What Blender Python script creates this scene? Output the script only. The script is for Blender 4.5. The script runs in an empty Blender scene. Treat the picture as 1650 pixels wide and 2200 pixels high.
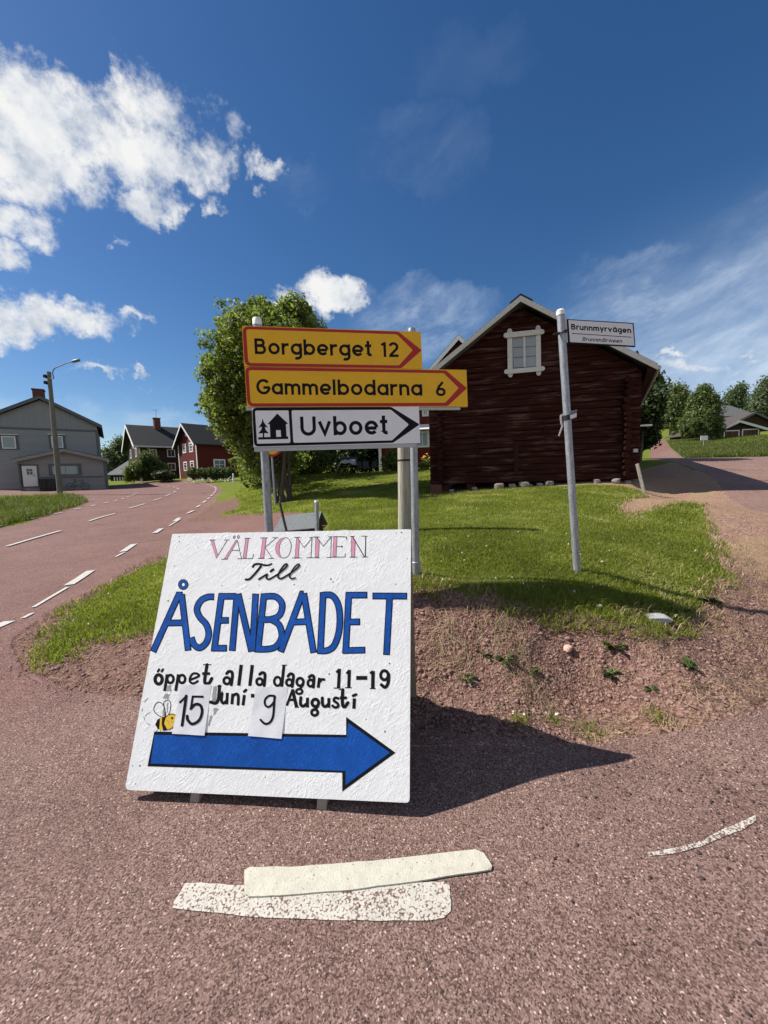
import bpy, bmesh, math, random
import numpy as np
from mathutils import Vector, Matrix
random.seed(7)
rng = np.random.default_rng(11)
SC = bpy.context.scene
COL = SC.collection

# ------------------------------------------------------------------ camera
F_PX = 826.0
PITCH = math.atan(73 / 826.0)
ROLL = math.atan(0.0319)
EYE = np.array([0.0, 0.0, 1.5])
AX_F = np.array([0, math.cos(PITCH), -math.sin(PITCH)])
_u0 = np.array([0, math.sin(PITCH), math.cos(PITCH)])
_r0 = np.array([1.0, 0, 0])
AX_R = math.cos(ROLL) * _r0 - math.sin(ROLL) * _u0
AX_U = math.cos(ROLL) * _u0 + math.sin(ROLL) * _r0
cam_d = bpy.data.cameras.new('camera')
cam = bpy.data.objects.new('camera', cam_d)
COL.objects.link(cam)
cam.matrix_world = Matrix(((AX_R[0], AX_U[0], -AX_F[0], EYE[0]), (AX_R[1], AX_U[1], -AX_F[1], EYE[1]),
                           (AX_R[2], AX_U[2], -AX_F[2], EYE[2]), (0, 0, 0, 1)))
cam_d.sensor_width = 36
cam_d.lens = 36 * F_PX / 2200.0
cam_d.clip_start = 0.05
cam_d.clip_end = 3000
SC.camera = cam
SC.view_settings.view_transform = 'Standard'
SC.view_settings.look = 'None'
SC.view_settings.gamma = 1
SC.view_settings.exposure = 0.56

# ------------------------------------------------------------------ sun and sky
SUN_EL, SUN_ROT = math.radians(47), math.radians(-82)
sdir = Vector((math.sin(SUN_ROT) * math.cos(SUN_EL), math.cos(SUN_ROT) * math.cos(SUN_EL), math.sin(SUN_EL)))
sun_d = bpy.data.lights.new('sun', 'SUN')
sun_d.energy = 5.0
sun_d.angle = math.radians(0.5)
sun_d.color = (1.0, 0.95, 0.88)
sun = bpy.data.objects.new('sun', sun_d)
COL.objects.link(sun)
sun.rotation_euler = sdir.to_track_quat('Z', 'Y').to_euler()

def ray(x, y):
    return AX_F + AX_R * (x - 825) / F_PX - AX_U * (y - 1100) / F_PX

def at(x, y, Y):
    d = ray(x, y)
    return EYE + d * (Y / d[1])

class NG:
    """small helper for building node trees"""
    def __init__(s, nt):
        s.nt = nt; s.n = nt.nodes; s.l = nt.links
    def add(s, t, **kw):
        nd = s.n.new(t)
        for k, v in kw.items():
            setattr(nd, k, v)
        return nd
    def put(s, sock, v):
        if v is None: return
        if isinstance(v, bpy.types.NodeSocket): s.l.new(v, sock)
        elif isinstance(v, (tuple, list)) and len(v) == 3 and sock.type == 'RGBA': sock.default_value = (*v, 1)
        else: sock.default_value = v
    def math(s, op, a, b=None, c=None, clamp=False):
        nd = s.add('ShaderNodeMath', operation=op, use_clamp=clamp)
        for i, v in enumerate((a, b, c)): s.put(nd.inputs[i], v)
        return nd.outputs[0]
    def vec(s, op, a, b=None, out=0):
        nd = s.add('ShaderNodeVectorMath', operation=op)
        s.put(nd.inputs[0], a); s.put(nd.inputs[1], b)
        return nd.outputs[out]
    def mix(s, f, a, b, blend='MIX'):
        nd = s.add('ShaderNodeMix', data_type='RGBA', blend_type=blend)
        s.put(nd.inputs[0], f); s.put(nd.inputs[6], a); s.put(nd.inputs[7], b)
        return nd.outputs[2]
    def noise(s, v, scale, detail=3, rough=.55, dist=0.0, out=0, dim='3D'):
        nd = s.add('ShaderNodeTexNoise', noise_dimensions=dim)
        s.put(nd.inputs['Vector'], v)
        nd.inputs['Scale'].default_value = scale; nd.inputs['Detail'].default_value = detail
        nd.inputs['Roughness'].default_value = rough; nd.inputs['Distortion'].default_value = dist
        return nd.outputs[out]
    def voro(s, v, scale, out='Color', feature='F1', rand=1.0):
        nd = s.add('ShaderNodeTexVoronoi', feature=feature)
        s.put(nd.inputs['Vector'], v)
        nd.inputs['Scale'].default_value = scale
        nd.inputs['Randomness'].default_value = rand
        return nd.outputs[out]
    def ramp(s, f, stops, interp='LINEAR'):
        nd = s.add('ShaderNodeValToRGB')
        cr = nd.color_ramp; cr.interpolation = interp
        while len(cr.elements) < len(stops): cr.elements.new(0.5)
        for e, (p, c) in zip(cr.elements, stops):
            e.position = p
            e.color = (*c, 1) if isinstance(c, (tuple, list)) else (c, c, c, 1)
        s.put(nd.inputs[0], f)
        return nd.outputs[0]
    def maprange(s, v, a, b, c=0.0, d=1.0, smooth=False):
        nd = s.add('ShaderNodeMapRange', interpolation_type='SMOOTHSTEP' if smooth else 'LINEAR')
        s.put(nd.inputs[0], v)
        for i, q in enumerate((a, b, c, d)): s.put(nd.inputs[i + 1], q)
        return nd.outputs[0]
    def scale(s, v, sc):
        return s.vec('MULTIPLY', v, sc)

world = bpy.data.worlds.new('World')
SC.world = world
world.use_nodes = True
g = NG(world.node_tree)
g.n.clear()
SKY_STR = 0.088
sky = g.add('ShaderNodeTexSky', sky_type='NISHITA')
sky.sun_disc = False
sky.sun_elevation = SUN_EL
sky.sun_rotation = SUN_ROT
sky.altitude = 200
sky.air_density = 1.0
sky.dust_density = 0.35
sky.ozone_density = 3.0
geo = g.add('ShaderNodeNewGeometry')
dirv = g.vec('SCALE', geo.outputs['Incoming']); dirv.node.inputs[3].default_value = -1.0
tc = g.add('ShaderNodeTexCoord')
dirv = g.vec('NORMALIZE', tc.outputs['Generated'])
def vdir(px, py):
    d = ray(px, py); return d / np.linalg.norm(d)
# cumulus clouds: (px, py, half width, half height in photo px, weight)
CUM = [(110, 300, 215, 100, 1.0), (330, 345, 165, 72, 1.0), (300, 230, 110, 70, .9), (325, 440, 92, 36, .95), (445, 350, 60, 50, .85), (-60, 330, 220, 100, 1.0),
       (20, 470, 105, 52, .9), (0, 555, 70, 40, .85), (90, 700, 165, 46, 1.0), (-40, 690, 150, 60, 1.0), (145, 655, 55, 20, .7),
       (265, 684, 52, 17, .72), (710, 642, 82, 46, 1.05), (610, 660, 60, 32, .85), (198, 798, 72, 13, .75), (310, 799, 24, 8, .65),
       (560, 360, 42, 24, .72), (440, 240, 40, 22, .62), (500, 300, 34, 30, .66), (70, 130, 50, 22, .62), (458, 455, 18, 26, .62),
       (345, 828, 60, 8, .6), (560, 408, 16, 18, .6), (225, 510, 26, 14, .55), (1470, 795, 130, 13, .66), (1430, 770, 60, 9, .62), (1605, 748, 60, 10, .62), (1640, 770, 50, 10, .6), (1510, 840, 120, 10, .55)]
sep = g.add('ShaderNodeSeparateXYZ'); g.l.new(dirv, sep.inputs[0])
warp = g.noise(dirv, 9.0, 6, .62, out=1)
warp2 = g.noise(dirv, 34.0, 5, .62, out=1)
wv = g.vec('SUBTRACT', warp, (.5, .5, .5)); wv = g.scale(wv, (.13, .13, .13))
wv2 = g.vec('SUBTRACT', warp2, (.5, .5, .5)); wv2 = g.scale(wv2, (.05, .05, .05))
dw = g.vec('ADD', g.vec('ADD', dirv, wv), wv2)
acc = None
for (px, py, hw, hh, wt) in CUM:
    c = vdir(px, py)
    k = F_PX * math.sqrt(1 + ((px - 825) ** 2 + (py - 1100) ** 2) / F_PX ** 2)
    a = AX_R - c * (AX_R @ c); a /= np.linalg.norm(a)
    b = np.cross(c, a)
    sa = k / hw; sb = k / hh
    su = g.vec('DOT_PRODUCT', dw, tuple(a * sa), out=1); su = g.math('SUBTRACT', su, float(c @ a * sa))
    sv = g.vec('DOT_PRODUCT', dw, tuple(b * sb), out=1); sv = g.math('SUBTRACT', sv, float(c @ b * sb))
    r2 = g.math('ADD', g.math('MULTIPLY', su, su), g.math('MULTIPLY', sv, sv))
    m = g.math('MULTIPLY', g.math('SUBTRACT', 1.0, g.math('MULTIPLY', r2, .55), clamp=True), wt)
    fwd = g.vec('DOT_PRODUCT', dirv, tuple(c), out=1)
    m = g.math('MULTIPLY', m, g.math('GREATER_THAN', fwd, 0.3))
    acc = m if acc is None else g.math('MAXIMUM', acc, m)
behind = g.maprange(sep.outputs[1], .05, -.35, 0, .66)  # unseen clouds added at the camera's back to brighten fronts in shade
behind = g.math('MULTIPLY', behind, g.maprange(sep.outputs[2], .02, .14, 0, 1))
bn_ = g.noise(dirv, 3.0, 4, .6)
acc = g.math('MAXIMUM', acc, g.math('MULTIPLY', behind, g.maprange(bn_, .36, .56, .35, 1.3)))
n1 = g.noise(dirv, 16.0, 9, .66)
n2 = g.noise(dirv, 55.0, 6, .65)
dens = g.math('ADD', acc, g.math('MULTIPLY', g.math('SUBTRACT', n1, .5), 1.25))
dens = g.math('ADD', dens, g.math('MULTIPLY', g.math('SUBTRACT', n2, .5), .5))
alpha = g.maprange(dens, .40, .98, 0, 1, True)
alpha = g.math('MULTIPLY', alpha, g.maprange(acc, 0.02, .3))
# thin cirrus: at the right near the horizon and two faint veils
CIR = [(1600, 680, 330, 120, .95), (1560, 760, 260, 70, 1.0), (900, 700, 130, 70, .85), (900, 330, 120, 70, .13), (1010, 130, 120, 60, .06),
       (1480, 590, 190, 40, .5), (1650, 600, 150, 150, .55), (930, 650, 120, 30, .5), (120, 930, 300, 60, .55), (300, 905, 200, 25, .45), (640, 380, 60, 40, .2)]
acc2 = None
for (px, py, hw, hh, wt) in CIR:
    c = vdir(px, py)
    k = F_PX * math.sqrt(1 + ((px - 825) ** 2 + (py - 1100) ** 2) / F_PX ** 2)
    a = AX_R - c * (AX_R @ c); a /= np.linalg.norm(a)
    b = np.cross(c, a)
    sa = k / hw; sb = k / hh
    su = g.vec('DOT_PRODUCT', dw, tuple(a * sa), out=1); su = g.math('SUBTRACT', su, float(c @ a * sa))
    sv = g.vec('DOT_PRODUCT', dw, tuple(b * sb), out=1); sv = g.math('SUBTRACT', sv, float(c @ b * sb))
    r2 = g.math('ADD', g.math('MULTIPLY', su, su), g.math('MULTIPLY', sv, sv))
    m = g.math('MULTIPLY', g.math('SUBTRACT', 1.0, g.math('MULTIPLY', r2, .6), clamp=True), wt)
    fwd = g.vec('DOT_PRODUCT', dirv, tuple(c), out=1)
    m = g.math('MULTIPLY', m, g.math('GREATER_THAN', fwd, 0.3))
    acc2 = m if acc2 is None else g.math('MAXIMUM', acc2, m)
# cirrus streaks run up to the right
cs = g.add('ShaderNodeVectorRotate', rotation_type='Y_AXIS'); g.l.new(dirv, cs.inputs['Vector'])
cs.inputs['Angle'].default_value = math.radians(20)
cn = g.noise(g.vec('MULTIPLY', cs.outputs[0], (2.2, 2.2, 5.5)), 2.6, 10, .66, .35)
cir = g.math('MULTIPLY', acc2, g.maprange(cn, .34, .72, .12, 1, True))
cir = g.math('MULTIPLY', cir, .62)
# cloud light and shade: whiter towards the sun, greyer inside and below
shade = g.noise(g.vec('ADD', dirv, tuple(Vector(sdir) * .03)), 13.0, 5, .6)
cl = g.ramp(g.math('ADD', g.math('MULTIPLY', shade, .85), g.math('MULTIPLY', dens, .10)), [(.40, (.62, .68, .77)), (.50, (.86, .89, .93)), (.60, (1.0, 1.0, .99))])
CLOUD = 0.62
skyc = g.mix(1.0, sky.outputs[0], (SKY_STR, SKY_STR, SKY_STR * 1.0), 'MULTIPLY')
hsv = g.add('ShaderNodeHueSaturation'); hsv.inputs['Hue'].default_value = 0.504; hsv.inputs['Saturation'].default_value = 1.26; hsv.inputs['Value'].default_value = 0.765
g.put(hsv.inputs['Color'], skyc)
lowr = g.math('MULTIPLY', g.maprange(sep.outputs[2], .50, .04, 0, 1.0, True), g.maprange(sep.outputs[0], .30, .72, 0, 1, True))
lowr = g.math('MULTIPLY', lowr, g.maprange(cn, .30, .70, .45, 1))
cir = g.math('MAXIMUM', cir, g.math('ADD', g.math('MULTIPLY', lowr, .75), g.math('MULTIPLY', cir, .45)))
c1 = g.mix(cir, hsv.outputs[0], (.50, .57, .66))
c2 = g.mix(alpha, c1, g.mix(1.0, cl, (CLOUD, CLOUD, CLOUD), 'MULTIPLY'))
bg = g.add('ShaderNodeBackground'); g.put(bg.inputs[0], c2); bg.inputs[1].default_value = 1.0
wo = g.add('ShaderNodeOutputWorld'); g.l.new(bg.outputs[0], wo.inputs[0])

# ------------------------------------------------------------------ materials
MATS = {}
def newmat(name):
    m = bpy.data.materials.new(name); m.use_nodes = True
    q = NG(m.node_tree); q.n.clear()
    q.bsdf = q.add('ShaderNodeBsdfPrincipled'); q.out = q.add('ShaderNodeOutputMaterial')
    q.l.new(q.bsdf.outputs[0], q.out.inputs[0])
    q.bsdf.inputs['Roughness'].default_value = .6
    MATS[name] = m
    return m, q
def bump(q, h, strength=.3, dist=.01):
    b = q.add('ShaderNodeBump'); b.inputs['Strength'].default_value = strength; b.inputs['Distance'].default_value = dist
    q.put(b.inputs['Height'], h); q.l.new(b.outputs[0], q.bsdf.inputs['Normal'])
def wpos(q): return q.add('ShaderNodeNewGeometry').outputs['Position']
def opos(q): return q.add('ShaderNodeTexCoord').outputs['Object']
def plain(name, col, rough=.6, var=.15, nscale=6.0, metal=0.0, spec=.4, bumpy=0.0, bscale=60.0):
    m, q = newmat(name)
    p = opos(q)
    n = q.noise(p, nscale, 5, .6)
    n2 = q.noise(p, nscale * 9, 3, .6)
    t = q.math('ADD', q.math('MULTIPLY', n, .65), q.math('MULTIPLY', n2, .35))
    lo = tuple(c * (1 - var) for c in col); hi = tuple(min(1, c * (1 + var)) for c in col)
    q.put(q.bsdf.inputs['Base Color'], q.ramp(t, [(.3, lo), (.7, hi)]))
    q.bsdf.inputs['Roughness'].default_value = rough
    q.bsdf.inputs['Metallic'].default_value = metal
    q.bsdf.inputs['Specular IOR Level'].default_value = spec
    if bumpy: bump(q, q.noise(p, bscale, 4, .6), bumpy, .005)
    return m

def asphalt_color(q, p):
    cells = q.voro(p, 190.0)
    sx = q.add('ShaderNodeSeparateColor'); q.put(sx.inputs[0], cells)
    chips = q.voro(p, 120.0)
    sc_ = q.add('ShaderNodeSeparateColor'); q.put(sc_.inputs[0], chips)
    cd = q.voro(p, 120.0, 'Distance')
    fine = q.noise(p, 330.0, 3, .7)
    big = q.noise(p, .8, 4, .6)
    mid = q.noise(p, 6.0, 5, .7)
    t = q.math('ADD', q.math('MULTIPLY', sx.outputs[0], .5), q.math('MULTIPLY', fine, .5))
    c = q.ramp(t, [(.18, (.048, .027, .022)), (.40, (.148, .091, .076)), (.60, (.218, .141, .121)), (.85, (.355, .25, .216))])
    # pale chips of aggregate and dark pits
    pale = q.math('MULTIPLY', q.math('MULTIPLY', q.math('GREATER_THAN', sc_.outputs[1], .94), q.math('LESS_THAN', cd, .45)), .75)
    c = q.mix(pale, c, (.58, .46, .39))
    dark = q.math('MULTIPLY', q.math('GREATER_THAN', sx.outputs[2], .90), .8)
    c = q.mix(dark, c, (.035, .022, .019))
    tone = q.math('ADD', q.math('MULTIPLY', big, .55), q.math('MULTIPLY', mid, .45))
    c = q.mix(1.0, c, q.ramp(tone, [(.34, (.76, .72, .72)), (.5, (1.0, 1.0, 1.0)), (.66, (1.16, 1.19, 1.20))]), 'MULTIPLY')
    # the carriageway is a redder mix than the older apron in front of the board
    sp = q.add('ShaderNodeSeparateXYZ'); q.put(sp.inputs[0], p)
    e = q.math('ADD', q.math('ADD', q.math('MULTIPLY', sp.outputs[0], -.75), q.math('MULTIPLY', sp.outputs[1], .66)), q.math('MULTIPLY', mid, 1.2))
    c = q.mix(1.0, c, (1.04, 1.01, .985), 'MULTIPLY')
    c = q.mix(q.maprange(sp.outputs[0], 5.0, 8.0, 0, 1, True), c, q.mix(1.0, c, (1.16, 1.13, 1.10), 'MULTIPLY'))
    c = q.mix(q.maprange(e, 3.3, 4.6, 0, 1, True), c, q.mix(1.0, c, (.93, .78, .78), 'MULTIPLY'))
    # hairline cracks and a few oil-dark stains
    wp = q.vec('ADD', p, q.vec('MULTIPLY', q.noise(p, 2.2, 4, .65, out=1), (.55, .55, 0)))
    ck = q.voro(wp, .55, 'Distance', 'DISTANCE_TO_EDGE')
    crack = q.math('MULTIPLY', q.math('LESS_THAN', ck, .0022), q.maprange(q.noise(p, .7, 3, .6), .50, .58, 0, .75))
    c = q.mix(crack, c, (.03, .02, .017))
    stain = q.maprange(q.noise(p, 1.7, 5, .7), .60, .74, 0, .45, True)
    c = q.mix(stain, c, q.mix(1.0, c, (.62, .60, .60), 'MULTIPLY'))
    h = q.math('ADD', q.voro(p, 150.0, 'Distance'), q.math('MULTIPLY', fine, .9))
    return c, h
def m_asphalt():
    m, q = newmat('red_asphalt')
    p = wpos(q)
    c, h = asphalt_color(q, p)
    q.put(q.bsdf.inputs['Base Color'], c)
    q.bsdf.inputs['Roughness'].default_value = .85
    q.bsdf.inputs['Specular IOR Level'].default_value = .25
    bump(q, h, .7, .004)
m_asphalt()
def m_roadpaint(name, worn, col=(.50, .475, .41)):
    m, q = newmat(name)
    p = wpos(q)
    c, h = asphalt_color(q, p)
    cell = q.voro(p, 120.0, 'Distance')
    n = q.noise(p, 60.0, 5, .7)
    t = q.math('ADD', q.math('MULTIPLY', cell, 1.0), q.math('MULTIPLY', q.math('SUBTRACT', n, .5), 1.5))
    pat = q.math('MULTIPLY', q.noise(p, 10.0, 4, .7), .5)
    mask = q.maprange(q.math('ADD', t, pat), worn - .07, worn + .07, 1, 0)
    dirt = q.ramp(q.noise(p, 28.0, 6, .7), [(.3, tuple(x * .80 for x in col)), (.6, col)])
    q.put(q.bsdf.inputs['Base Color'], q.mix(mask, c, dirt))
    q.bsdf.inputs['Roughness'].default_value = .75
    bump(q, q.math('ADD', q.math('MULTIPLY', h, .6), q.noise(p, 90.0, 4, .6)), .35, .004)
m_roadpaint('worn_paint', .90)
m_roadpaint('thick_paint', 1.22, (.50, .475, .39))
m_roadpaint('line_paint', 1.15, (.47, .455, .42))
m_roadpaint('scratched_paint', .80)

def m_dirt():
    m, q = newmat('red_soil')
    p = wpos(q)
    n = q.noise(p, 1.3, 6, .65); f = q.noise(p, 45.0, 5, .75); cells = q.voro(p, 70.0)
    sx = q.add('ShaderNodeSeparateColor'); q.put(sx.inputs[0], cells)
    t = q.math('ADD', q.math('MULTIPLY', f, .55), q.math('MULTIPLY', sx.outputs[0], .45))
    c = q.ramp(t, [(.25, (.085, .043, .033)), (.5, (.195, .110, .086)), (.72, (.280, .172, .138)), (.9, (.38, .255, .21))])
    # dry thatch: straw-coloured patches, more of them to the right of the bank
    sp = q.add('ShaderNodeSeparateXYZ'); q.put(sp.inputs[0], p)
    right = q.maprange(sp.outputs[0], 1.7, 3.4, -.15, .10)
    st = q.maprange(q.math('ADD', n, right), .50, .66, 0, .85, True)
    fib = q.noise(q.vec('MULTIPLY', p, (60, 190, 60)), 1.0, 4, .7)
    straw = q.ramp(fib, [(.3, (.10, .058, .036)), (.55, (.23, .15, .09)), (.75, (.38, .28, .17))])
    c = q.mix(st, c, straw)
    pale = q.math('MULTIPLY', q.math('GREATER_THAN', sx.outputs[1], .95), .5)
    c = q.mix(pale, c, (.42, .30, .25))
    # drier, paler gravel along the side road
    rt = q.maprange(q.math('ADD', sp.outputs[0], q.math('MULTIPLY', q.math('SUBTRACT', n, .5), 3.0)), 3.0, 5.2, 0, 1, True)
    c = q.mix(rt, c, q.mix(1.0, c, (1.55, 1.62, 1.55), 'MULTIPLY'))
    q.put(q.bsdf.inputs['Base Color'], c)
    q.bsdf.inputs['Roughness'].default_value = .95
    q.bsdf.inputs['Specular IOR Level'].default_value = .1
    bump(q, q.math('ADD', q.math('MULTIPLY', f, 1.0), q.voro(p, 70.0, 'Distance')), .9, .014)
m_dirt()
def m_turf():
    m, q = newmat('turf')
    p = wpos(q)
    n = q.noise(p, 1.2, 6, .6); f = q.noise(p, 28.0, 6, .75)
    c = q.ramp(f, [(.28, (.060, .080, .012)), (.5, (.125, .155, .023)), (.75, (.19, .22, .036))])
    c = q.mix(q.maprange(n, .5, .74, 0, .55, True), c, (.27, .24, .085))
    q.put(q.bsdf.inputs['Base Color'], c)
    q.bsdf.inputs['Roughness'].default_value = 1.0
    q.bsdf.inputs['Specular IOR Level'].default_value = .05
    bump(q, f, .8, .03)
m_turf()
def m_leaf(name, dark, light, trans=.3, accent=None):
    m, q = newmat(name)
    a = q.add('ShaderNodeAttribute', attribute_name='tint')
    stops = [(0.0, dark), (.6, tuple((x + y) / 2 for x, y in zip(dark, light))), (1.0, light)]
    c = q.ramp(a.outputs['Fac'], stops)
    if accent:
        c = q.mix(q.math('GREATER_THAN', a.outputs['Fac'], .93), c, accent)
    q.put(q.bsdf.inputs['Base Color'], c)
    q.bsdf.inputs['Roughness'].default_value = .55
    q.bsdf.inputs['Specular IOR Level'].default_value = .3
    tr = q.add('ShaderNodeBsdfTranslucent'); q.put(tr.inputs[0], q.mix(1.0, c, (1.3, 1.4, .6), 'MULTIPLY'))
    mx = q.add('ShaderNodeMixShader'); mx.inputs[0].default_value = trans
    q.l.new(q.bsdf.outputs[0], mx.inputs[1]); q.l.new(tr.outputs[0], mx.inputs[2]); q.l.new(mx.outputs[0], q.out.inputs[0])
    return m
m_leaf('lawn_blade', (.135, .155, .022), (.305, .330, .068), .5, (.42, .38, .19))
m_leaf('tall_blade', (.065, .090, .018), (.170, .190, .05), .4, (.27, .24, .13))
m_leaf('dry_blade', (.22, .15, .075), (.50, .40, .23), .15)
m_leaf('maple_leaf', (.090, .125, .030), (.250, .300, .085), .48)
m_leaf('lilac_leaf', (.045, .072, .020), (.125, .165, .048), .35)
m_leaf('dark_leaf', (.022, .038, .012), (.065, .095, .027), .25)
m_leaf('birch_leaf', (.072, .098, .032), (.175, .215, .080), .4)
m_leaf('light_leaf', (.065, .100, .022), (.175, .225, .058), .38)
m_leaf('far_leaf', (.060, .084, .045), (.145, .180, .088), .35)
m_leaf('weed_leaf', (.028, .055, .012), (.080, .125, .028), .25)
plain('bark', (.085, .066, .05), .9, .4, 9, bumpy=.6)
plain('clover', (.72, .70, .62), .8, .1)
plain('lily', (.75, .42, .03), .6, .2)
plain('black_paint', (.009, .010, .011), .75, .3, 30, spec=.12)
plain('pink_paint', (.72, .30, .42), .6, .12, 20)
plain('bee_yellow', (.80, .52, .03), .6, .12, 30)
plain('bare_chip', (.34, .33, .31), .85, .35, 60)
plain('plastic_sleeve', (.74, .74, .76), .35, .05, 9, spec=.4, bumpy=.25, bscale=26)
def m_osb(name, base, var):
    m, q = newmat(name)
    p = opos(q)
    h = None
    for ang, sc in ((.55, 1.0), (1.25, 1.25), (2.35, .85)):
        mp = q.add('ShaderNodeVectorRotate', rotation_type='Y_AXIS'); q.put(mp.inputs['Vector'], p)
        mp.inputs['Angle'].default_value = ang
        v = q.noise(q.vec('MULTIPLY', mp.outputs[0], (15 * sc, 15 * sc, 85 * sc)), 1.0, 4, .62, .6)
        v = q.maprange(v, .42, .62, 0, 1)
        h = v if h is None else q.math('MAXIMUM', h, v) if ang < 2 else q.math('ADD', q.math('MULTIPLY', h, .6), q.math('MULTIPLY', v, .5))
    fine = q.noise(p, 170.0, 4, .6)
    h = q.math('MULTIPLY', h, q.maprange(q.noise(p, 7.0, 4, .7), .38, .66, .12, 1))
    hh = q.math('ADD', h, q.math('MULTIPLY', fine, .22))
    dirt = q.noise(p, 5.0, 6, .65)
    c = q.ramp(q.math('ADD', q.math('MULTIPLY', hh, .45), q.math('MULTIPLY', dirt, .5)), [(.2, tuple(x * (1 - var) for x in base)), (.55, base), (.9, tuple(min(1, x * 1.04) for x in base))])
    spk = q.math('MULTIPLY', q.math('LESS_THAN', q.voro(p, 16.0, 'Distance'), .045), q.math('GREATER_THAN', q.noise(p, 3.0, 2), .55))
    c = q.mix(q.math('MULTIPLY', spk, .8), c, tuple(x * .25 for x in base))
    q.put(q.bsdf.inputs['Base Color'], c)
    q.bsdf.inputs['Roughness'].default_value = .6
    q.bsdf.inputs['Specular IOR Level'].default_value = .2
    bump(q, hh, .75, .0022)
m_osb('white_board', (.90, .90, .88), .07)
m_osb('blue_paint', (.007, .092, .42), .35)
plain('raw_wood', (.30, .25, .19), .85, .3, 20, bumpy=.4)
def m_planks(name, col, var, axis, period, groove=.35, rough=.85):
    """boards: axis = object axis across the boards"""
    m, q = newmat(name)
    p = opos(q)
    sp = q.add('ShaderNodeSeparateXYZ'); q.put(sp.inputs[0], p)
    k = {'x': 0, 'y': 1, 'z': 2}[axis]
    u = q.math('DIVIDE', sp.outputs[k], period)
    fr = q.math('FRACT', u)
    ids = q.math('FLOOR', u)
    wn = q.add('ShaderNodeTexWhiteNoise', noise_dimensions='1D'); q.put(wn.inputs['W'], ids)
    line = q.math('MULTIPLY', q.math('LESS_THAN', fr, .09), 1.0)
    st = [3.0, 3.0, 3.0]; st[k] = 40
    gr = q.noise(q.vec('MULTIPLY', p, tuple(st)), 1.0, 5, .65)
    t = q.math('ADD', q.math('MULTIPLY', wn.outputs[0], .4), q.math('MULTIPLY', gr, .6))
    c = q.ramp(t, [(.25, tuple(x * (1 - var) for x in col)), (.75, tuple(x * (1 + var) for x in col))])
    c = q.mix(q.math('MULTIPLY', line, groove), c, tuple(x * .25 for x in col))
    q.put(q.bsdf.inputs['Base Color'], c)
    q.bsdf.inputs['Roughness'].default_value = rough
    q.bsdf.inputs['Specular IOR Level'].default_value = .2
    bump(q, q.math('SUBTRACT', gr, line), .5, .012)
    return m
m_planks('grey_cladding', (.285, .29, .30), .06, 'z', .16)
m_planks('grey_vertical_cladding', (.27, .275, .285), .06, 'x', .14)
m_planks('annex_cladding', (.27, .26, .252), .05, 'z', .2)
m_planks('red_cladding', (.125, .021, .017), .25, 'x', .2)
m_planks('dark_red_cladding', (.030, .008, .006), .3, 'x', .2)
m_planks('brown_cladding', (.045, .022, .016), .35, 'z', .22)
m_planks('door_cladding', (.11, .05, .035), .3, 'x', .16)
def m_log():
    m, q = newmat('red_log')
    p = opos(q)
    gr = q.noise(q.vec('MULTIPLY', p, (1.1, 6.0, 42.0)), 1.0, 6, .72, .4)
    wear = q.noise(q.vec('MULTIPLY', p, (1.0, 3.0, 7.0)), 1.0, 5, .65)
    c = q.ramp(gr, [(.25, (.010, .003, .0024)), (.5, (.034, .0085, .0062)), (.75, (.068, .020, .0145))])
    c = q.mix(q.maprange(wear, .50, .70, 0, .85, True), c, (.125, .070, .056))
    q.put(q.bsdf.inputs['Base Color'], c)
    q.bsdf.inputs['Roughness'].default_value = .9
    q.bsdf.inputs['Specular IOR Level'].default_value = .12
    bump(q, gr, .9, .02)
m_log()
plain('log_end', (.028, .0075, .0055), .9, .4, 14, bumpy=.6, spec=.1)
plain('weathered_white', (.62, .60, .57), .8, .16, 12, bumpy=.3)
plain('weathered_board', (.42, .41, .39), .85, .22, 12, bumpy=.3)
plain('white_trim', (.74, .73, .70), .7, .08, 8)
plain('grey_trim', (.11, .115, .125), .7, .12, 8)
plain('roof_dark', (.015, .016, .017), .8, .3, 4, bumpy=.4, bscale=14)
plain('roof_brown', (.07, .055, .048), .85, .3, 4, bumpy=.4, bscale=14)
plain('shed_roof', (.09, .095, .10), .75, .3, 5, bumpy=.4, bscale=14)
plain('roof_slate', (.10, .10, .10), .8, .25, 5, bumpy=.4, bscale=14)
plain('brick', (.13, .045, .033), .9, .3, 10, bumpy=.4)
plain('concrete', (.40, .38, .36), .9, .15, 6, bumpy=.3)
def m_glass(name, col):
    m, q = newmat(name)
    q.put(q.bsdf.inputs['Base Color'], col)
    q.bsdf.inputs['Roughness'].default_value = .06
    q.bsdf.inputs['Specular IOR Level'].default_value = .8
    bump(q, q.noise(opos(q), 3.0, 2), .06, .05)
m_glass('window_glass', (.02, .025, .03))
m_glass('pale_glass', (.24, .27, .28))
m_glass('barn_glass', (.30, .32, .31))
def m_galv():
    m, q = newmat('galvanised_steel')
    p = opos(q)
    n = q.noise(q.vec('MULTIPLY', p, (40, 40, 9)), 1.0, 5, .65)
    v = q.voro(p, 90.0)
    t = q.math('ADD', q.math('MULTIPLY', n, .75), q.math('MULTIPLY', v, .25))
    q.put(q.bsdf.inputs['Base Color'], q.ramp(t, [(.3, (.20, .215, .235)), (.55, (.34, .355, .375)), (.8, (.50, .51, .52))]))
    q.bsdf.inputs['Metallic'].default_value = .45
    q.bsdf.inputs['Roughness'].default_value = .5
m_galv()
plain('cap_plastic', (.78, .77, .74), .5, .05)
plain('sign_yellow', (.83, .46, .006), .42, .07, 7, spec=.35)
plain('sign_red', (.42, .012, .012), .42, .05, 3, spec=.35)
plain('sign_white', (.84, .83, .83), .42, .06, 7, spec=.35)
plain('sign_black', (.007, .008, .011), .6, .1, 3, spec=.15)
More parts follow.
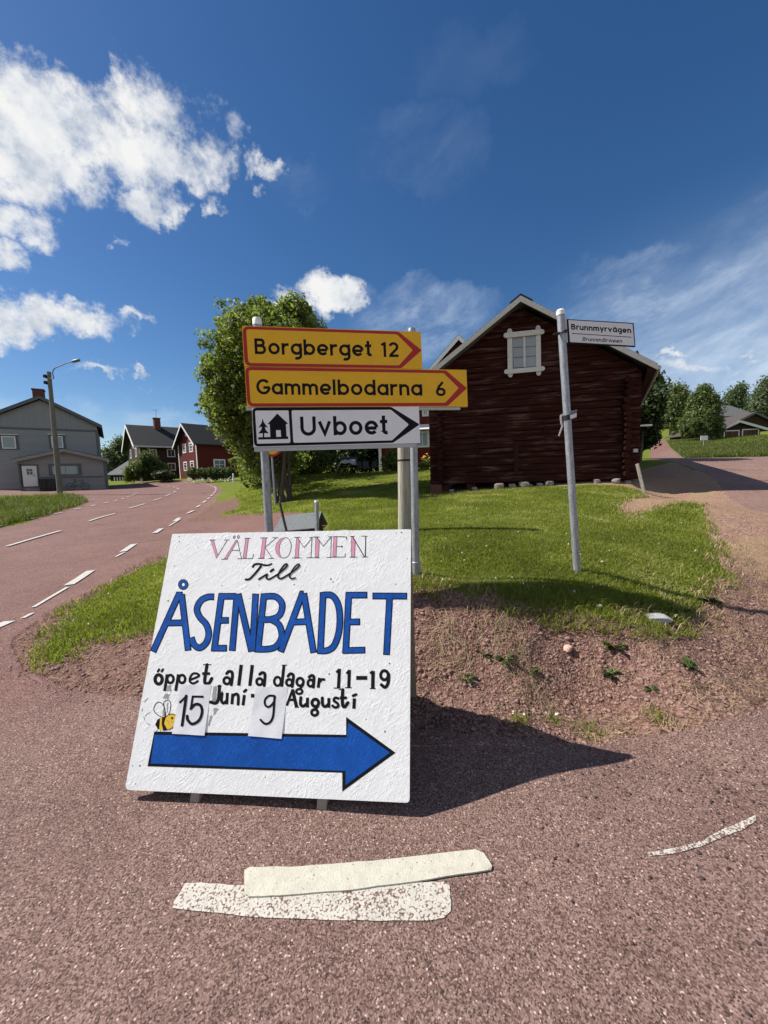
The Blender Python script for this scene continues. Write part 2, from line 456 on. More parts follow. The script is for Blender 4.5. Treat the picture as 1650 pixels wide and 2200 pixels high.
plain('sign_back', (.45, .46, .47), .5, .08, 6, metal=.3)
plain('sign_plate_white', (.70, .70, .69), .45, .04, 3)
plain('black_steel', (.015, .016, .018), .55, .2)
def m_post():
    m, q = newmat('weathered_post')
    p = opos(q)
    gr = q.noise(q.vec('MULTIPLY', p, (55, 55, 2.4)), 1.0, 6, .68)
    c = q.ramp(gr, [(.3, (.17, .15, .12)), (.5, (.36, .33, .27)), (.72, (.55, .51, .43))])
    q.put(q.bsdf.inputs['Base Color'], c); q.bsdf.inputs['Roughness'].default_value = .9
    bump(q, gr, .7, .01)
m_post()
plain('lamp_pole_wood', (.17, .155, .13), .9, .3, 6, bumpy=.4)
plain('felt_roof', (.17, .18, .185), .95, .45, 60, bumpy=.8, bscale=140)
plain('mailbox_red', (.12, .018, .014), .8, .2, 12)
plain('dark_stake', (.05, .045, .038), .9, .3, 12)
plain('fieldstone', (.24, .20, .175), .9, .35, 6, bumpy=.6, bscale=30)
plain('pink_stone', (.55, .36, .29), .9, .15, 20, bumpy=.5, bscale=80)
plain('grey_stone', (.36, .36, .34), .9, .3, 14, bumpy=.7, bscale=60)
plain('gravel', (.25, .15, .122), .95, .55, 26)
plain('tarp', (.36, .38, .37), .55, .2, 6, bumpy=.8, bscale=5)
plain('chair_plastic', (.025, .025, .028), .6, .15)
plain('cushion', (.62, .60, .62), .8, .3, 9)
plain('bin_plastic', (.018, .018, .019), .5, .2)
plain('rubber', (.014, .014, .015), .8, .2)
plain('door_white', (.66, .65, .63), .55, .05)
plain('ribbon', (.72, .66, .62), .7, .1)
plain('lamp_metal', (.14, .15, .16), .5, .2, metal=.5)
plain('far_wood', (.030, .047, .024), 1.0, .4, .3, spec=.05)

# ------------------------------------------------------------------ mesh helpers
def fin(o, label=None, cat=None, group=None, kind=None):
    if label: o['label'] = label
    if cat: o['category'] = cat
    if group: o['group'] = group
    if kind: o['kind'] = kind
    return o
def empty(name, loc, rz=0.0, label=None, cat=None, group=None):
    o = bpy.data.objects.new(name, None); COL.objects.link(o)
    o.empty_display_size = .2
    o.location = tuple(float(v) for v in loc); o.rotation_euler = (0, 0, rz)
    return fin(o, label, cat, group)
def link_mesh(name, me, parent=None):
    o = bpy.data.objects.new(name, me); COL.objects.link(o)
    if parent is not None: o.parent = parent
    return o
def mesh_np(name, V, FC, mats, parent=None, tint=None, smooth=False, midx=None):
    """V (n,3), FC (m,k) arrays"""
    V = np.asarray(V, np.float32); FC = np.asarray(FC, np.int32)
    me = bpy.data.meshes.new(name)
    k = FC.shape[1]
    me.vertices.add(len(V)); me.vertices.foreach_set('co', V.ravel())
    me.loops.add(FC.size); me.loops.foreach_set('vertex_index', FC.ravel())
    me.polygons.add(len(FC)); me.polygons.foreach_set('loop_start', np.arange(0, FC.size, k, dtype=np.int32))
    if tint is not None:
        at_ = me.attributes.new('tint', 'FLOAT', 'POINT'); at_.data.foreach_set('value', np.asarray(tint, np.float32))
    if smooth: me.polygons.foreach_set('use_smooth', np.ones(len(FC), bool))
    for mm in (mats if isinstance(mats, (list, tuple)) else [mats]): me.materials.append(MATS[mm])
    if midx is not None: me.polygons.foreach_set('material_index', np.asarray(midx, np.int32))
    me.update(calc_edges=True)
    return link_mesh(name, me, parent)

class MB:
    def __init__(s): s.v = []; s.f = []; s.m = []
    def face(s, pts, m=0):
        i = len(s.v); s.v += [tuple(map(float, p)) for p in pts]; s.f.append(list(range(i, i + len(pts)))); s.m.append(m)
    def box(s, x0, x1, y0, y1, z0, z1, m=0):
        p = [(x0, y0, z0), (x1, y0, z0), (x1, y1, z0), (x0, y1, z0), (x0, y0, z1), (x1, y0, z1), (x1, y1, z1), (x0, y1, z1)]
        s.hexa(p, m)
    def hexa(s, p, m=0):
        i = len(s.v); s.v += [tuple(map(float, q)) for q in p]
        for f in ((0, 3, 2, 1), (4, 5, 6, 7), (0, 1, 5, 4), (1, 2, 6, 5), (2, 3, 7, 6), (3, 0, 4, 7)):
            s.f.append([i + k for k in f]); s.m.append(m)
    def slab(s, quad, off, m=0):
        """quad of 4 points extruded by vector off"""
        o = np.array(off, float)
        s.hexa([tuple(q) for q in quad] + [tuple(np.array(q, float) + o) for q in quad], m)
    def prism(s, poly, off, m=0):
        n = len(poly); i = len(s.v); o = np.array(off, float)
        s.v += [tuple(map(float, p)) for p in poly] + [tuple(np.array(p, float) + o) for p in poly]
        s.f.append(list(range(i, i + n))[::-1]); s.m.append(m)
        s.f.append(list(range(i + n, i + 2 * n))); s.m.append(m)
        for k in range(n):
            k2 = (k + 1) % n
            s.f.append([i + k, i + k2, i + n + k2, i + n + k]); s.m.append(m)
    def tube(s, pts, r, n=10, m=0, caps=True):
        pts = [np.array(p, float) for p in pts]
        rr = r if isinstance(r, (list, tuple)) else [r] * len(pts)
        base = len(s.v)
        for k, p in enumerate(pts):
            t = pts[min(k + 1, len(pts) - 1)] - pts[max(k - 1, 0)]; t /= (np.linalg.norm(t) + 1e-9)
            a = np.cross(t, (0, 0, 1.0)) if abs(t[2]) < .95 else np.cross(t, (0, 1.0, 0)); a /= np.linalg.norm(a)
            b = np.cross(t, a)
            for j in range(n):
                th = 2 * math.pi * j / n
                s.v.append(tuple(p + rr[k] * (a * math.cos(th) + b * math.sin(th))))
        for k in range(len(pts) - 1):
            for j in range(n):
                j2 = (j + 1) % n
                s.f.append([base + k * n + j, base + k * n + j2, base + (k + 1) * n + j2, base + (k + 1) * n + j]); s.m.append(m)
        if caps:
            s.f.append([base + j for j in range(n)][::-1]); s.m.append(m)
            s.f.append([base + (len(pts) - 1) * n + j for j in range(n)]); s.m.append(m)
    def ring(s, c, axis, R, r, n=20, k=6, m=0):
        c = np.array(c, float); ax = np.array(axis, float); ax /= np.linalg.norm(ax)
        a = np.cross(ax, (0, 0, 1.0)) if abs(ax[2]) < .9 else np.cross(ax, (0, 1.0, 0)); a /= np.linalg.norm(a); b = np.cross(ax, a)
        i = len(s.v)
        for p in range(n):
            th = 2 * math.pi * p / n; d = a * math.cos(th) + b * math.sin(th)
            for q in range(k):
                ph = 2 * math.pi * q / k
                s.v.append(tuple(c + d * (R + r * math.cos(ph)) + ax * r * math.sin(ph)))
        for p in range(n):
            for q in range(k):
                s.f.append([i + p * k + q, i + p * k + (q + 1) % k, i + (p + 1) % n * k + (q + 1) % k, i + (p + 1) % n * k + q]); s.m.append(m)
    def build(s, name, mats, parent=None, smooth=False, bevel=0.0, angle=35):
        me = bpy.data.meshes.new(name); me.from_pydata(s.v, [], s.f)
        for mm in (mats if isinstance(mats, (list, tuple)) else [mats]): me.materials.append(MATS[mm])
        me.polygons.foreach_set('material_index', s.m)
        bm = bmesh.new(); bm.from_mesh(me)
        bmesh.ops.recalc_face_normals(bm, faces=bm.faces)
        bm.to_mesh(me); bm.free()
        if smooth:
            me.polygons.foreach_set('use_smooth', [True] * len(me.polygons))
            me.set_sharp_from_angle(angle=math.radians(angle))
        o = link_mesh(name, me, parent)
        if bevel:
            b = o.modifiers.new('bevel', 'BEVEL'); b.width = bevel; b.segments = 2; b.limit_method = 'ANGLE'
        return o

def hash2(ix, iy, seed):
    h = (ix.astype(np.int64) * 374761393 + iy.astype(np.int64) * 668265263 + seed * 974634517) & 0xffffffff
    h = ((h ^ (h >> 13)) * 1274126177) & 0xffffffff
    h = (h ^ (h >> 16)) & 0xffffff
    return h / float(0xffffff)
def vnoise(x, y, seed=0):
    ix = np.floor(x); iy = np.floor(y); fx = x - ix; fy = y - iy
    fx = fx * fx * (3 - 2 * fx); fy = fy * fy * (3 - 2 * fy)
    a = hash2(ix, iy, seed); b = hash2(ix + 1, iy, seed); c = hash2(ix, iy + 1, seed); d = hash2(ix + 1, iy + 1, seed)
    return (a * (1 - fx) + b * fx) * (1 - fy) + (c * (1 - fx) + d * fx) * fy
def fbm(x, y, oct=4, seed=0):
    s = 0; a = .5; t = 0
    for k in range(oct):
        s = s + a * vnoise(x * 2 ** k, y * 2 ** k, seed + k); t += a; a *= .5
    return s / t

# ------------------------------------------------------------------ terrain height
CT = []
for x in (-9, -5, -3, -1.5, 0, 1.5, 3.2, 6, 10):
    for y in (-12, -6, -2.5, 0, 1.0): CT.append((x, y, 0.0))
for x in (-3, -2, -1.2, -.4, .4, 1.2): CT.append((x, 1.75, 0.0))
def zl(y): return max(0.0, .035 * (y - 1.5))
for (x, y) in ((-3, 3), (-5, 3), (-4.2, 5.6), (-7, 5), (-11, 6), (-5.3, 8.5), (-9, 9.5), (-13, 11.5), (-7.2, 13.8), (-10, 13.5), (-14, 17), (-8.6, 18), (-11, 22), (-20, 14), (-25, 20), (-30, 28), (-12, 27), (-17, 36)):
    CT.append((x, y, zl(y)))
for (px, py, Y) in ((885, 1256, 3.24), (1240, 1228, 3.52), (1000, 1284, 2.98), (1330, 1308, 2.98), (1160, 1292, 2.98), (1000, 1430, 2.62), (1250, 1440, 2.62),
                    (1000, 1130, 5.7), (1300, 1140, 5.6), (925, 1060, 12.9), (1150, 1046, 12.1), (1370, 1042, 11.6), (1500, 1080, 7.7), (1560, 1245, 3.75), (1560, 1400, 2.75),
                    (1400, 1057, 11.3), (1540, 1035, 12), (1650, 1100, 8), (1650, 1027, 12.5), (1430, 986, 20), (1650, 980, 22), (1415, 935, 70), (1405, 950, 50), (1470, 970, 29),
                    (1600, 940, 48), (1650, 934, 50), (1500, 944, 46), (1560, 955, 38), (610, 1081, 14), (592, 1086, 12), (700, 1080, 11), (750, 1020, 24), (640, 1017, 22), (860, 1012, 22), (900, 1003, 26), (820, 1030, 18),
                    (100, 1050, 39), (217, 1050, 41), (20, 1050, 38), (130, 1062, 29), (0, 1064, 30), (400, 1037, 48), (330, 1031, 60), (400, 1028, 55), (500, 1032, 44), (250, 1042, 55),
                    (500, 1125, 10.5), (560, 1085, 14.5), (540, 1050, 25), (480, 1110, 12), (700, 1150, 6.2), (620, 1190, 4.9)):
    CT.append(tuple(at(px, py, Y)))
for (x, y, z) in ((.3, 3.55, .60), (.7, 3.35, .55), (1.1, 3.35, .55), (1.5, 3.4, .55), (.7, 4.2, .66), (1.2, 4.2, .66), (.2, 4.2, .66), (.9, 2.65, .24), (.5, 2.65, .22), (1.4, 2.65, .22), (-1.2, 2.7, .13), (-.4, 2.6, .17), (-2.2, 3.2, .1), (-1.4, 3.6, .34), (.2, 2.35, .05), (2.6, 2.25, .03), (4.5, 3.2, .12), (7, 5, .33), (14, 6, .5), (20, 12, 1.2), (.6, 2.3, .05), (1.6, 2.25, .05),
                  (30, 20, 2.2), (40, 40, 4.6), (60, 50, 6), (25, 90, 9.5), (60, 100, 12), (120, 80, 12), (140, 160, 20), (60, 200, 20), (0, 120, 6), (0, 60, 3.6), (-30, 120, 4), (-60, 60, 2.4), (-90, 100, 3.5), (-60, 20, 1), (-120, 40, 1.5),
                  (-100, 220, 7), (0, 260, 14), (-200, 200, 7), (200, 60, 12), (60, -30, 0), (-60, -30, 0), (0, -60, 0), (150, -60, 3), (-150, -60, 0), (0, -200, 0), (260, 260, 24), (-260, 60, 4), (0, 420, 18), (300, 420, 26), (-300, 420, 12), (420, 0, 14), (-420, 0, 3), (0, -420, 0), (-300, -300, 0), (300, -300, 4)):
    CT.append((x, y, z))
CT = np.array(CT)
def _phi(P):
    r2 = (P[:, None, 0] - CT[None, :, 0]) ** 2 + (P[:, None, 1] - CT[None, :, 1]) ** 2
    return np.sqrt(r2 + .35)
_A = _phi(CT) + np.eye(len(CT)) * -1e-3
_n = len(CT)
_M = np.zeros((_n + 1, _n + 1)); _M[:_n, :_n] = _A; _M[:_n, _n] = 1; _M[_n, :_n] = 1
_W = np.linalg.solve(_M, np.append(CT[:, 2], 0))
def H(P):
    P = np.atleast_2d(np.asarray(P, float))
    out = np.empty(len(P))
    for i in range(0, len(P), 20000):
        out[i:i + 20000] = _phi(P[i:i + 20000]) @ _W[:_n] + _W[_n]
    return out
def h1(x, y): return float(H([(x, y)])[0])
def gnd(px, py):
    """photo point to the terrain"""
    d = ray(px, py); d = d / d[1]
    ts = np.geomspace(.6, 400, 900)
    P = EYE[None, :] + d[None, :] * ts[:, None]
    below = P[:, 2] - H(P[:, :2])
    k = np.argmax(below < 0)
    if below[k] >= 0: k = len(ts) - 1
    k = max(k, 1)
    t = ts[k - 1] + (ts[k] - ts[k - 1]) * below[k - 1] / (below[k - 1] - below[k] + 1e-12)
    q = EYE + d * t
    return np.array([q[0], q[1], h1(q[0], q[1])])
def G(lst):
    """list of photo points ('w' marks a world x, y) to world xy polygon"""
    out = []
    for p in lst:
        if p[0] == 'w': out.append((p[1], p[2]))
        else:
            q = gnd(*p); out.append((q[0], q[1]))
    return np.array(out)
def inside(P, poly):
    x, y = P[:, 0], P[:, 1]
    c = np.zeros(len(P), bool)
    n = len(poly); j = n - 1
    for i in range(n):
        xi, yi = poly[i]; xj, yj = poly[j]
        if yi != yj:
            c ^= ((yi > y) != (yj > y)) & (x < (xj - xi) * (y - yi) / (yj - yi) + xi)
        j = i
    return c

ASPH = G([(330, 1192), (262, 1236), (185, 1280), (80, 1332), (22, 1378), (52, 1440), (150, 1482), (300, 1502), (600, 1535), (880, 1560), (1010, 1582), (1200, 1600), (1330, 1592), (1450, 1573), (1560, 1548), (1640, 1528),
          ('w', 5.6, 4.4), (1640, 1100), (1545, 1037), (1492, 1006), (1446, 992), (1400, 988), (1394, 972), (1404, 952), (1412, 936), ('w', 62, 110), ('w', 64, 110), (1421, 936), (1440, 962), (1470, 984), (1640, 981), ('w', 60, 32),
          ('w', 60, -60), ('w', -60, -60), ('w', -80, 10), ('w', -70, 36), (5, 1051), (215, 1051), (236, 1044), (300, 1036), (400, 1033), (455, 1036), (476, 1047), (480, 1058), (462, 1080), (432, 1102), (402, 1120), (378, 1138)])
DRIVE = G([(378, 1138), (402, 1122), (470, 1117), (560, 1107), (640, 1101), (700, 1112), (690, 1150), (560, 1160), (440, 1166), (345, 1196), (330, 1192)])
VERGE = G([(-40, 1143), (5, 1132), (60, 1119), (110, 1106), (172, 1086), (190, 1078), (165, 1068), (140, 1063), (60, 1063), (-10, 1064), ('w', -60, 26), ('w', -60, 8)])
LAWN1 = G([(345, 1198), (262, 1244), (190, 1292), (120, 1350), (92, 1400), (88, 1422), (138, 1428), (195, 1366), (250, 1360), (332, 1352), (450, 1330), (700, 1290), (876, 1282), (880, 1200), (560, 1180), (440, 1176)])
LAWN2 = G([(876, 1260), (950, 1264), (1020, 1288), (1095, 1286), (1170, 1306), (1250, 1312), (1340, 1332), (1480, 1338), (1515, 1284), (1562, 1242), (1545, 1182), (1512, 1132), (1502, 1082), (1450, 1080), (1340, 1106), (1320, 1098), (1375, 1066), (1376, 1052), (1360, 1046), (1150, 1046), (935, 1062), (925, 1040), (920, 1004), ('w', 8, 40), ('w', -6, 40),
           (560, 1036), (505, 1062), (512, 1088), (478, 1104), (520, 1107), (600, 1100), (705, 1110), (700, 1160), (640, 1170), (560, 1180), (880, 1200)])
FAR_DIRT = G([(1384, 1004), (1384, 1062), (1335, 1108), (1450, 1082), (1500, 1078), (1560, 1060), (1640, 1102), (1545, 1037), (1446, 992)])

def classify(P):
    P = np.asarray(P, float)
    r = np.hypot(P[:, 0], P[:, 1])
    w = np.clip(r * .022, .03, .5)[:, None]
    wob = np.stack([fbm(P[:, 0] * 7 / np.clip(r * .3, 1, 20), P[:, 1] * 7 / np.clip(r * .3, 1, 20), 4, 3) - .5, fbm(P[:, 0] * 7 / np.clip(r * .3, 1, 20), P[:, 1] * 7 / np.clip(r * .3, 1, 20), 4, 17) - .5], 1)
    Q = P + wob * w * 2.6
    Qa = P + wob * w * .8
    cls = np.zeros(len(P), int)                        # 0 soil, 1 asphalt, 2 grass
    cls[r > 19] = 2
    cls[inside(Q, LAWN2)] = 2
    cls[inside(Q, LAWN1)] = 2
    cls[inside(Q, FAR_DIRT)] = 0
    cls[inside(Qa, DRIVE)] = 1
    cls[inside(Qa, ASPH)] = 1
    cls[inside(Q, VERGE)] = 2
    # bare patches and loose tufts along the edge of the lawn
    return cls

th = np.concatenate([np.linspace(-180, -64, 40)[:-1], np.arange(-64, 64, .19), np.linspace(64, 180, 40)])
rad = [0.25]
while rad[-1] < 650:
    r_ = rad[-1]
    rad.append(r_ + (max(.0105, .0078 * r_) if r_ < 60 else .03 * r_))
rad = np.array(rad)
TH, RR = np.meshgrid(np.radians(th), rad)
GX = (RR * np.sin(TH)).ravel(); GY = (RR * np.cos(TH)).ravel()
GP = np.stack([GX, GY], 1)
GZ = H(GP)
cls = classify(GP)
rr_ = RR.ravel()
amp = np.where(cls == 0, 1.0, np.where(cls == 2, .4, 0.0))
near = np.clip(1.6 - rr_ / 9, 0, 1)
GZ = GZ + amp * near * ((fbm(GX * 9, GY * 9, 5, 5) - .5) * .06 + (fbm(GX * 40, GY * 40, 3, 9) - .5) * .02)
GZ = GZ + np.where(cls == 1, np.clip(.012 * near, 0, 1), 0)
GV = np.stack([GX, GY, GZ], 1)
nR, nT = TH.shape
ii, jj = np.meshgrid(np.arange(nR - 1), np.arange(nT - 1), indexing='ij')
a_ = (ii * nT + jj).ravel()
FC = np.stack([a_, a_ + 1, a_ + nT + 1, a_ + nT], 1)[:, ::-1]
fcen = GV[FC].mean(1)
fcl = classify(fcen[:, :2])
for k, nm, mt in ((0, 'bare_soil', 'red_soil'), (1, 'road', 'red_asphalt'), (2, 'grass_ground', 'turf')):
    f = FC[fcl == k]
    used, inv = np.unique(f, return_inverse=True)
    o = mesh_np(nm, GV[used], inv.reshape(f.shape), mt, smooth=True)
    fin(o, kind='structure')
# the small disc under the camera
o = mesh_np('road', np.array([(0.25 * math.sin(t), .25 * math.cos(t), 0.012) for t in np.linspace(0, 2 * math.pi, 25)[:-1]]), np.array([list(range(24))[::-1]]), 'red_asphalt')
fin(o, kind='structure')

# ------------------------------------------------------------------ road markings (sheets a few millimetres above the asphalt)
def gz(x, y): return h1(x, y) + .012 * min(1, max(0, 1.6 - math.hypot(x, y) / 9))
def ground_poly(name, pxs, mat, lift=.004, thick=0.0, step=.03):
    P = [gnd(*p)[:2] for p in pxs]
    bm = bmesh.new()
    vs = [bm.verts.new((p[0], p[1], 0)) for p in P]
    f = bm.faces.new(vs)
    bmesh.ops.triangulate(bm, faces=[f])
    for _ in range(4):
        es = [e for e in bm.edges if e.calc_length() > step * 2]
        if not es: break
        bmesh.ops.subdivide_edges(bm, edges=es, cuts=1)
        bmesh.ops.triangulate(bm, faces=bm.faces[:])
    zz = H([(v.co.x, v.co.y) for v in bm.verts])
    for v, z in zip(bm.verts, zz): v.co.z = z + .012 + lift
    bmesh.ops.recalc_face_normals(bm, faces=bm.faces)
    if sum(f.normal.z for f in bm.faces) < 0:
        bmesh.ops.reverse_faces(bm, faces=bm.faces[:])
    if thick:
        be = [e for e in bm.edges if e.is_boundary]
        r = bmesh.ops.extrude_edge_only(bm, edges=be)
        for v in r['geom']:
            if isinstance(v, bmesh.types.BMVert): v.co.z -= thick
    me = bpy.data.meshes.new(name); bm.to_mesh(me); bm.free()
    me.materials.append(MATS[mat])
    return fin(link_mesh(name, me), kind='structure')
def catmull(pts, n=6, closed=False):
    P = [np.array(p, float) for p in pts]
    if len(P) < 3: return P
    out = []
    m = len(P)
    rngk = range(m if closed else m - 1)
    for k in rngk:
        p0 = P[(k - 1) % m] if closed or k > 0 else P[k]; p1 = P[k]; p2 = P[(k + 1) % m]
        p3 = P[(k + 2) % m] if closed or k + 2 < m else P[k + 1]
        for t in np.linspace(0, 1, n, endpoint=False):
            out.append(.5 * ((2 * p1) + (-p0 + p2) * t + (2 * p0 - 5 * p1 + 4 * p2 - p3) * t * t + (-p0 + 3 * p1 - 3 * p2 + p3) * t ** 3))
    if not closed: out.append(P[-1])
    return out
def Z6(lst): return [(340 + x / 2.171, 1800 + y / 2.171) for x, y in lst]
def jit(pts, a, n=5):
    out = []
    m = len(pts)
    for k in range(m):
        p = np.array(pts[k]); q = np.array(pts[(k + 1) % m])
        for t in np.linspace(0, 1, n, endpoint=False):
            out.append(tuple(p + (q - p) * t + np.array([random.uniform(-a, a), random.uniform(-a, a)])))
    return out
ground_poly('worn_road_marking', jit(Z6([(128, 230), (200, 226), (420, 240), (800, 246), (1290, 222), (1335, 222), (1358, 240), (1368, 350), (1340, 390), (1270, 402), (870, 405), (450, 388), (68, 345), (76, 318)]), 1.2), 'worn_paint', .003)
ground_poly('road_marking', jit(Z6([(404, 172), (430, 159), (650, 156), (1000, 128), (1480, 76), (1518, 92), (1557, 150), (1553, 170), (1200, 225), (900, 265), (600, 290), (425, 297), (403, 280)]), .7), 'thick_paint', .009, .006)
arc = [(1100 + x / 3, 1550 + y / 3) for x, y in ((876, 866), (1050, 836), (1200, 796), (1370, 712), (1480, 664), (1568, 622))]
arcb = [(1100 + x / 3, 1550 + y / 3) for x, y in ((1574, 662), (1490, 716), (1380, 758), (1210, 830), (1060, 870), (885, 890))]
ground_poly('road_scratch_marking', jit(arc + arcb, 1.0, 4), 'scratched_paint', .003)
def dash_mb(mb, p0, p1, w):
    a = gnd(*p0)[:2]; b = gnd(*p1)[:2]
    d = (b - a) / np.linalg.norm(b - a); n = np.array([-d[1], d[0]]) * w / 2
    K = max(2, int(np.linalg.norm(b - a) / .4) + 1)
    for k in range(K):
        s0 = a + (b - a) * k / K; s1 = a + (b - a) * (k + 1) / K
        q = [s0 - n, s1 - n, s1 + n, s0 + n]
        zz = H(q)
        mb.face([(u[0], u[1], z + .018 + .0006 * math.hypot(*u)) for u, z in zip(q, zz)])
C4 = lambda x, y: (x / 4.125, 1020 + y / 4.125)
C2 = lambda x, y: (210 + x / 5.156, 860 + y / 5.156)
C1 = lambda x, y: (x / 5.5, 780 + y / 5.5)
mb = MB()
for a, b in (((62, 641), (538, 502)), ((792, 415), (1020, 348)), ((1150, 300), (1283, 262)), ((1355, 232), (1430, 208)), ((1467, 192), (1512, 173)), ((1535, 161), (1562, 149))):
    dash_mb(mb, C4(*a), C4(*b), .09)
for a, b in (((895, 985), (875, 975)), ((858, 970), (835, 962)), ((800, 957), (770, 951)), ((735, 946), (700, 941)), ((660, 938), (630, 936))):
    dash_mb(mb, C2(*a), C2(*b), .11)
fin(mb.build('center_line', 'line_paint'), kind='structure')
mb = MB()
for a, b in (((-70, 1380), (88, 1312)), ((612, 988), (805, 860)), ((1090, 690), (1190, 622)), ((1372, 523), (1432, 483)), ((1548, 418), (1592, 386))):
    dash_mb(mb, C4(*a), C4(*b), .125)
for a, b in (((993, 1258), (1060, 1228)), ((1098, 1190), (1135, 1168)), ((1165, 1140), (1198, 1118)), ((1218, 1097), (1242, 1083)), ((1254, 1066), (1274, 1052)), ((1280, 1038), (1293, 1027)), ((1297, 1019), (1306, 1009)),
             ((1308, 1000), (1311, 990)), ((1310, 982), (1306, 973)), ((1302, 969), (1293, 963)), ((1283, 960), (1268, 955)), ((1258, 950), (1242, 946)), ((1228, 942), (1212, 939)), ((1192, 934), (1170, 931)), ((1150, 928), (1130, 926)), ((1060, 920), (1030, 917)), ((990, 915), (960, 914))):
    dash_mb(mb, C2(*a), C2(*b), .12)
dash_mb(mb, C4(300, 1187), C4(600, 1008), .05); dash_mb(mb, C4(1030, 735), C4(1100, 697), .05); dash_mb(mb, C4(205, 1285), C4(290, 1240), .05); dash_mb(mb, C4(1500, 460), C4(1600, 398), .05)
for a, b in (((-60, 1955), (30, 1927)), ((290, 1866), (430, 1836)), ((635, 1790), (735, 1770)), ((880, 1735), (965, 1718)), ((1070, 1697), (1130, 1683)), ((1230, 1662), (1285, 1648)), ((1355, 1635), (1390, 1624)), ((1435, 1612), (1470, 1602)), ((1500, 1588), (1530, 1580)), ((1560, 1568), (1585, 1560)), ((1598, 1550), (1620, 1543))):
    dash_mb(mb, C1(*a), C1(*b), .09)
fin(mb.build('edge_line', 'line_paint'), kind='structure')

# ------------------------------------------------------------------ flat lettering on a plane
class Plane:
    def __init__(s, o, n):
        s.o = np.array(o, float); s.n = np.array(n, float) / np.linalg.norm(n)
        if s.n @ (EYE - s.o) < 0: s.n = -s.n
    def hit(s, px, py, lift=0.0):
        d = ray(px, py)
        t = ((s.o - EYE) @ s.n) / (d @ s.n)
        return EYE + d * t + s.n * lift
class Paint:
    """ribbons and polygons drawn on a Plane; every stroke lies a hair above the one before"""
    def __init__(s, plane, xf=(0, 0, 1)):
        s.p = plane; s.mb = MB(); s.xf = xf; s.k = 0
    def px(s, q): return (s.xf[0] + q[0] / s.xf[2], s.xf[1] + q[1] / s.xf[2])
    def poly(s, pts, m=0, lift=.0006):
        P = [s.px(q) for q in pts]
        bm = bmesh.new()
        vs = [bm.verts.new((x, -y, 0)) for x, y in P]
        bm.faces.new(vs); bmesh.ops.triangulate(bm, faces=bm.faces[:])
        bm.verts.index_update()
        i = len(s.mb.v)
        s.k += 1; L = lift + s.k * 4e-6
        s.mb.v += [tuple(s.p.hit(x, y, L)) for x, y in P]
        for f in bm.faces: s.mb.f.append([i + v.index for v in f.verts]); s.mb.m.append(m)
        bm.free()
    def stroke(s, pts, w, m=0, lift=.0006, closed=False, smooth=False, cap='butt', raw=False):
        if smooth: pts = catmull(pts, 6, closed)
        P = [np.array(q if raw else s.px(q), float) for q in pts]
        ww = (w if isinstance(w, (list, tuple)) else [w, w])
        sc = 1.0 if raw else s.xf[2]
        n = len(P); s.k += 1; L = lift + s.k * 4e-6
        wid = [(ww[0] + (ww[-1] - ww[0]) * k / max(1, n - 1)) / sc / 2 for k in range(n)]
        left = []; right = []
        for k in range(n):
            if closed: a, b = P[k] - P[k - 1], P[(k + 1) % n] - P[k]
            else:
                a = P[k] - P[k - 1] if k else P[1] - P[0]
                b = P[k + 1] - P[k] if k < n - 1 else a
            a = a / (np.linalg.norm(a) + 1e-9); b = b / (np.linalg.norm(b) + 1e-9)
            na = np.array([-a[1], a[0]]); nb = np.array([-b[1], b[0]])
            mm = na + nb; l2 = mm @ mm
            mm = mm / math.sqrt(l2) if l2 > 1e-6 else na
            c = max(.45, mm @ na)
            left.append(P[k] + mm * wid[k] / c); right.append(P[k] - mm * wid[k] / c)
        i = len(s.mb.v)
        for k in range(n):
            dz = L + k * 1.2e-6
            s.mb.v += [tuple(s.p.hit(*left[k], dz)), tuple(s.p.hit(*right[k], dz))]
        for k in range(n if closed else n - 1):
            k2 = (k + 1) % n
            s.mb.f.append([i + 2 * k, i + 2 * k + 1, i + 2 * k2 + 1, i + 2 * k2]); s.mb.m.append(m)
        if cap == 'round' and not closed:
            for k, sg in ((0, -1), (n - 1, 1)):
                t = (P[1] - P[0]) if k == 0 else (P[-1] - P[-2])
                t = t / (np.linalg.norm(t) + 1e-9) * sg
                nn = np.array([-t[1], t[0]])
                q = [P[k] + wid[k] * (nn * math.cos(x) + t * math.sin(x)) for x in np.linspace(0, math.pi, 7)]
                s.mb.face([s.p.hit(*u, L - 1.5e-6) for u in q], m)
    def ell(s, c, rx, ry, w, m=0, lift=.0006, rot=0.0, n=26):
        cr, sr = math.cos(rot), math.sin(rot)
        s.stroke([(c[0] + rx * math.cos(t) * cr - ry * math.sin(t) * sr, c[1] + rx * math.cos(t) * sr + ry * math.sin(t) * cr) for t in np.linspace(0, 2 * math.pi, n, endpoint=False)], w, m, lift, closed=True)
    def disc(s, c, r, m=0, lift=.0008, n=14):
        s.poly([(c[0] + r * math.cos(t), c[1] + r * math.sin(t)) for t in np.linspace(0, 2 * math.pi, n, endpoint=False)], m, lift)
    def build(s, name, mats, parent):
        o = s.mb.build(name, mats, None)
        o.parent = parent
        bpy.context.view_layer.update()
        o.matrix_parent_inverse = parent.matrix_world.inverted()
        # faces must look towards the viewer's side of the board
        me = o.data
        bm = bmesh.new(); bm.from_mesh(me)
        nv = Vector(s.p.n)
        rev = [f for f in bm.faces if f.normal.dot(nv) < 0]
        if rev: bmesh.ops.reverse_faces(bm, faces=rev)
        bm.to_mesh(me); bm.free()
        return o
def keep(o, parent):
    """parent a mesh made in world coordinates"""
    bpy.context.view_layer.update()
    o.parent = parent
    o.matrix_parent_inverse = parent.matrix_world.inverted()
    return o
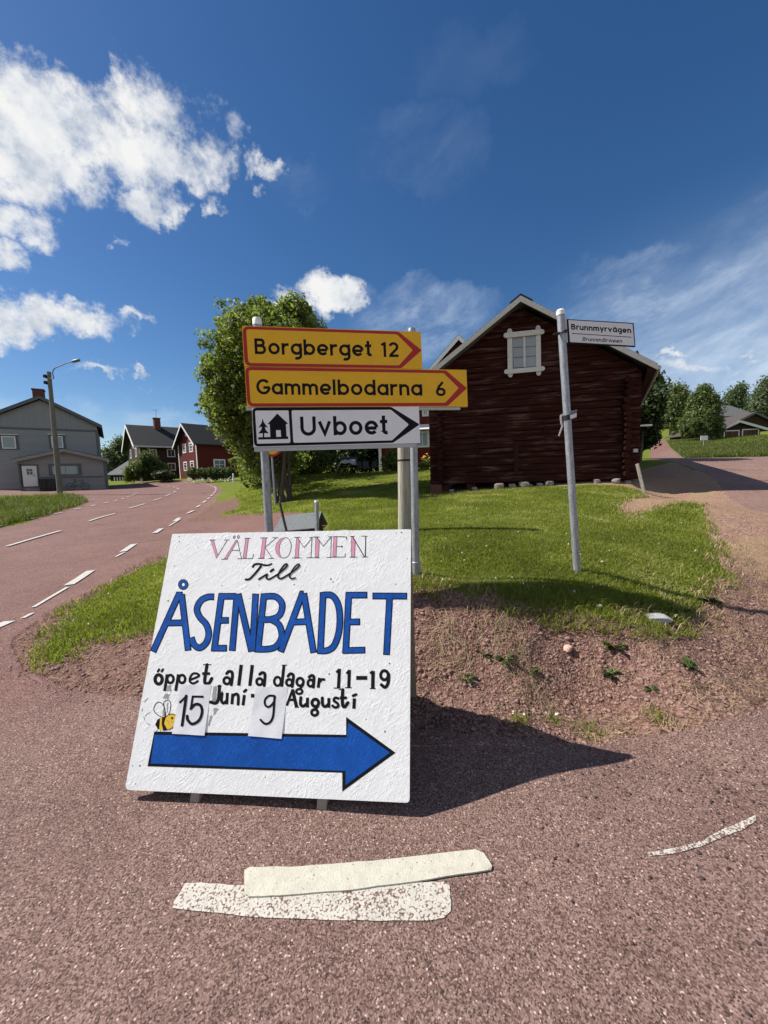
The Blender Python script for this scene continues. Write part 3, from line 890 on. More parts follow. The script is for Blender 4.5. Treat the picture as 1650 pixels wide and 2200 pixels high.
def rounded(pts, rads, n=5):
    out = []
    m = len(pts)
    for k in range(m):
        p = np.array(pts[k], float); a = np.array(pts[k - 1], float); b = np.array(pts[(k + 1) % m], float)
        r = rads[k] if isinstance(rads, (list, tuple)) else rads
        if r <= 0: out.append(tuple(p)); continue
        ua = (a - p) / np.linalg.norm(a - p); ub = (b - p) / np.linalg.norm(b - p)
        for t in np.linspace(0, 1, n):
            q = (1 - t) ** 2 * (p + ua * r) + 2 * t * (1 - t) * p + t * t * (p + ub * r)
            out.append(tuple(q))
    return out

# stroke alphabet of the road signs (cap height 1, origin at the left foot)
def arcp(cx, cy, rx, ry, a0, a1, n=12):
    return [(cx + rx * math.cos(math.radians(a0 + (a1 - a0) * k / n)), cy + ry * math.sin(math.radians(a0 + (a1 - a0) * k / n))) for k in range(n + 1)]
XH, SWD = .735, .175
hw = SWD / 2
def bowl(cx): return ('c', arcp(cx, XH / 2, .275, XH / 2 - hw, 0, 360, 24)[:-1])
GL = {
 'B': (.74, [[(hw, 0), (hw, 1)], [(hw, 1 - hw), (.36, 1 - hw)] + arcp(.40, .735, .17, 1 - hw - .735, 80, -90, 8) + [(hw, .535)], [(hw, .535), (.38, .535)] + arcp(.42, .31, .21, .225, 80, -90, 8) + [(.36, hw), (hw, hw)]]),
 'o': (.73, [bowl(.365)]),
 'r': (.46, [[(hw, 0), (hw, XH)], arcp(.36, .40, .27, XH - .40 - hw, 175, 80, 6) + [(.46, XH - hw)]]),
 'g': (.70, [bowl(.36), [(.615, XH), (.615, -.02)] + arcp(.37, -.03, .245, .19, 0, -118, 8)]),
 'b': (.72, [[(hw, 0), (hw, 1)], bowl(.36)]),
 'd': (.72, [[(.635, 0), (.635, 1)], bowl(.36)]),
 'e': (.71, [[(.12, .34), (.64, .34)] , arcp(.365, XH / 2, .28, XH / 2 - hw, 0, 318, 20)]),
 't': (.42, [[(.2, .98), (.2, .2)] + arcp(.33, .2, .13, .2 - hw, 180, 270, 5) + [(.40, hw)], [(0, .67), (.40, .67)]]),
 '1': (.32, [[(.02, .80), (.22, .93)], [(.235, 0), (.235, 1)]]),
 '2': (.66, [arcp(.32, .68, .235, .235, 165, -30, 12) + [(.10, .11)], [(.03, hw), (.63, hw)]]),
 'G': (.86, [arcp(.45, .5, .37, .41, 40, 345, 22) + [(.78, .43)], [(.44, .45), (.84, .45)]]),
 'a': (.70, [bowl(.355), [(.615, 0), (.615, XH)]]),
 'm': (1.0, [[(hw, 0), (hw, XH)], [(hw, .45)] + arcp(.29, .46, .20, XH - .46 - hw, 170, 10, 7) + [(.50, .0)], [(.50, .45)] + arcp(.71, .46, .20, XH - .46 - hw, 170, 10, 7) + [(.913, 0)]]),
 'n': (.64, [[(hw, 0), (hw, XH)], [(hw, .43)] + arcp(.32, .44, .23, XH - .44 - hw, 170, 10, 7) + [(.553, 0)]]),
 'u': (.64, [[(.553, 0), (.553, XH)], [(hw, XH), (hw, .30)] + arcp(.32, .30, .233, .30 - hw, 180, 350, 7)]),
 'l': (.2, [[(hw, 0), (hw, 1)]]),
 'i': (.2, [[(hw, 0), (hw, XH)], [(hw, .84), (hw, 1.0)]]),
 '6': (.68, [arcp(.34, .30, .25, .30 - hw, 0, 360, 22), [(.12, .40), (.22, .66), (.50, 1.0)]]),
 '3': (.66, [arcp(.30, .73, .2, .19, 150, -90, 10), arcp(.30, .30, .23, .22, 90, -150, 10)]),
 '0': (.68, [('c', arcp(.34, .5, .25, .42, 0, 360, 24)[:-1])]),
 'U': (.84, [[(hw, 1), (hw, .40)] + arcp(.42, .40, .333, .40 - hw, 180, 360, 12) + [(.753, 1)]]),
 'v': (.70, [[(.07, XH), (.35, .09), (.63, XH)]]),
 'w': (1.0, [[(.07, XH), (.27, .09), (.5, XH), (.73, .09), (.93, XH)]]),
 'y': (.68, [[(.08, XH), (.36, .08)], [(.62, XH), (.36, .05), (.24, -.24)]]),
}
GL['ä'] = (.70, GL['a'][1] + [[(.16, .86), (.30, .86)], [(.42, .86), (.56, .86)]])
GL['å'] = (.70, GL['a'][1] + [('c', arcp(.36, .93, .07, .07, 0, 360, 10)[:-1])])
def text(pt, s, p0, p1, top, m, gap=.11, lift=.0007, slant=0.0, wmul=1.0):
    p0 = np.array(p0, float); p1 = np.array(p1, float); cap = np.array(top, float) - p0
    adv = []; x = 0
    for ch in s:
        adv.append(x); x += GL[ch][0] + gap
    tot = x - gap
    ux = (p1 - p0) / tot
    sw = SWD * wmul * min(np.linalg.norm(cap), np.linalg.norm(ux) * 1.25)
    for ch, ax in zip(s, adv):
        for st in GL[ch][1]:
            closed = isinstance(st, tuple)
            pts = st[1] if closed else st
            Q = [p0 + ux * (ax + a + slant * b) + cap * b for a, b in pts]
            pt.stroke(Q, sw, m, lift, closed=closed, raw=True)

# ------------------------------------------------------------------ the hand-painted sandwich board
SB = 1.11
def c2w(c): return EYE + SB * (AX_R * c[0] + AX_U * c[1] + AX_F * c[2])
bTL, bTR, bBR, bBL = [c2w(c) for c in ((-1.084, -.112, 1.968), (.13, -.083, 1.856), (.102, -1.163, 1.537), (-1.112, -1.192, 1.649))]
bn = np.cross(bBL - bTL, bTR - bTL); bn /= np.linalg.norm(bn)
if bn[1] > 0: bn = -bn
BP = Plane((bTL + bBR) / 2, bn)
base = (bBL + bBR) / 2; base[2] = 0.012
board = empty('sandwich_board', base, 0, 'large white hand painted sandwich board with blue arrow standing on the asphalt', 'sign')
mb = MB()
cor = [(370, 1147), (883, 1137), (880, 1725), (268, 1697)]
front = [BP.hit(*p) for p in rounded(cor, [3, 3, 9, 12])]
mb.prism(front, -bn * .018)
fp = mb.build('front_panel', 'white_board')
me = fp.data
# object axes along the board so that the strands follow its face
ex = (bBR - bBL) / np.linalg.norm(bBR - bBL); ey = -bn; ez = np.cross(ex, ey)
def reframe(o, org, X, Y, Z):
    M = Matrix(((X[0], Y[0], Z[0], org[0]), (X[1], Y[1], Z[1], org[1]), (X[2], Y[2], Z[2], org[2]), (0, 0, 0, 1)))
    o.data.transform(M.inverted()); o.matrix_world = M
reframe(fp, (bBL + bBR) / 2, ex, ey, ez)
keep(fp, board)
# lean-to rear panel hinged at the top
rTL = bTL - bn * .0185; rTR = bTR - bn * .0185
dd = np.array([ex[0], ex[1], 0]); back = np.array([-bn[0], -bn[1], 0]) / np.hypot(bn[0], bn[1])
rBR = rTR + back * .34; rBR[2] = .03; rBL = rTL + back * .34; rBL[2] = .03
mb = MB(); mb.slab([rTL, rTR, rBR, rBL], back * .018)
keep(mb.build('rear_panel', 'raw_wood'), board)
mb = MB(); mb.slab([bTL - bn * .02 + dd * .05, bBL - bn * .02 + dd * .05 + np.array([0, 0, .02]), rBL + dd * .05 + np.array([0, 0, .02]), rTL + dd * .05], dd * .012)  # hidden panel added to stop sun passing between front and rear panels
keep(mb.build('side_sun_block', 'raw_wood'), board)
dn = (bBL - bTL); dn /= np.linalg.norm(dn)
for px, py in ((415, 1727), (690, 1734)):
    q = BP.hit(px, py - 22) - bn * .02
    t = q + dn * .085
    t[2] = min(t[2], .03)
    mb = MB()
    mb.slab([q - ex * .022 - dn * .5, q + ex * .022 - dn * .5, t + ex * .022, t - ex * .022], -bn * .045)
    keep(mb.build('leg', 'raw_wood'), board)
for f_ in (.22, .72):
    q0 = rTL + (rTR - rTL) * f_ + back * .02; q1 = rBL + (rBR - rBL) * f_ + back * .02; q1[2] = .0
    mb = MB(); mb.slab([q0 - dd * .022, q0 + dd * .022, q1 + dd * .022, q1 - dd * .022], back * .045)
    keep(mb.build('leg', 'raw_wood'), board)

A1 = (250, 1120, 2.5385); B1 = (250, 1410, 2.5385); T1 = (440, 1140, 8.25); T2 = (620, 1140, 8.25)
O1 = (310, 1420, 5.893); O2 = (570, 1420, 5.893); O5 = (300, 1440, 4.853)
# ÅSENBADET
LET = [[('e', (365, 345), 18.5, 20, 0)], ]
ASEN = [
 [[(200, 712), (340, 402), (362, 402)], [(356, 397), (392, 706)], [(258, 555), (378, 553)]],
 [('s', [(534, 412), (500, 413), (462, 432), (440, 478), (455, 522), (490, 562), (504, 612), (490, 662), (455, 690), (424, 672), (408, 632)])],
 [[(575, 394), (533, 708)], [(562, 409), (652, 409)], [(556, 541), (614, 540)], [(518, 692), (604, 692)]],
 [[(658, 394), (632, 707)], [(664, 394), (738, 711)], [(760, 394), (742, 711)]],
 [[(806, 394), (771, 713)], ('s', [(800, 411), (868, 411), (904, 452), (892, 508), (850, 533), (790, 536)]), ('s', [(845, 536), (888, 566), (902, 630), (872, 682), (822, 697), (755, 697)])],
 [[(896, 713), (1014, 396), (1022, 396)], [(1022, 391), (1076, 718)], [(945, 551), (1052, 546)]],
 [[(1128, 391), (1112, 720)], ('s', [(1110, 405), (1176, 405), (1213, 468), (1217, 580), (1192, 670), (1152, 704), (1096, 705)])],
 [[(1268, 391), (1250, 722)], [(1252, 403), (1369, 402)], [(1255, 549), (1330, 548)], [(1236, 705), (1358, 702)]],
 [[(1396, 407), (1586, 408)], [(1491, 400), (1473, 729)]],
]
pt = Paint(BP, A1)
for pas, w, lift, m, sh in ((0, 37.5, .0005, 0, 0), (1, 26.5, .0011, 1, 5.5)):
    pt.ell((365, 345), 18.5, 19.5, 20 if pas == 0 else 12, m, lift)
    for L in ASEN:
        for st in L:
            sm = isinstance(st, tuple)
            P = [np.array(q, float) for q in (catmull(st[1], 6) if sm else st)]
            if sh:
                P[0] = P[0] + (P[1] - P[0]) / np.linalg.norm(P[1] - P[0]) * min(sh, .8 * np.linalg.norm(P[1] - P[0])); P[-1] = P[-1] + (P[-2] - P[-1]) / np.linalg.norm(P[-2] - P[-1]) * min(sh, .8 * np.linalg.norm(P[-2] - P[-1]))
            pt.stroke(P, w, m, lift)
keep_name = pt.build('lettering', ['black_paint', 'blue_paint'], fp)
# arrow
pt = Paint(BP, B1)
pt.poly([(207, 410), (1253, 428), (1253, 330), (1523, 526), (1232, 738), (1232, 635), (170, 600)], 0, .0005)
pt.poly([(210, 428), (1257, 443), (1264, 362), (1492, 525), (1250, 702), (1250, 625), (187, 584)], 1, .0011)
pt.build('arrow', ['black_paint', 'blue_paint'], fp)
# VÄLKOMMEN / Till
pt = Paint(BP, T1)
TH_ = 9
def pinkbar(poly):
    pt.poly(poly, 1, .0005); pt.stroke(poly, 5, 0, .0008, closed=True)
def thin(*pts, w=TH_): pt.stroke(list(pts), w, 0, .0008)
pinkbar([(105, 170), (155, 170), (232, 440), (205, 490)]); thin((85, 165), (190, 165)); thin((230, 440), (395, 175)); thin((345, 165), (435, 165))
pt.ell((523, 115), 13, 26, 9, 0, .0008, .25); pt.ell((595, 112), 15, 26, 9, 0, .0008, .3)
pinkbar([(548, 172), (578, 172), (395, 500), (345, 500)]); thin((577, 175), (650, 495)); thin((480, 350), (606, 350)); thin((290, 507), (405, 505)); thin((575, 497), (665, 497))
pinkbar([(725, 140), (775, 140), (730, 488), (678, 488)]); thin((705, 135), (810, 135)); thin((670, 493), (848, 493)); thin((846, 495), (865, 410))
pinkbar([(1030, 132), (1090, 132), (1045, 486), (980, 486)]); thin((985, 128), (1115, 128)); thin((940, 491), (1060, 491)); thin((1065, 298), (1262, 130)); thin((1200, 124), (1300, 124)); thin((1065, 295), (1195, 488), w=10); thin((1130, 491), (1230, 491))
pinkbar([(1430, 118), (1340, 145), (1275, 220), (1250, 310), (1270, 400), (1320, 465), (1372, 485), (1337, 440), (1318, 350), (1325, 260), (1360, 180)])
pt.stroke([(1430, 118), (1490, 150), (1530, 240), (1522, 340), (1490, 430), (1440, 475), (1372, 485)], 9, 0, .0008, smooth=True)
pt.xf = T2
pinkbar([(140, 125), (165, 125), (190, 170), (175, 478), (112, 478)]); thin((160, 125), (275, 300), (415, 125), w=9); thin((415, 120), (395, 475)); thin((100, 120), (215, 120)); thin((365, 122), (432, 122)); thin((60, 483), (230, 483)); thin((325, 479), (450, 479), w=9)
pinkbar([(480, 118), (510, 118), (545, 180), (530, 466), (468, 466)]); thin((500, 115), (615, 276), (750, 115), w=10); thin((757, 112), (745, 470)); thin((430, 112), (550, 112)); thin((700, 108), (780, 108)); thin((455, 480), (550, 480)); thin((670, 474), (768, 474))
pinkbar([(800, 108), (858, 108), (840, 463), (782, 463)]); thin((790, 103), (1025, 110), w=9); thin((1024, 108), (1026, 158), w=12); thin((855, 281), (945, 281)); thin((945, 260), (945, 302), w=14); thin((775, 470), (1000, 465), w=9); thin((1000, 468), (1003, 402))
pinkbar([(1115, 106), (1140, 106), (1180, 180), (1170, 463), (1108, 463)]); thin((1132, 104), (1342, 462), w=14); thin((1366, 105), (1358, 462), w=14); thin((1085, 101), (1170, 101)); thin((1290, 97), (1397, 97)); thin((1080, 471), (1210, 471)); thin((1300, 466), (1405, 466))
pt.xf = T1
pt.stroke([(852, 640), (890, 598), (980, 592), (1070, 614), (1145, 608), (1182, 586)], [40, 30], 0, .0006, smooth=True, cap='round')
pt.stroke([(1005, 618), (905, 745), (805, 850), (745, 868), (714, 858)], [42, 36], 0, .0009, smooth=True)
pt.stroke([(962, 862), (1030, 818), (1105, 775), (1092, 835), (1132, 862), (1205, 828), (1280, 780)], [34, 30], 0, .0012, smooth=True, cap='round')
pt.stroke([(1168, 722), (1214, 688)], 42, 0, .0007, cap='round')
pt.stroke([(1260, 800), (1380, 705), (1458, 625), (1445, 590), (1390, 632), (1315, 752), (1303, 828), (1355, 850), (1445, 802), (1500, 768)], [30, 32], 0, .0015, smooth=True, cap='round')
pt.stroke([(1480, 782), (1590, 705), (1672, 628), (1660, 594), (1600, 640), (1525, 750), (1505, 822), (1545, 852), (1605, 836)], [30, 26], 0, .0019, smooth=True, cap='round')
pt.build('lettering', ['black_paint', 'pink_paint'], fp)
# opening times
pt = Paint(BP, O1)
S_ = lambda pts, w, sm=True: pt.stroke(pts, w * 1.14, 0, .0006, smooth=sm and len(pts) > 2, cap='round' if w > 24 and sm else 'butt')
E_ = lambda c, rx, ry, w: pt.ell(c, rx, ry, w * 1.14, 0, .0006)
E_((182, 233), 45, 58, 38); S_([(172, 132), (188, 108)], 27); S_([(222, 132), (236, 106)], 27)
S_([(290, 168), (258, 382)], 33, 0); E_((330, 228), 40, 50, 30)
S_([(432, 168), (398, 380)], 33, 0); E_((478, 228), 40, 50, 30)
S_([(585, 238), (690, 192), (668, 160), (615, 162), (580, 212), (580, 262), (622, 284), (678, 256)], 26)
S_([(795, 48), (765, 240), (780, 284), (822, 278), (854, 222)], 37); S_([(745, 45), (848, 45)], 10, 0); S_([(733, 160), (832, 160)], 32, 0)
S_([(1042, 158), (1072, 133), (1108, 142), (1116, 190), (1102, 302)], 34); E_((1046, 250), 40, 42, 31)
S_([(1228, 48), (1196, 312)], 38, 0); S_([(1368, 50), (1336, 316)], 38, 0)
S_([(1462, 168), (1494, 148), (1524, 160), (1528, 210), (1518, 312)], 34); E_((1460, 262), 38, 41, 31)
S_([(952, 318), (938, 480), (905, 533), (838, 520)], 36); S_([(920, 319), (982, 319)], 10, 0)
S_([(985, 412), (977, 500), (1002, 534), (1040, 505)], 33); S_([(1052, 402), (1044, 550)], 33, 0)
S_([(1120, 412), (1110, 548)], 34, 0); S_([(1122, 440), (1165, 418), (1190, 445), (1188, 548)], 33)
S_([(1267, 430), (1250, 562)], 34, 0); S_([(1266, 386), (1288, 368)], 32)
S_([(1350, 440), (1394, 440)], 42, 0)
pt.xf = O2
S_([(236, 52), (208, 328)], 33, 0); E_((155, 258), 42, 55, 29); S_([(205, 52), (275, 52)], 9, 0)
S_([(288, 192), (318, 162), (352, 176), (354, 230), (340, 325)], 33); E_((303, 272), 37, 40, 30)
E_((440, 265), 42, 48, 31); S_([(478, 300), (446, 346)], 28); E_((430, 386), 38, 31, 27)
S_([(556, 204), (588, 182), (612, 196), (616, 240), (608, 332)], 33); E_((573, 280), 35, 42, 30)
S_([(686, 212), (670, 338)], 34, 0); S_([(692, 262), (715, 234), (745, 236)], 30)
S_([(938, 98), (926, 342)], 36, 0); S_([(898, 146), (935, 108)], 26, 0); S_([(868, 343), (955, 343)], 11, 0)
S_([(1064, 112), (1056, 342)], 36, 0); S_([(1026, 160), (1062, 122)], 26, 0); S_([(1008, 338), (1092, 338)], 11, 0)
S_([(1150, 214), (1290, 214)], 44, 0)
S_([(1364, 126), (1360, 347)], 40, 0); S_([(1326, 160), (1362, 128)], 26, 0); S_([(1324, 349), (1397, 349)], 11, 0)
E_((1508, 180), 48, 58, 34); S_([(1562, 170), (1556, 270), (1520, 332), (1470, 302)], 37)
S_([(345, 362), (272, 566)], 27, 0); S_([(343, 358), (396, 584)], 38, 0); S_([(288, 492), (376, 492)], 27, 0); S_([(368, 586), (428, 586)], 9, 0)
S_([(450, 464), (446, 545), (478, 572), (520, 545)], 35); S_([(534, 464), (532, 588)], 34, 0)
E_((633, 530), 42, 46, 35); S_([(664, 575), (632, 612)], 30); E_((625, 652), 40, 38, 31)
S_([(722, 468), (726, 552), (760, 576), (796, 550)], 35); S_([(804, 468), (804, 592)], 34, 0)
S_([(924, 474), (885, 466), (868, 502), (914, 536), (922, 574), (884, 588), (850, 566)], 30)
S_([(980, 364), (976, 540), (1004, 580), (1046, 528)], 37); S_([(944, 466), (1032, 466)], 32, 0); S_([(930, 362), (1002, 362)], 9, 0)
S_([(1128, 474), (1120, 604)], 37, 0); S_([(1112, 440), (1150, 424)], 31)
pt.build('lettering', ['black_paint'], fp)
# peeled bits of board beside the notices
for poly_, lf_ in (([(880, 322), (918, 320), (912, 420), (905, 500), (862, 506), (858, 440)], .0012), ([(965, 380), (1000, 380), (985, 415), (962, 410)], .0004), ([(875, 600), (945, 598), (905, 670), (862, 690), (880, 650)], .0004),
                   ([(832, 690), (868, 690), (850, 760), (822, 830), (806, 820), (822, 740)], .0004), ([(292, 310), (342, 308), (336, 380), (282, 372)], .0012), ([(262, 420), (325, 416), (312, 470), (290, 482), (228, 478)], .0004),
                   ([(240, 600), (262, 590), (268, 700), (228, 708)], .0004), ([(285, 540), (306, 520), (300, 640), (280, 660)], .0004)):
    pt = Paint(BP, O1)
    pt.poly([(x + random.uniform(-4, 4), y + random.uniform(-5, 5)) for x, y in jit(poly_, 4, 4)], 0, lf_)
    pt.build('bare_patch', ['bare_chip'], fp)
# bee
pt = Paint(BP, O1)
pt.poly([(215, 715), (300, 682), (352, 671), (385, 678), (400, 705), (392, 790), (340, 855), (240, 880), (172, 862), (140, 805), (165, 742)], 1, .0006)
pt.poly([(200, 722), (165, 742), (140, 805), (172, 862), (190, 866), (176, 800)], 0, .0009)
pt.poly([(226, 714), (278, 700), (250, 790), (292, 868), (240, 880), (222, 800)], 0, .0009)
pt.stroke([(300, 682), (352, 671), (385, 678), (400, 705), (392, 790), (340, 855), (240, 880)], 8, 0, .0011, smooth=True)
pt.disc((353, 722), 14, 0, .0012)
for w_ in ([(268, 718), (265, 640), (242, 560), (205, 525), (160, 530), (122, 590), (135, 650), (200, 700)], [(266, 712), (318, 655), (336, 560), (318, 500), (280, 500), (245, 530), (262, 620)]):
    pt.stroke(w_, 8, 0, .0008, closed=True, smooth=True)
for a, b in (((320, 862), (330, 880)), ((335, 850), (372, 852)), ((170, 868), (150, 892)), ((205, 876), (200, 890))): pt.stroke([a, b], 6, 0, .0008)
for c_ in ([(0, 525), (22, 495), (48, 468)], [(10, 700), (40, 668), (78, 650)], [(-8, 700), (8, 750)], [(32, 782), (52, 800), (80, 810)], [(-25, 600), (-28, 640)]): pt.stroke(c_, 5, 0, .0006)
for x, y in ((295, 765), (300, 790), (330, 760), (350, 775), (370, 765), (285, 750)): pt.stroke([(x, y), (x + 14, y + 9)], 8, 2, .0010)
pt.build('painted_bee', ['black_paint', 'bee_yellow', 'bare_chip'], fp)
# little nail heads and knocks
pt = Paint(BP, (0, 0, 1))
for x, y in ((385, 1153), (386, 1164), (375, 1216), (361, 1291), (477, 1258), (557, 1257), (633, 1256), (716, 1250), (655, 1225), (851, 1145), (862, 1144), (875, 1200), (850, 1255), (536, 1286), (710, 1244), (836, 1425), (708, 1448), (827, 1572), (786, 1545), (300, 1645), (292, 1684), (570, 1670), (284, 1645)):
    pt = Paint(BP, (0, 0, 1))
    pt.disc((x + random.uniform(-1, 1), y), random.uniform(1.0, 1.9), 0, .0004, 8)
    pt.build('nail_head', ['lamp_metal'], fp)
# two dated sheets in plastic sleeves
def notice(cor4, xf, strokes):
    Q = [(xf[0] + x / xf[2], xf[1] + y / xf[2]) for x, y in cor4]
    tl, tr, br, bl = [np.array(q) for q in Q]
    n, m = 10, 12
    V = []
    for j in range(m + 1):
        v = j / m
        for i in range(n + 1):
            u = i / n
            p = (tl * (1 - u) + tr * u) * (1 - v) + (bl * (1 - u) + br * u) * v
            edge = math.sin(math.pi * u)
            lift = .0010 + .0038 * v ** 3 + .0006 * math.sin(9 * u + 7 * v)
            V.append(BP.hit(p[0], p[1], lift))
    FC_ = [[j * (n + 1) + i, j * (n + 1) + i + 1, (j + 1) * (n + 1) + i + 1, (j + 1) * (n + 1) + i] for j in range(m) for i in range(n)]
    o = mesh_np('paper_notice', np.array(V), np.array(FC_), 'plastic_sleeve', smooth=True)
    keep(o, board)
    # lettering follows the bulge: same lift function, a shade higher
    p2 = Paint(BP, xf)
    M2 = np.array([[*(tr - tl)], [*(bl - tl)]]).T
    for pts, w in strokes: p2.stroke(pts, w, 0, 0.0, smooth=len(pts) > 2, cap='round')
    vv = []
    for q in p2.mb.v:
        q = np.array(q); d = q - EYE
        zc = d @ AX_F; px = 825 + F_PX * (d @ AX_R) / zc; py = 1100 - F_PX * (d @ AX_U) / zc
        u, v = np.linalg.solve(M2, np.array([px, py]) - tl); u = min(1, max(0, u)); v = min(1, max(0, v))
        vv.append(tuple(q + bn * (.0020 + .0038 * v ** 3 + .0006 * math.sin(9 * u + 7 * v))))
    p2.mb.v = vv
    p2.build('lettering', ['black_paint'], o)
notice([(465, 305), (850, 300), (768, 942), (358, 918)], O1, [([(455, 522), (538, 442)], 26), ([(532, 442), (485, 812)], 36), ([(742, 452), (620, 450), (596, 602)][:2], 28), ([(615, 450), (594, 600)], 28), ([(592, 602), (650, 548), (712, 562), (734, 640), (700, 745), (612, 796), (556, 745), (548, 695)], 36)])
notice([(1215, 175), (1545, 175), (1482, 712), (1135, 682)], O5, [([(1408, 268), (1350, 266), (1308, 308), (1312, 362), (1350, 380), (1398, 335), (1412, 275)], 23), ([(1408, 270), (1402, 380), (1392, 480), (1362, 540), (1310, 556), (1264, 515)], 24)])

# ------------------------------------------------------------------ direction sign
ang = math.radians(9.7)
SPd = np.array([math.cos(ang), math.sin(ang), 0]); SPn = np.array([math.sin(ang), -math.cos(ang), 0])
q0 = at(825, 850, 3.32)
SP = Plane(q0, SPn)
S1 = (510, 690, 6.346); S2 = (750, 690, 6.346); S3 = (530, 860, 8.25); S4 = (710, 860, 8.25)
X = lambda xf, x, y: (xf[0] + x / xf[2], xf[1] + y / xf[2])
pr = SP.hit(886, 1000) - SPn * .10
pl = SP.hit(573, 1000) - SPn * .10
pr = SP.hit(886, 1000); pl = SP.hit(572, 1000)
sb = np.array([(pr[0] + pl[0]) / 2, (pr[1] + pl[1]) / 2, 0]) - SPn * .08; sb[2] = h1(sb[0], sb[1])
dsign = empty('direction_sign', sb, ang, 'two yellow and one white direction boards pointing right on two grey steel posts', 'sign')
for (ptop, pbot, nm) in ((X(S1, 272, 40), (580, 1170), 'post'), (X(S2, 855, 135), (894.5, 1254), 'post')):
    PB = Plane(q0 - SPn * .085, SPn)
    a = PB.hit(*ptop); b = PB.hit(*pbot); 
    zb = h1(b[0], b[1]); b = a + (b - a) * ((zb - .25 - a[2]) / (b[2] - a[2]))
    mb = MB(); mb.tube([b, a], .0335, 18)
    po = keep(mb.build('post', 'galvanised_steel', smooth=True), dsign)
    mb = MB(); up = np.array([0, 0, 1.0])
    if 'S' and ptop[0] < 700:
        mb.tube([a - up * .01, a + up * .035, a + up * .045], [.037, .037, .03], 18)
        keep(mb.build('post_cap', 'cap_plastic', smooth=True), po)
    else:
        mb.tube([a - up * .01, a + up * .02], [.034, .03], 18)
        keep(mb.build('post_cap', 'galvanised_steel', smooth=True), po)
    # ground sleeve
    g0 = b + (a - b) * .02
    zc = zb
    s0 = a + (b - a) * ((zc + .0 - a[2]) / (b[2] - a[2])); s1 = a + (b - a) * ((zc + .13 - a[2]) / (b[2] - a[2]))
    mb = MB(); mb.tube([s0 - up * .1, s1, s1 + up * .006], [.041, .041, .035], 18)
    keep(mb.build('ground_sleeve', 'galvanised_steel', smooth=True), po)
def board_plate(corners, face, label):
    mb = MB()
    Q = [SP.hit(*c) for c in corners]
    mb.slab(Q, -SPn * .004, 0)
    # folded rim behind the face
    for k in range(4):
        a, b = Q[k], Q[(k + 1) % 4]
        c = sum(Q) / 4
        ia = a + (c - a) * .012; ib = b + (c - b) * .012
        mb.slab([a - SPn * .0041, b - SPn * .0041, ib - SPn * .0041, ia - SPn * .0041], -SPn * .028, 1)
    o = mb.build('sign_board', [face, 'sign_back'])
    keep(o, dsign); o['label'] = label
    return o
b1 = board_plate([X(S1, 62, 62), X(S2, 976, 143), X(S2, 1003, 652), X(S1, 90, 612)], 'sign_yellow', 'upper yellow board reading Borgberget 12')
b2 = board_plate([X(S1, 97, 619), X(S2, 1600, 664), X(S2, 1618, 1166), X(S1, 130, 1169)], 'sign_yellow', 'longer yellow board reading Gammelbodarna 6')
b3 = board_plate([X(S3, 90, 130), X(S4, 1566, 115), X(S4, 1592, 757), X(S3, 122, 832)], 'sign_white', 'white board with cabin symbol reading Uvboet')
def sign_border(parent, outer, inner, m, r0, r1, mats):
    pt = Paint(SP)
    pt.poly(rounded(outer, r0), 0, .0008)
    for q in inner: pt.poly(rounded(q, r1), 1, .0014)
    pt.build('border', mats, parent)
sign_border(b1, [X(S1, 70, 70), X(S2, 672, 143), X(S2, 990, 397), X(S2, 712, 642), X(S1, 100, 610)], [[X(S1, 120, 110), X(S2, 650, 180), X(S2, 868, 395), X(S2, 680, 603), X(S1, 150, 570)]], 0, [13, 4, 2, 4, 14], [6, 3, 3, 3, 7], ['sign_red', 'sign_yellow'])
sign_border(b2, [X(S1, 103, 622), X(S2, 1320, 671), X(S2, 1607, 914), X(S2, 1345, 1156), X(S1, 140, 1164)], [[X(S1, 152, 668), X(S2, 1290, 710), X(S2, 1494, 912), X(S2, 1310, 1113), X(S1, 180, 1121)]], 0, [13, 4, 2, 4, 14], [6, 3, 3, 3, 7], ['sign_red', 'sign_yellow'])
sign_border(b3, [X(S3, 97, 131), X(S4, 1078, 118), X(S4, 1582, 428), X(S4, 1110, 754), X(S3, 132, 822)], [[X(S3, 148, 184), X(S3, 742, 180), X(S3, 777, 755), X(S3, 185, 770)], [X(S3, 795, 178), X(S4, 1070, 168), X(S4, 1392, 430), X(S4, 1090, 711), X(S3, 828, 754)]], 0, [10, 4, 3, 4, 10], [4, 2, 4, 2, 4], ['sign_black', 'sign_white'])
pt = Paint(SP)
text(pt, 'Borgberget', X(S1, 240, 449), X(S2, 314, 482), X(S1, 228, 234), 0)
pt.mb.v = [tuple(np.array(v) + SPn * .001) for v in pt.mb.v]
pt.build('lettering', ['sign_black'], b1)
pt = Paint(SP)
text(pt, '12', X(S2, 440, 489), X(S2, 682, 490), X(S2, 432, 287), 0, gap=.16)
pt.mb.v = [tuple(np.array(v) + SPn * .001) for v in pt.mb.v]
pt.build('lettering', ['sign_black'], b1)
pt = Paint(SP)
text(pt, 'Gammelbodarna', X(S1, 264, 1000), X(S2, 1000, 1016), X(S1, 254, 787), 0)
pt.mb.v = [tuple(np.array(v) + SPn * .001) for v in pt.mb.v]
pt.build('lettering', ['sign_black'], b2)
pt = Paint(SP)
text(pt, '6', X(S2, 1183, 1022), X(S2, 1320, 1024), X(S2, 1176, 828), 0)
pt.mb.v = [tuple(np.array(v) + SPn * .001) for v in pt.mb.v]
pt.build('lettering', ['sign_black'], b2)
pt = Paint(SP)
text(pt, 'Uvboet', X(S3, 960, 632), X(S4, 1022, 604), X(S3, 945, 291), 0, gap=.13)
pt.mb.v = [tuple(np.array(v) + SPn * .001) for v in pt.mb.v]
pt.build('lettering', ['sign_black'], b3)
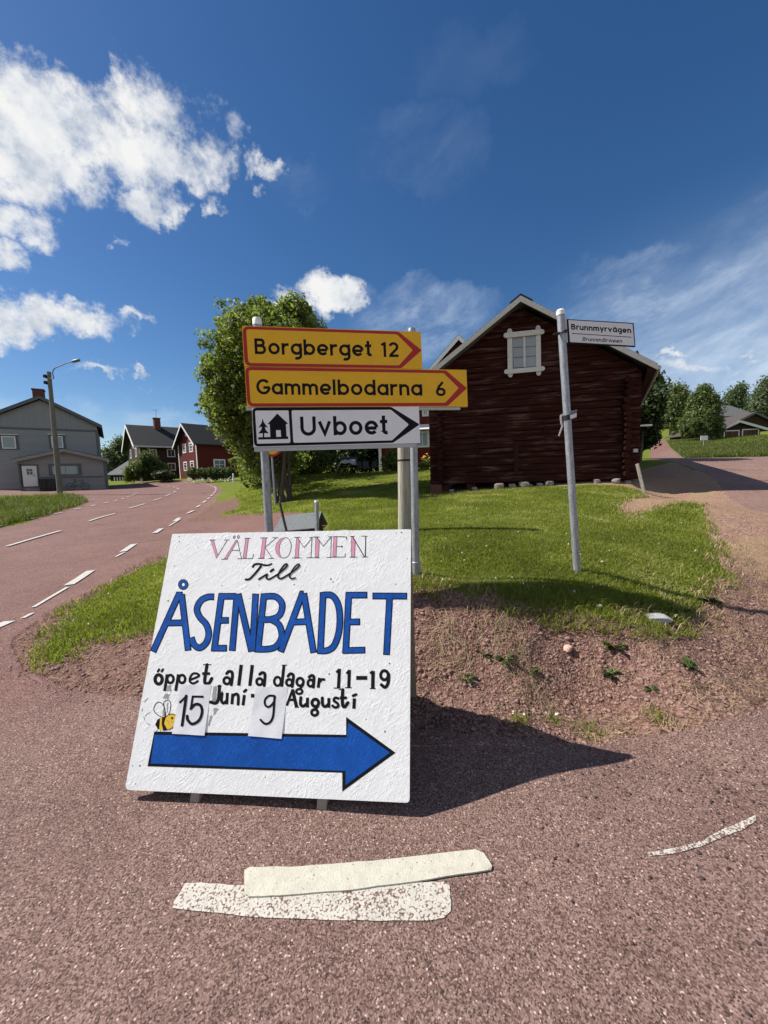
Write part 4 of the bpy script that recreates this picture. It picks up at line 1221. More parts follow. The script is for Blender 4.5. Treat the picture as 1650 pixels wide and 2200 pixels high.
pt = Paint(SP, S3)
pt.poly([(283, 325), (305, 392), (375, 486), (322, 472), (340, 530), (396, 586), (312, 582), (312, 652), (285, 652), (285, 584), (204, 590), (260, 522), (268, 468), (212, 486), (264, 400)], 0, .002)
pt.poly([(543, 235), (737, 418), (695, 422), (708, 640), (736, 640), (736, 686), (205, 697), (205, 655), (420, 650), (408, 422), (370, 422)], 0, .002)
pt.poly([(520, 530), (602, 530), (610, 646), (526, 650)], 1, .003)
pt.build('cabin_symbol', ['sign_black', 'sign_white'], b3)
# aluminium rails under the boards
for (p0, p1, hgt) in ((X(S1, 115, 1172), X(S2, 1520, 1170), 5.5), (X(S3, 130, 834), X(S4, 1520, 758), 8.5)):
    a = SP.hit(*p0) - SPn * .008; b = SP.hit(*p1) - SPn * .008
    hh = hgt * 3.32 / F_PX
    mb = MB(); mb.slab([a, b, b - np.array([0, 0, hh]), a - np.array([0, 0, hh])], -SPn * .03)
    keep(mb.build('rail', 'sign_back'), dsign)

# ------------------------------------------------------------------ street name sign
foot = gnd(1240, 1230)
YP = foot[1]
top = at(1204.5, 676, YP - .05)
ssign = empty('street_name_sign', foot, 0, 'slim grey leaning pole with a black framed white street name plate', 'sign')
mb = MB()
dirp = (top - foot) / np.linalg.norm(top - foot)
mb.tube([foot - dirp * .3, foot + (top - foot) * .5, top], .0315, 18)
keep(mb.build('pole', 'galvanised_steel', smooth=True), ssign)
mb = MB(); mb.tube([top - dirp * .005, top + dirp * .03, top + dirp * .042], [.035, .035, .026], 18)
keep(mb.build('pole_cap', 'cap_plastic', smooth=True), ssign)
V1 = (1190, 665, 8.684)
# the plate hangs on an arm to the right and turns slightly away
pa = math.radians(16)
Pn = np.array([math.sin(pa), -math.cos(pa), 0]); Pd = np.array([math.cos(pa), math.sin(pa), 0])
NP = Plane(top + np.array([0, -.02, 0]), Pn)
cs_ = [X(V1, 238, 178), X(V1, 1488, 250), X(V1, 1522, 697), X(V1, 272, 622)]
mb = MB(); mb.slab([NP.hit(*c) for c in cs_], -Pn * .012)
plate = keep(mb.build('name_plate', 'sign_black'), ssign)
pt = Paint(NP, V1)
pt.poly([(270, 196), (1466, 268), (1502, 676), (300, 606)], 0, .0008)
pt.stroke([(335, 446), (1440, 517)], 12, 1, .0016)
text(pt, 'Brunnmyrvägen', X(V1, 325, 372), X(V1, 1440, 442), X(V1, 318, 268), 1, gap=.13, lift=.0016, wmul=1.2)
text(pt, 'Brunnmåirween', X(V1, 525, 584), X(V1, 1262, 626), X(V1, 528, 512), 1, gap=.10, lift=.0016, slant=.25, wmul=.85)
pt.build('lettering', ['sign_plate_white', 'sign_black'], plate)
mb = MB()
a = NP.hit(*X(V1, 196, 175)); b = NP.hit(*X(V1, 236, 178)); c = NP.hit(*X(V1, 262, 615)); d = NP.hit(*X(V1, 222, 612))
mb.slab([a, b, c, d], -Pn * .03)
keep(mb.build('bracket', 'sign_back'), ssign)
cl = top + (foot - top) * .068
mb = MB(); mb.ring(cl, dirp, .036, .005, 20, 6); mb.tube([cl + np.array([-.03, -.02, 0]), cl + np.array([-.085, -.03, -.015])], .008, 8); mb.tube([cl + np.array([.0, -.04, 0.005]), cl + np.array([.03, -.045, .012])], .010, 8)
keep(mb.build('clamp', 'black_steel', smooth=True), ssign)
# band with a paper tag and a strip of ribbon
V2 = (1180, 740, 6.346)
bc = top + (foot - top) * ((888 - 676) / (1230 - 676.0))
mb = MB(); mb.tube([bc - dirp * .022, bc + dirp * .022], .034, 18)
keep(mb.build('band', 'black_steel', smooth=True), ssign)
TP = Plane(bc + np.array([0, -.036, 0]), (.25, -1, .1))
mb = MB(); mb.slab([TP.hit(*X(V2, 280, 915)), TP.hit(*X(V2, 378, 888)), TP.hit(*X(V2, 372, 990)), TP.hit(*X(V2, 288, 1020))], (0, .004, 0), 0)
pt = Paint(TP, V2)
pt.poly([(282, 918), (376, 892), (374, 935), (285, 965)], 0, .001)
tg = keep(mb.build('paper_tag', 'white_trim'), ssign)
pt.build('tag_band', ['lamp_metal'], tg)
rb = [X(V2, 195, 955), X(V2, 160, 980), X(V2, 165, 1070), X(V2, 175, 1110), X(V2, 158, 1170), X(V2, 130, 1248)]
pt = Paint(TP)
pt.stroke(rb, [4.5, 2.5], 0, .002, smooth=True)
o = pt.build('ribbon', ['ribbon'], ssign)
md = o.modifiers.new('thickness', 'SOLIDIFY'); md.thickness = .002

# ------------------------------------------------------------------ wooden post behind the direction sign
pf = gnd(869, 1168)
wp = at(869, 1168, 5.4); zb = h1(wp[0], wp[1]); 
wpost = empty('wooden_post', (wp[0], wp[1], zb), 0, 'thick weathered round timber post behind the white direction board', 'post')
PT = at(866, 850, 5.4)
mb = MB()
prof = []
for k in range(15):
    t = k / 14; z = -.3 + t * (PT[2] - zb + .3)
    prof.append((.004 * math.sin(3 * t) + (PT[0] - wp[0]) * t, .004 * math.cos(4 * t), z))
mb.tube(prof, [.092 - .006 * t / 14 for t in range(15)], 22)
mb.build('post', 'weathered_post', wpost, smooth=True)
bp = at(874, 989, 5.4) - np.array([wp[0], wp[1], zb])
mb = MB(); mb.tube([(bp[0] - .035, bp[1], bp[2] - .013), (bp[0] - .035, bp[1], bp[2] + .013)], .094, 22)
mb.build('steel_band', 'black_steel', wpost, smooth=True)

# ------------------------------------------------------------------ red mailbox with a felt roof, and two stakes
K = (540, 940, 4.125)
Ym = 5.3
mf = at(665, 1160, Ym); mz = h1(mf[0], mf[1])
rid0 = at(*X(K, 268, 695), Ym + .18); rid1 = at(*X(K, 622, 655), Ym + .02)
mbx = empty('mailbox', (mf[0], mf[1], mz), 0, 'small red box with a grey felt gable roof behind the white board', 'mailbox')
rd = rid1 - rid0; rl = np.linalg.norm(rd[:2]); rdir = np.array([rd[0], rd[1], 0]) / rl; side = np.array([rdir[1], -rdir[0], 0])
if side[1] > 0: side = -side
mb = MB()
eave_d = .20; eave_h = .20
for sg in (1, -1):
    q = [rid0, rid1, rid1 + sg * side * eave_d - np.array([0, 0, eave_h]), rid0 + sg * side * eave_d - np.array([0, 0, eave_h]) - rdir * .03]
    mb.slab(q, (0, 0, -.012))
keep(mb.build('roof', 'felt_roof'), mbx)
mb = MB()
z1 = min(rid0[2], rid1[2])
e0 = rid0 + rdir * .07; e1 = rid1 - rdir * .05
w_ = .15
lowz = mz + .12
mb.hexa([(*(e0 + side * w_)[:2], lowz), (*(e1 + side * w_)[:2], lowz), (*(e1 - side * w_)[:2], lowz), (*(e0 - side * w_)[:2], lowz), (*(e0 + side * w_)[:2], z1 - .18), (*(e1 + side * w_)[:2], z1 - .18), (*(e1 - side * w_)[:2], z1 - .18), (*(e0 - side * w_)[:2], z1 - .18)])
for e in (e0, e1):
    mb.prism([(*(e + side * w_)[:2], z1 - .179), (*e[:2], z1 - .02), (*(e - side * w_)[:2], z1 - .179)], (-rdir * .02 if e is e1 else rdir * .02))
keep(mb.build('body', 'mailbox_red'), mbx)
mb = MB()
lp = e1 + rdir * .004
mb.slab([lp + side * .09 + np.array([0, 0, -.26]) * 1, lp - side * .09 + np.array([0, 0, -.26]), lp - side * .11 + rdir * .06 + np.array([0, 0, -.22]), lp + side * .11 + rdir * .06 + np.array([0, 0, -.22])], (0, 0, .012))
keep(mb.build('lid', 'black_steel'), mbx)
for e in (e0, e1):
    for sg in (1, -1):
        p = e + side * sg * .1; mb = MB(); mb.box(p[0] - .025, p[0] + .025, p[1] - .025, p[1] + .025, mz - .1, lowz - .001)
        keep(mb.build('leg', 'dark_stake'), mbx)
def stake(name, p_top, p_bot, Y, r, mat, label, cat, square=True, capm=None):
    a = at(*p_top, Y); b = at(*p_bot, Y)
    zb = h1(b[0], b[1]); b2 = a + (b - a) * ((zb - .15 - a[2]) / (b[2] - a[2]))
    e = empty(name, (b2[0], b2[1], zb), 0, label, cat)
    mb = MB(); mb.tube([b2, a], r, 4 if square else 14)
    keep(mb.build('shaft', mat, smooth=not square), e)
    if capm:
        mb = MB(); mb.tube([a + np.array([0, 0, .001]), a + np.array([0, 0, .028])], r * 1.08, 4 if square else 14)
        keep(mb.build('cap', capm), e)
    return e
stake('wooden_stake', X(K, 250, 578), X(K, 308, 815), 5.0, .017, 'dark_stake', 'thin dark leaning stake beside the red mailbox', 'stake')
stake('marker_post', X(K, 577, 575), X(K, 582, 812), 4.95, .028, 'galvanised_steel', 'short straight grey post with a pale top in front of the mailbox', 'post', True, 'cap_plastic')

# ------------------------------------------------------------------ round traffic sign on the lawn
sf = gnd(592, 1086)
spd = empty('speed_limit_sign', sf, 0, 'round yellow traffic sign with a red ring on a thin grey pole', 'sign')
tp = at(582, 950, sf[1]); 
mb = MB(); mb.tube([sf - np.array([0, 0, .3]), tp + np.array([0, 0, .25])], .03, 12)
keep(mb.build('pole', 'galvanised_steel', smooth=True), spd)
cc = at(585, 960, sf[1] - .06); R_ = .305
sn = np.array([-.1, -1, 0]); sn /= np.linalg.norm(sn)
def disc(c, n, R, t, name, mat, parent, off):
    a = np.cross(n, (0, 0, 1.0)); a /= np.linalg.norm(a); b = np.cross(n, a)
    mb = MB(); mb.prism([c + n * off + R * (a * math.cos(x) + b * math.sin(x)) for x in np.linspace(0, 2 * math.pi, 32, endpoint=False)], n * t)
    return keep(mb.build(name, mat), parent)
d0 = disc(cc, sn, R_, .004, 'disc', 'sign_red', spd, 0)
disc(cc, sn, R_ * .76, .002, 'yellow_field', 'sign_yellow', d0, .0042)
pt = Paint(Plane(cc + sn * .0064, sn))
text(pt, '30', (574, 969), (596, 968), (573, 952), 0, gap=.14, lift=.001)
pt.build('lettering', ['sign_black'], d0)

# ------------------------------------------------------------------ building helper: local x along the face, y into the building, z up
class Face:
    def __init__(s, px, py, Y, deg):
        p = at(px, py, Y); a = math.radians(deg)
        s.o = p.copy(); s.a = a; s.d = np.array([math.cos(a), math.sin(a), 0]); s.inn = np.array([-math.sin(a), math.cos(a), 0])
        s.pl = Plane(p, -s.inn)
    def uv(s, px, py, dep=0.0):
        d = ray(px, py); o = s.o + s.inn * dep
        t = ((o - EYE) @ s.inn) / (d @ s.inn)
        q = EYE + d * t - s.o
        return q @ s.d, q[2]
    def W(s, u, y, z): return s.o + s.d * u + s.inn * y + np.array([0, 0, z])
def wall_prism(prof, depth, name, mat, parent, y0=0.0):
    mb = MB(); mb.prism([(u, y0, z) for u, z in prof], (0, depth, 0))
    return mb.build(name, mat, parent)
def roof_pair(rid, le, re, y0, y1, th, name, mat, parent, barge=None, bw=.18, bmat='white_trim'):
    """rid/le/re = (u, z) of ridge and the two eaves; the slabs butt along the ridge"""
    mb = MB()
    for e in (le, re):
        mb.hexa([(rid[0], y0, rid[1]), (e[0], y0, e[1]), (e[0], y1, e[1]), (rid[0], y1, rid[1]), (rid[0], y0, rid[1] + th), (e[0], y0, e[1] + th), (e[0], y1, e[1] + th), (rid[0], y1, rid[1] + th)])
    r = mb.build(name, mat, parent)
    if barge:
        for e in (le, re):
            mb = MB()
            mb.hexa([(rid[0], y0 - .03, rid[1] - bw), (e[0], y0 - .03, e[1] - bw), (e[0], y0 - .002, e[1] - bw), (rid[0], y0 - .002, rid[1] - bw), (rid[0], y0 - .03, rid[1] + th * .7), (e[0], y0 - .03, e[1] + th * .7), (e[0], y0 - .002, e[1] + th * .7), (rid[0], y0 - .002, rid[1] + th * .7)])
            mb.build('bargeboard', bmat, parent)
    return r
def window(parent, u0, u1, z0, z1, y=0.0, fw=.1, fmat='white_trim', gmat='window_glass', nx=1, nz=0, axis='x', label=None):
    """frame proud of the wall with bars and a pane; axis 'x' front wall, 'l'/'r' side wall facing -u / +u at u=y"""
    def P(u, d, z):
        if axis == 'x': return (u, y - d, z)
        if axis == 'r': return (y + d, u, z)
        return (y - d, u, z)
    def bx(mb, a0, a1, d0, d1, c0, c1):
        mb.hexa([P(a0, d0, c0), P(a1, d0, c0), P(a1, d1, c0), P(a0, d1, c0), P(a0, d0, c1), P(a1, d0, c1), P(a1, d1, c1), P(a0, d1, c1)])
    mb = MB()
    bx(mb, u0, u0 + fw, -.05, .04, z0, z1); bx(mb, u1 - fw, u1, -.05, .04, z0, z1)
    bx(mb, u0 + fw, u1 - fw, -.05, .04, z0, z0 + fw); bx(mb, u0 + fw, u1 - fw, -.05, .04, z1 - fw, z1)
    bw = max(.03, fw * .4)
    for k in range(1, nx + 1):
        u = u0 + (u1 - u0) * k / (nx + 1); bx(mb, u - bw / 2, u + bw / 2, -.04, .025, z0 + fw, z1 - fw)
    for k in range(1, nz + 1):
        z = z0 + (z1 - z0) * k / (nz + 1)
        xs = [u0 + fw] + [u0 + (u1 - u0) * q / (nx + 1) for q in range(1, nx + 1)] + [u1 - fw]
        for a, b in zip(xs[:-1], xs[1:]): bx(mb, a + bw / 2 + .001, b - bw / 2 - .001, -.04, .02, z - bw / 2, z + bw / 2)
    f = mb.build('window', fmat, parent)
    if label: f['label'] = label
    mb = MB(); bx(mb, u0 + fw * .5, u1 - fw * .5, -.02, .006, z0 + fw * .5, z1 - fw * .5)
    mb.build('pane', gmat, f)
    return f

# ------------------------------------------------------------------ the old log barn
BF = Face(1372, 1040, 11.6, -13)
barn = empty('log_barn', BF.o, BF.a, 'old dark red log barn with one white framed gable window and a steep roof', 'barn')
DL, DR = BF.uv(925, 1055)[0], 0.0
rid = BF.uv(1118, 640, -.45); eR = BF.uv(1412, 786, -.45); eL = BF.uv(905, 806, -.45)
# widen the left eave so that both slopes keep the same pitch
pit = (rid[1] - eR[1]) / (eR[0] - rid[0]); pitL = pit * 1.12
eL = (DL - .55, rid[1] - (rid[0] - DL + .55) * pitL)
zR = rid[1] - pit * (DR - rid[0]) - .10; zL = rid[1] - pitL * (rid[0] - DL) - .10
# log courses: each course a rounded bar; the gable is cut to the roof slope
NL = 27
z0 = .16
mb = MB()
zt = rid[1] - .12
hts = []
z = z0
while z < zt - .02:
    h_ = random.uniform(.15, .225); hts.append((z, min(z + h_, zt))); z += h_
for (za, zb_) in hts:
    zm = (za + zb_) / 2
    ua = DL if zb_ < zL else max(DL, rid[0] - (rid[1] - .10 - zb_) / pitL)
    ub = DR if zb_ < zR else min(DR, rid[0] + (rid[1] - .10 - zb_) / pit)
    ua2 = DL if za < zL else max(DL, rid[0] - (rid[1] - .10 - za) / pitL)
    ub2 = DR if za < zR else min(DR, rid[0] + (rid[1] - .10 - za) / pit)
    if ub - ua < .08: continue
    cuts = [random.uniform(.2, .8)] if random.random() < .45 and zb_ < 3 else []
    n = 30
    segs = [0.0] + cuts + [1.0]
    for s0_, s1_ in zip(segs[:-1], segs[1:]):
        lift = random.uniform(-.018, .018)
        i = len(mb.v); prof = 7
        for k in range(n + 1):
            t = s0_ + (s1_ - s0_) * k / n
            if k == n and s1_ < 1: t -= .002
            wav = .014 * math.sin(t * 9 + za * 7) + .008 * math.sin(t * 31 + za * 13) + random.uniform(-.004, .004)
            for j in range(prof):
                th_ = math.pi * j / (prof - 1)
                fz = .5 - .5 * math.copysign(abs(math.cos(th_)) ** .55, math.cos(th_))
                zz = za + .007 + (zb_ - za - .014) * fz
                lo = ua2 + (ua - ua2) * fz; hi = ub2 + (ub - ub2) * fz
                mb.v.append((lo + (hi - lo) * t, -.024 * math.sin(th_) ** .35 + lift * .7 + wav * .5 - .01, zz + wav * .35))
        for k in range(n):
            for j in range(prof - 1):
                a = i + k * prof + j
                mb.f.append([a, a + 1, a + prof + 1, a + prof]); mb.m.append(0)
mb.build('log_wall', 'red_log', barn, smooth=True, angle=50)
# solid core behind the log face, with the side and rear walls
wall_prism([(DL + .02, z0), (DR - .02, z0), (DR - .02, zR - .02), (rid[0], rid[1] - .14), (DL + .02, zL - .02)], 8.6, 'wall', 'dark_red_cladding', barn, .06)
# crossing log ends at both corners
for uc in (DL + .36, DR - .42):
    mb = MB()
    for (za, zb_) in hts:
        if zb_ > min(zL, zR) - .1: break
        s = (zb_ - za); cx = uc + random.uniform(-.03, .03); w2 = random.uniform(.075, .115); cz = (za + zb_) / 2 + .05; hz = s * .5
        yo = -.26 + random.uniform(-.05, .03)
        P = []
        for k in range(9):
            t = 2 * math.pi * k / 9 + .3
            P.append((cx + w2 * math.cos(t) * random.uniform(.88, 1.08), yo, cz + hz * math.sin(t) * random.uniform(.88, 1.02)))
        mb.prism(P, (0, -yo, 0))
    mb.build('corner_log_ends', 'log_end', barn, smooth=True, angle=40)
# battens and a boarded hatch low on the wall
KB = (900, 820, 5.5)
def bplank(p, dep, mat, name):
    q = [BF.uv(*X(KB, *c), -.08) for c in p]
    mb = MB(); mb.prism([(u, -.09, z) for u, z in q], (0, dep, 0)); mb.build(name, mat, barn)
bplank([(1128, 742), (1178, 738), (1178, 1078), (1128, 1080)], .012, 'dark_red_cladding', 'hatch_seam')
bplank([(1484, 492), (1500, 490), (1500, 705), (1484, 707)], .012, 'dark_red_cladding', 'hatch_seam')
bplank([(690, 505), (706, 505), (700, 1045), (684, 1045)], .012, 'dark_red_cladding', 'hatch_seam')
roof_pair(rid, eL, eR, -.47, 8.9, .07, 'roof', 'roof_slate', barn, True, .12, 'weathered_board')
mb = MB()
for e in (eL, eR):
    t0 = .0; t1 = .09
    p0 = (rid[0], rid[1] + .075); p1 = (rid[0] + (e[0] - rid[0]) * .09, rid[1] + (e[1] - rid[1]) * .09 + .075)
    mb.hexa([(p0[0], -.5, p0[1]), (p1[0], -.5, p1[1]), (p1[0], 8.9, p1[1]), (p0[0], 8.9, p0[1]), (p0[0], -.5, p0[1] + .035), (p1[0], -.5, p1[1] + .035), (p1[0], 8.9, p1[1] + .035), (p0[0], 8.9, p0[1] + .035)])
mb.build('ridge_cap', 'black_steel', barn)
# gutter and drainpipe on the right eave
mb = MB(); mb.tube([(eR[0] + .05, -.45, eR[1] - .04), (eR[0] + .05, 8.9, eR[1] - .07)], .06, 8); mb.build('gutter', 'sign_back', barn, smooth=True)
# soffit closing the right eave
mb = MB(); mb.hexa([(DR - .02, -.44, zR - .16), (eR[0] - .02, -.44, eR[1] - .10), (eR[0] - .02, 8.8, eR[1] - .10), (DR - .02, 8.8, zR - .16), (DR - .02, -.44, zR - .02), (eR[0] - .02, -.44, eR[1] - .005), (eR[0] - .02, 8.8, eR[1] - .005), (DR - .02, 8.8, zR - .02)])
mb.build('soffit', 'dark_red_cladding', barn)
vp = BF.uv(1368, 762, 1.0); vp = (vp[0] - .325 * .93, vp[1])
mb = MB(); mb.tube([(vp[0], 1.0, vp[1] - .5), (vp[0], 1.0, vp[1] + .02)], .035, 8); mb.tube([(vp[0], 1.0, vp[1] + .02), (vp[0], 1.0, vp[1] + .12)], [.075, .03], 8); mb.build('roof_vent', 'black_steel', barn, smooth=True)
# the old barn is out of square: its long sides run off to the right
for o in list(barn.children):
    if o.name.split('.')[0] in ('wall', 'roof', 'ridge_cap', 'gutter', 'soffit', 'roof_vent'):
        for v in o.data.vertices: v.co.x += .325 * max(0.0, v.co.y - .07)
# window with crossed frame boards
KW = (1060, 620, 9.167)
def wpt(x, y, dep): 
    u, z = BF.uv(*X(KW, x, y), -dep); return (u, -dep, z)
wf = None
mb = MB()
def board(mb, pts, dep, th_):
    P = [wpt(x, y, dep) for x, y in pts]
    mb.prism(P, (0, th_, 0))
def bar_px(p0, p1, w, horiz):
    """board with rounded ends"""
    a = np.array(p0, float); b = np.array(p1, float); t = (b - a) / np.linalg.norm(b - a); n = np.array([-t[1], t[0]]) * w / 2
    r = w / 2
    return [tuple(a + n + t * r), tuple(a + n * .55 + t * r * .15), tuple(a - n * .55 + t * r * .15), tuple(a - n + t * r), tuple(b - n - t * r), tuple(b - n * .55 - t * r * .15), tuple(b + n * .55 - t * r * .15), tuple(b + n - t * r)]
board(mb, bar_px((322, 780), (335, 1750), 100, 0), .105, .05)
board(mb, bar_px((882, 715), (894, 1715), 98, 0), .105, .05)
board(mb, bar_px((195, 925), (1012, 838), 102, 1), .155, .049)
board(mb, bar_px((208, 1640), (1022, 1568), 92, 1), .155, .049)
wf = mb.build('window', 'weathered_white', barn, bevel=.006)
mb = MB(); board(mb, [(585, 950), (630, 945), (635, 1545), (595, 1548)], .10, .03); mb.build('mullion', 'weathered_white', wf)
mb = MB(); board(mb, [(380, 965), (835, 915), (838, 1530), (395, 1560)], .082, .02); mb.build('pane', 'barn_glass', wf)
for (p, q) in (((398, 1163), (584, 1148)), ((400, 1363), (592, 1345)), ((636, 1148), (834, 1130)), ((640, 1340), (836, 1324))):
    mb = MB(); board(mb, [(p[0], p[1] - 5), (q[0], q[1] - 5), (q[0], q[1] + 5), (p[0], p[1] + 5)], .092, .008); mb.build('glazing_bar', 'grey_trim', wf)
# fieldstones under the sill log
def stone(name, c, sx, sy, sz, mat, parent=None, seed=0, rz=0.0, sub=2):
    bm = bmesh.new(); bmesh.ops.create_icosphere(bm, subdivisions=sub, radius=1)
    rr = random.Random(seed)
    ph = [rr.uniform(0, 6) for _ in range(9)]
    for v in bm.verts:
        p = v.co.normalized()
        k = 1 + .16 * math.sin(2.3 * p.x + ph[0]) * math.sin(2.1 * p.y + ph[1]) + .12 * math.sin(4.1 * p.z + ph[2] + 2 * p.x) + .07 * math.sin(7 * p.x + ph[3]) * math.sin(6 * p.y + ph[4])
        q = p * k
        q = Vector((max(-.82, min(.82, q.x)), max(-.85, min(.85, q.y)), max(-.8, min(.72, q.z))))
        v.co = Vector((q.x * sx, q.y * sy, q.z * sz))
    bmesh.ops.rotate(bm, verts=bm.verts, cent=(0, 0, 0), matrix=Matrix.Rotation(rz, 3, 'Z'))
    me = bpy.data.meshes.new(name); bm.to_mesh(me); bm.free()
    me.materials.append(MATS[mat]); me.polygons.foreach_set('use_smooth', [True] * len(me.polygons)); me.set_sharp_from_angle(angle=math.radians(30))
    o = link_mesh(name, me, parent); o.location = tuple(c)
    return o
for k, (px, py, w) in enumerate(((1072, 1045, .19), (1101, 1041, .15), (1126, 1040, .2), (1160, 1042, .12), (1180, 1041, .16), (1282, 1041, .12), (1322, 1042, .14), (970, 1056, .1), (1140, 1040, .09), (1230, 1042, .12), (1352, 1041, .12), (1020, 1052, .12))):
    u, z = BF.uv(px, py, -.12)
    w3 = BF.W(u, -.1, 0); hz = h1(w3[0], w3[1]) - BF.o[2]
    stone('foundation_stone', (u, -.12 if k < 7 else 0.02, hz + w * .35), w, w * .8, w * .8, 'fieldstone', barn, 40 + k)
for k in range(7):
    u = DL + (DR - DL) * (k + .5) / 7; w3 = BF.W(u, .4, 0); hz = h1(w3[0], w3[1]) - BF.o[2]
    stone('foundation_stone', (u, .45, (hz + z0) / 2), .2, .16, max(.1, (z0 - hz) / 2 + .1), 'brick', barn, 80 + k)
mb = MB(); u, z = BF.uv(938, 1052, -.1); w3 = BF.W(u, 0, 0); hz = h1(w3[0], w3[1]) - BF.o[2]
mb.box(DL + .02, DL + .38, -.2, .3, hz - .2, z0 - .005); mb.build('corner_block', 'brick', barn, bevel=.02)
mb = MB(); p_ = BF.uv(1377, 915, .3); mb.box(DR + .02, DR + .42, .25, .3, p_[1] - .02, p_[1] + .03); mb.build('wall_lamp', 'white_trim', barn)
mb = MB(); p_ = BF.uv(1365, 968, -.1); mb.box(p_[0] - .06, p_[0] + .06, -.13, -.03, p_[1] - .05, p_[1] + .05); mb.build('socket_box', 'sign_back', barn)
stake('leaning_plank', (1369, 997), (1381, 1047), 11.0, .055, 'weathered_post', 'short grey weathered plank leaning at the right corner of the log barn', 'plank')

# ------------------------------------------------------------------ red two-storey house behind the barn
RF = Face(817, 1014, 25, -10)
rh = empty('red_house', RF.o, RF.a, 'large red wooden house with white trim half hidden behind the log barn', 'house')
ap = RF.uv(985, 722, -.4); sl = RF.uv(950, 762, -.4)
pt_ = (ap[1] - sl[1]) / (ap[0] - sl[0])
W2 = ap[0] - 0.0
eLh = (-.5, ap[1] - pt_ * (ap[0] + .5)); eRh = (2 * ap[0] + .5, eLh[1])
zw = ap[1] - pt_ * ap[0]
wall_prism([(0, -.6), (2 * ap[0], -.6), (2 * ap[0], zw - .15), (ap[0], ap[1] - .2), (0, zw - .15)], 9, 'wall', 'red_cladding', rh)
roof_pair(ap, eLh, eRh, -.4, 9.4, .12, 'roof', 'roof_dark', rh, True, .22)
mb = MB(); mb.box(-.06, .12, -.04, -.002, -.5, zw - .2); mb.build('corner_board', 'white_trim', rh)
mb = MB(); mb.box(0.01, 2 * ap[0] - .01, -.03, .0, -.7, -.2); mb.build('plinth', 'concrete', rh)
for (x0, y0_, x1, y1_, gm) in ((822, 962, 858, 905, 'pale_glass'), (893, 962, 922, 925, 'pale_glass'), (907, 895, 921, 878, 'pale_glass')):
    a = RF.uv(x0, y0_); b = RF.uv(x1, y1_)
    window(rh, a[0], b[0], a[1], b[1], 0, .13, 'white_trim', gm, 1, 0)
a = RF.uv(900, 926); b = RF.uv(923, 913)
mb = MB(); mb.hexa([(a[0], -.5, a[1]), (b[0], -.5, a[1]), (b[0], -.01, b[1]), (a[0], -.01, b[1]), (a[0], -.5, a[1] + .06), (b[0], -.5, a[1] + .06), (b[0], -.01, b[1] + .06), (a[0], -.01, b[1] + .06)]); mb.build('awning', 'white_trim', rh)

# ------------------------------------------------------------------ grey house at the left
GF = Face(217, 1050, 41, 35)
gh = empty('grey_house', GF.o, GF.a, 'large grey clad house with a brick chimney at the left beyond the road', 'house')
rid_g = GF.uv(84, 852, -.4); eR_g = GF.uv(219, 916, -.4)
pg = (rid_g[1] - eR_g[1]) / (eR_g[0] - rid_g[0])
wr = eR_g[0] - .45; wl = 2 * rid_g[0] - wr
eL_g = (wl - .45, eR_g[1])
zw = rid_g[1] - pg * (wr - rid_g[0]) - .2
zt_ = GF.uv(100, 920)[1]
wall_prism([(wl, -1.0), (wr, -1.0), (wr, zt_ - .12), (wl, zt_ - .12)], 12, 'wall', 'grey_cladding', gh)
wall_prism([(wl, zt_ - .119), (wr, zt_ - .119), (wr, zw), (rid_g[0], rid_g[1] - .25), (wl, zw)], 12, 'gable_wall', 'grey_vertical_cladding', gh)
mb = MB(); mb.box(wl, wr, -.05, -.003, zt_ - .2, zt_ - .02); mb.build('trim_band', 'grey_trim', gh)
mb = MB(); mb.box(wr - .16, wr + .03, -.04, -.004, .2, zt_ - .21); mb.build('corner_board', 'grey_trim', gh)
roof_pair(rid_g, eL_g, eR_g, -.4, 12.4, .14, 'roof', 'roof_dark', gh, True, .2, 'grey_trim')
c0 = GF.uv(70, 852, 3); c1 = GF.uv(93, 836, 3)
mb = MB(); mb.box(c0[0], c1[0], 3, 4.0, c0[1] - 1, c1[1] - .12); mb.box(c0[0] - .06, c1[0] + .06, 2.94, 4.06, c1[1] - .119, c1[1]); mb.build('chimney', 'brick', gh)
for (x0, y0_, x1, y1_) in ((0, 966, 38, 935), (107, 964, 139, 935)):
    a = GF.uv(x0, y0_); b = GF.uv(x1, y1_)
    mb = MB(); mb.box(a[0], b[0], -.05, -.004, a[1], b[1]); ca = mb.build('casing', 'grey_trim', gh)
    window(gh, a[0] + .18, b[0] - .18, a[1] + .1, b[1] - .12, -.052, .09, 'white_trim', 'pale_glass', 0, 0)
    mb = MB(); mb.box(a[0] - .05, b[0] + .05, -.2, -.051, b[1] + .001, b[1] + .06); mb.build('sill_cap', 'white_trim', gh)
# annex
AD = -3.2
arid = GF.uv(137, 966, AD - .4); aL = GF.uv(23, 990, AD - .4); aR = GF.uv(235, 988, AD - .4)
awl = GF.uv(38, 1000, AD)[0]; awr = GF.uv(228, 1000, AD)[0]
def rz_(u):
    return arid[1] - (arid[1] - aL[1]) * (arid[0] - u) / (arid[0] - aL[0]) if u < arid[0] else arid[1] - (arid[1] - aR[1]) * (u - arid[0]) / (aR[0] - arid[0])
wall_prism([(awl, -.9), (awr, -.9), (awr, rz_(awr) - .16), (arid[0], arid[1] - .16), (awl, rz_(awl) - .16)], 3.18, 'annex_wall', 'annex_cladding', gh, AD)
roof_pair(arid, aL, aR, AD - .45, -.06, .14, 'annex_roof', 'roof_dark', gh, True, .2, 'annex_cladding')
for px in (38, 222):
    u0_ = GF.uv(px, 1000, AD)[0]
    mb = MB(); mb.box(u0_, u0_ + .28, AD - .05, AD - .004, -.3, rz_(u0_) - .35); mb.build('corner_board', 'grey_trim', gh)
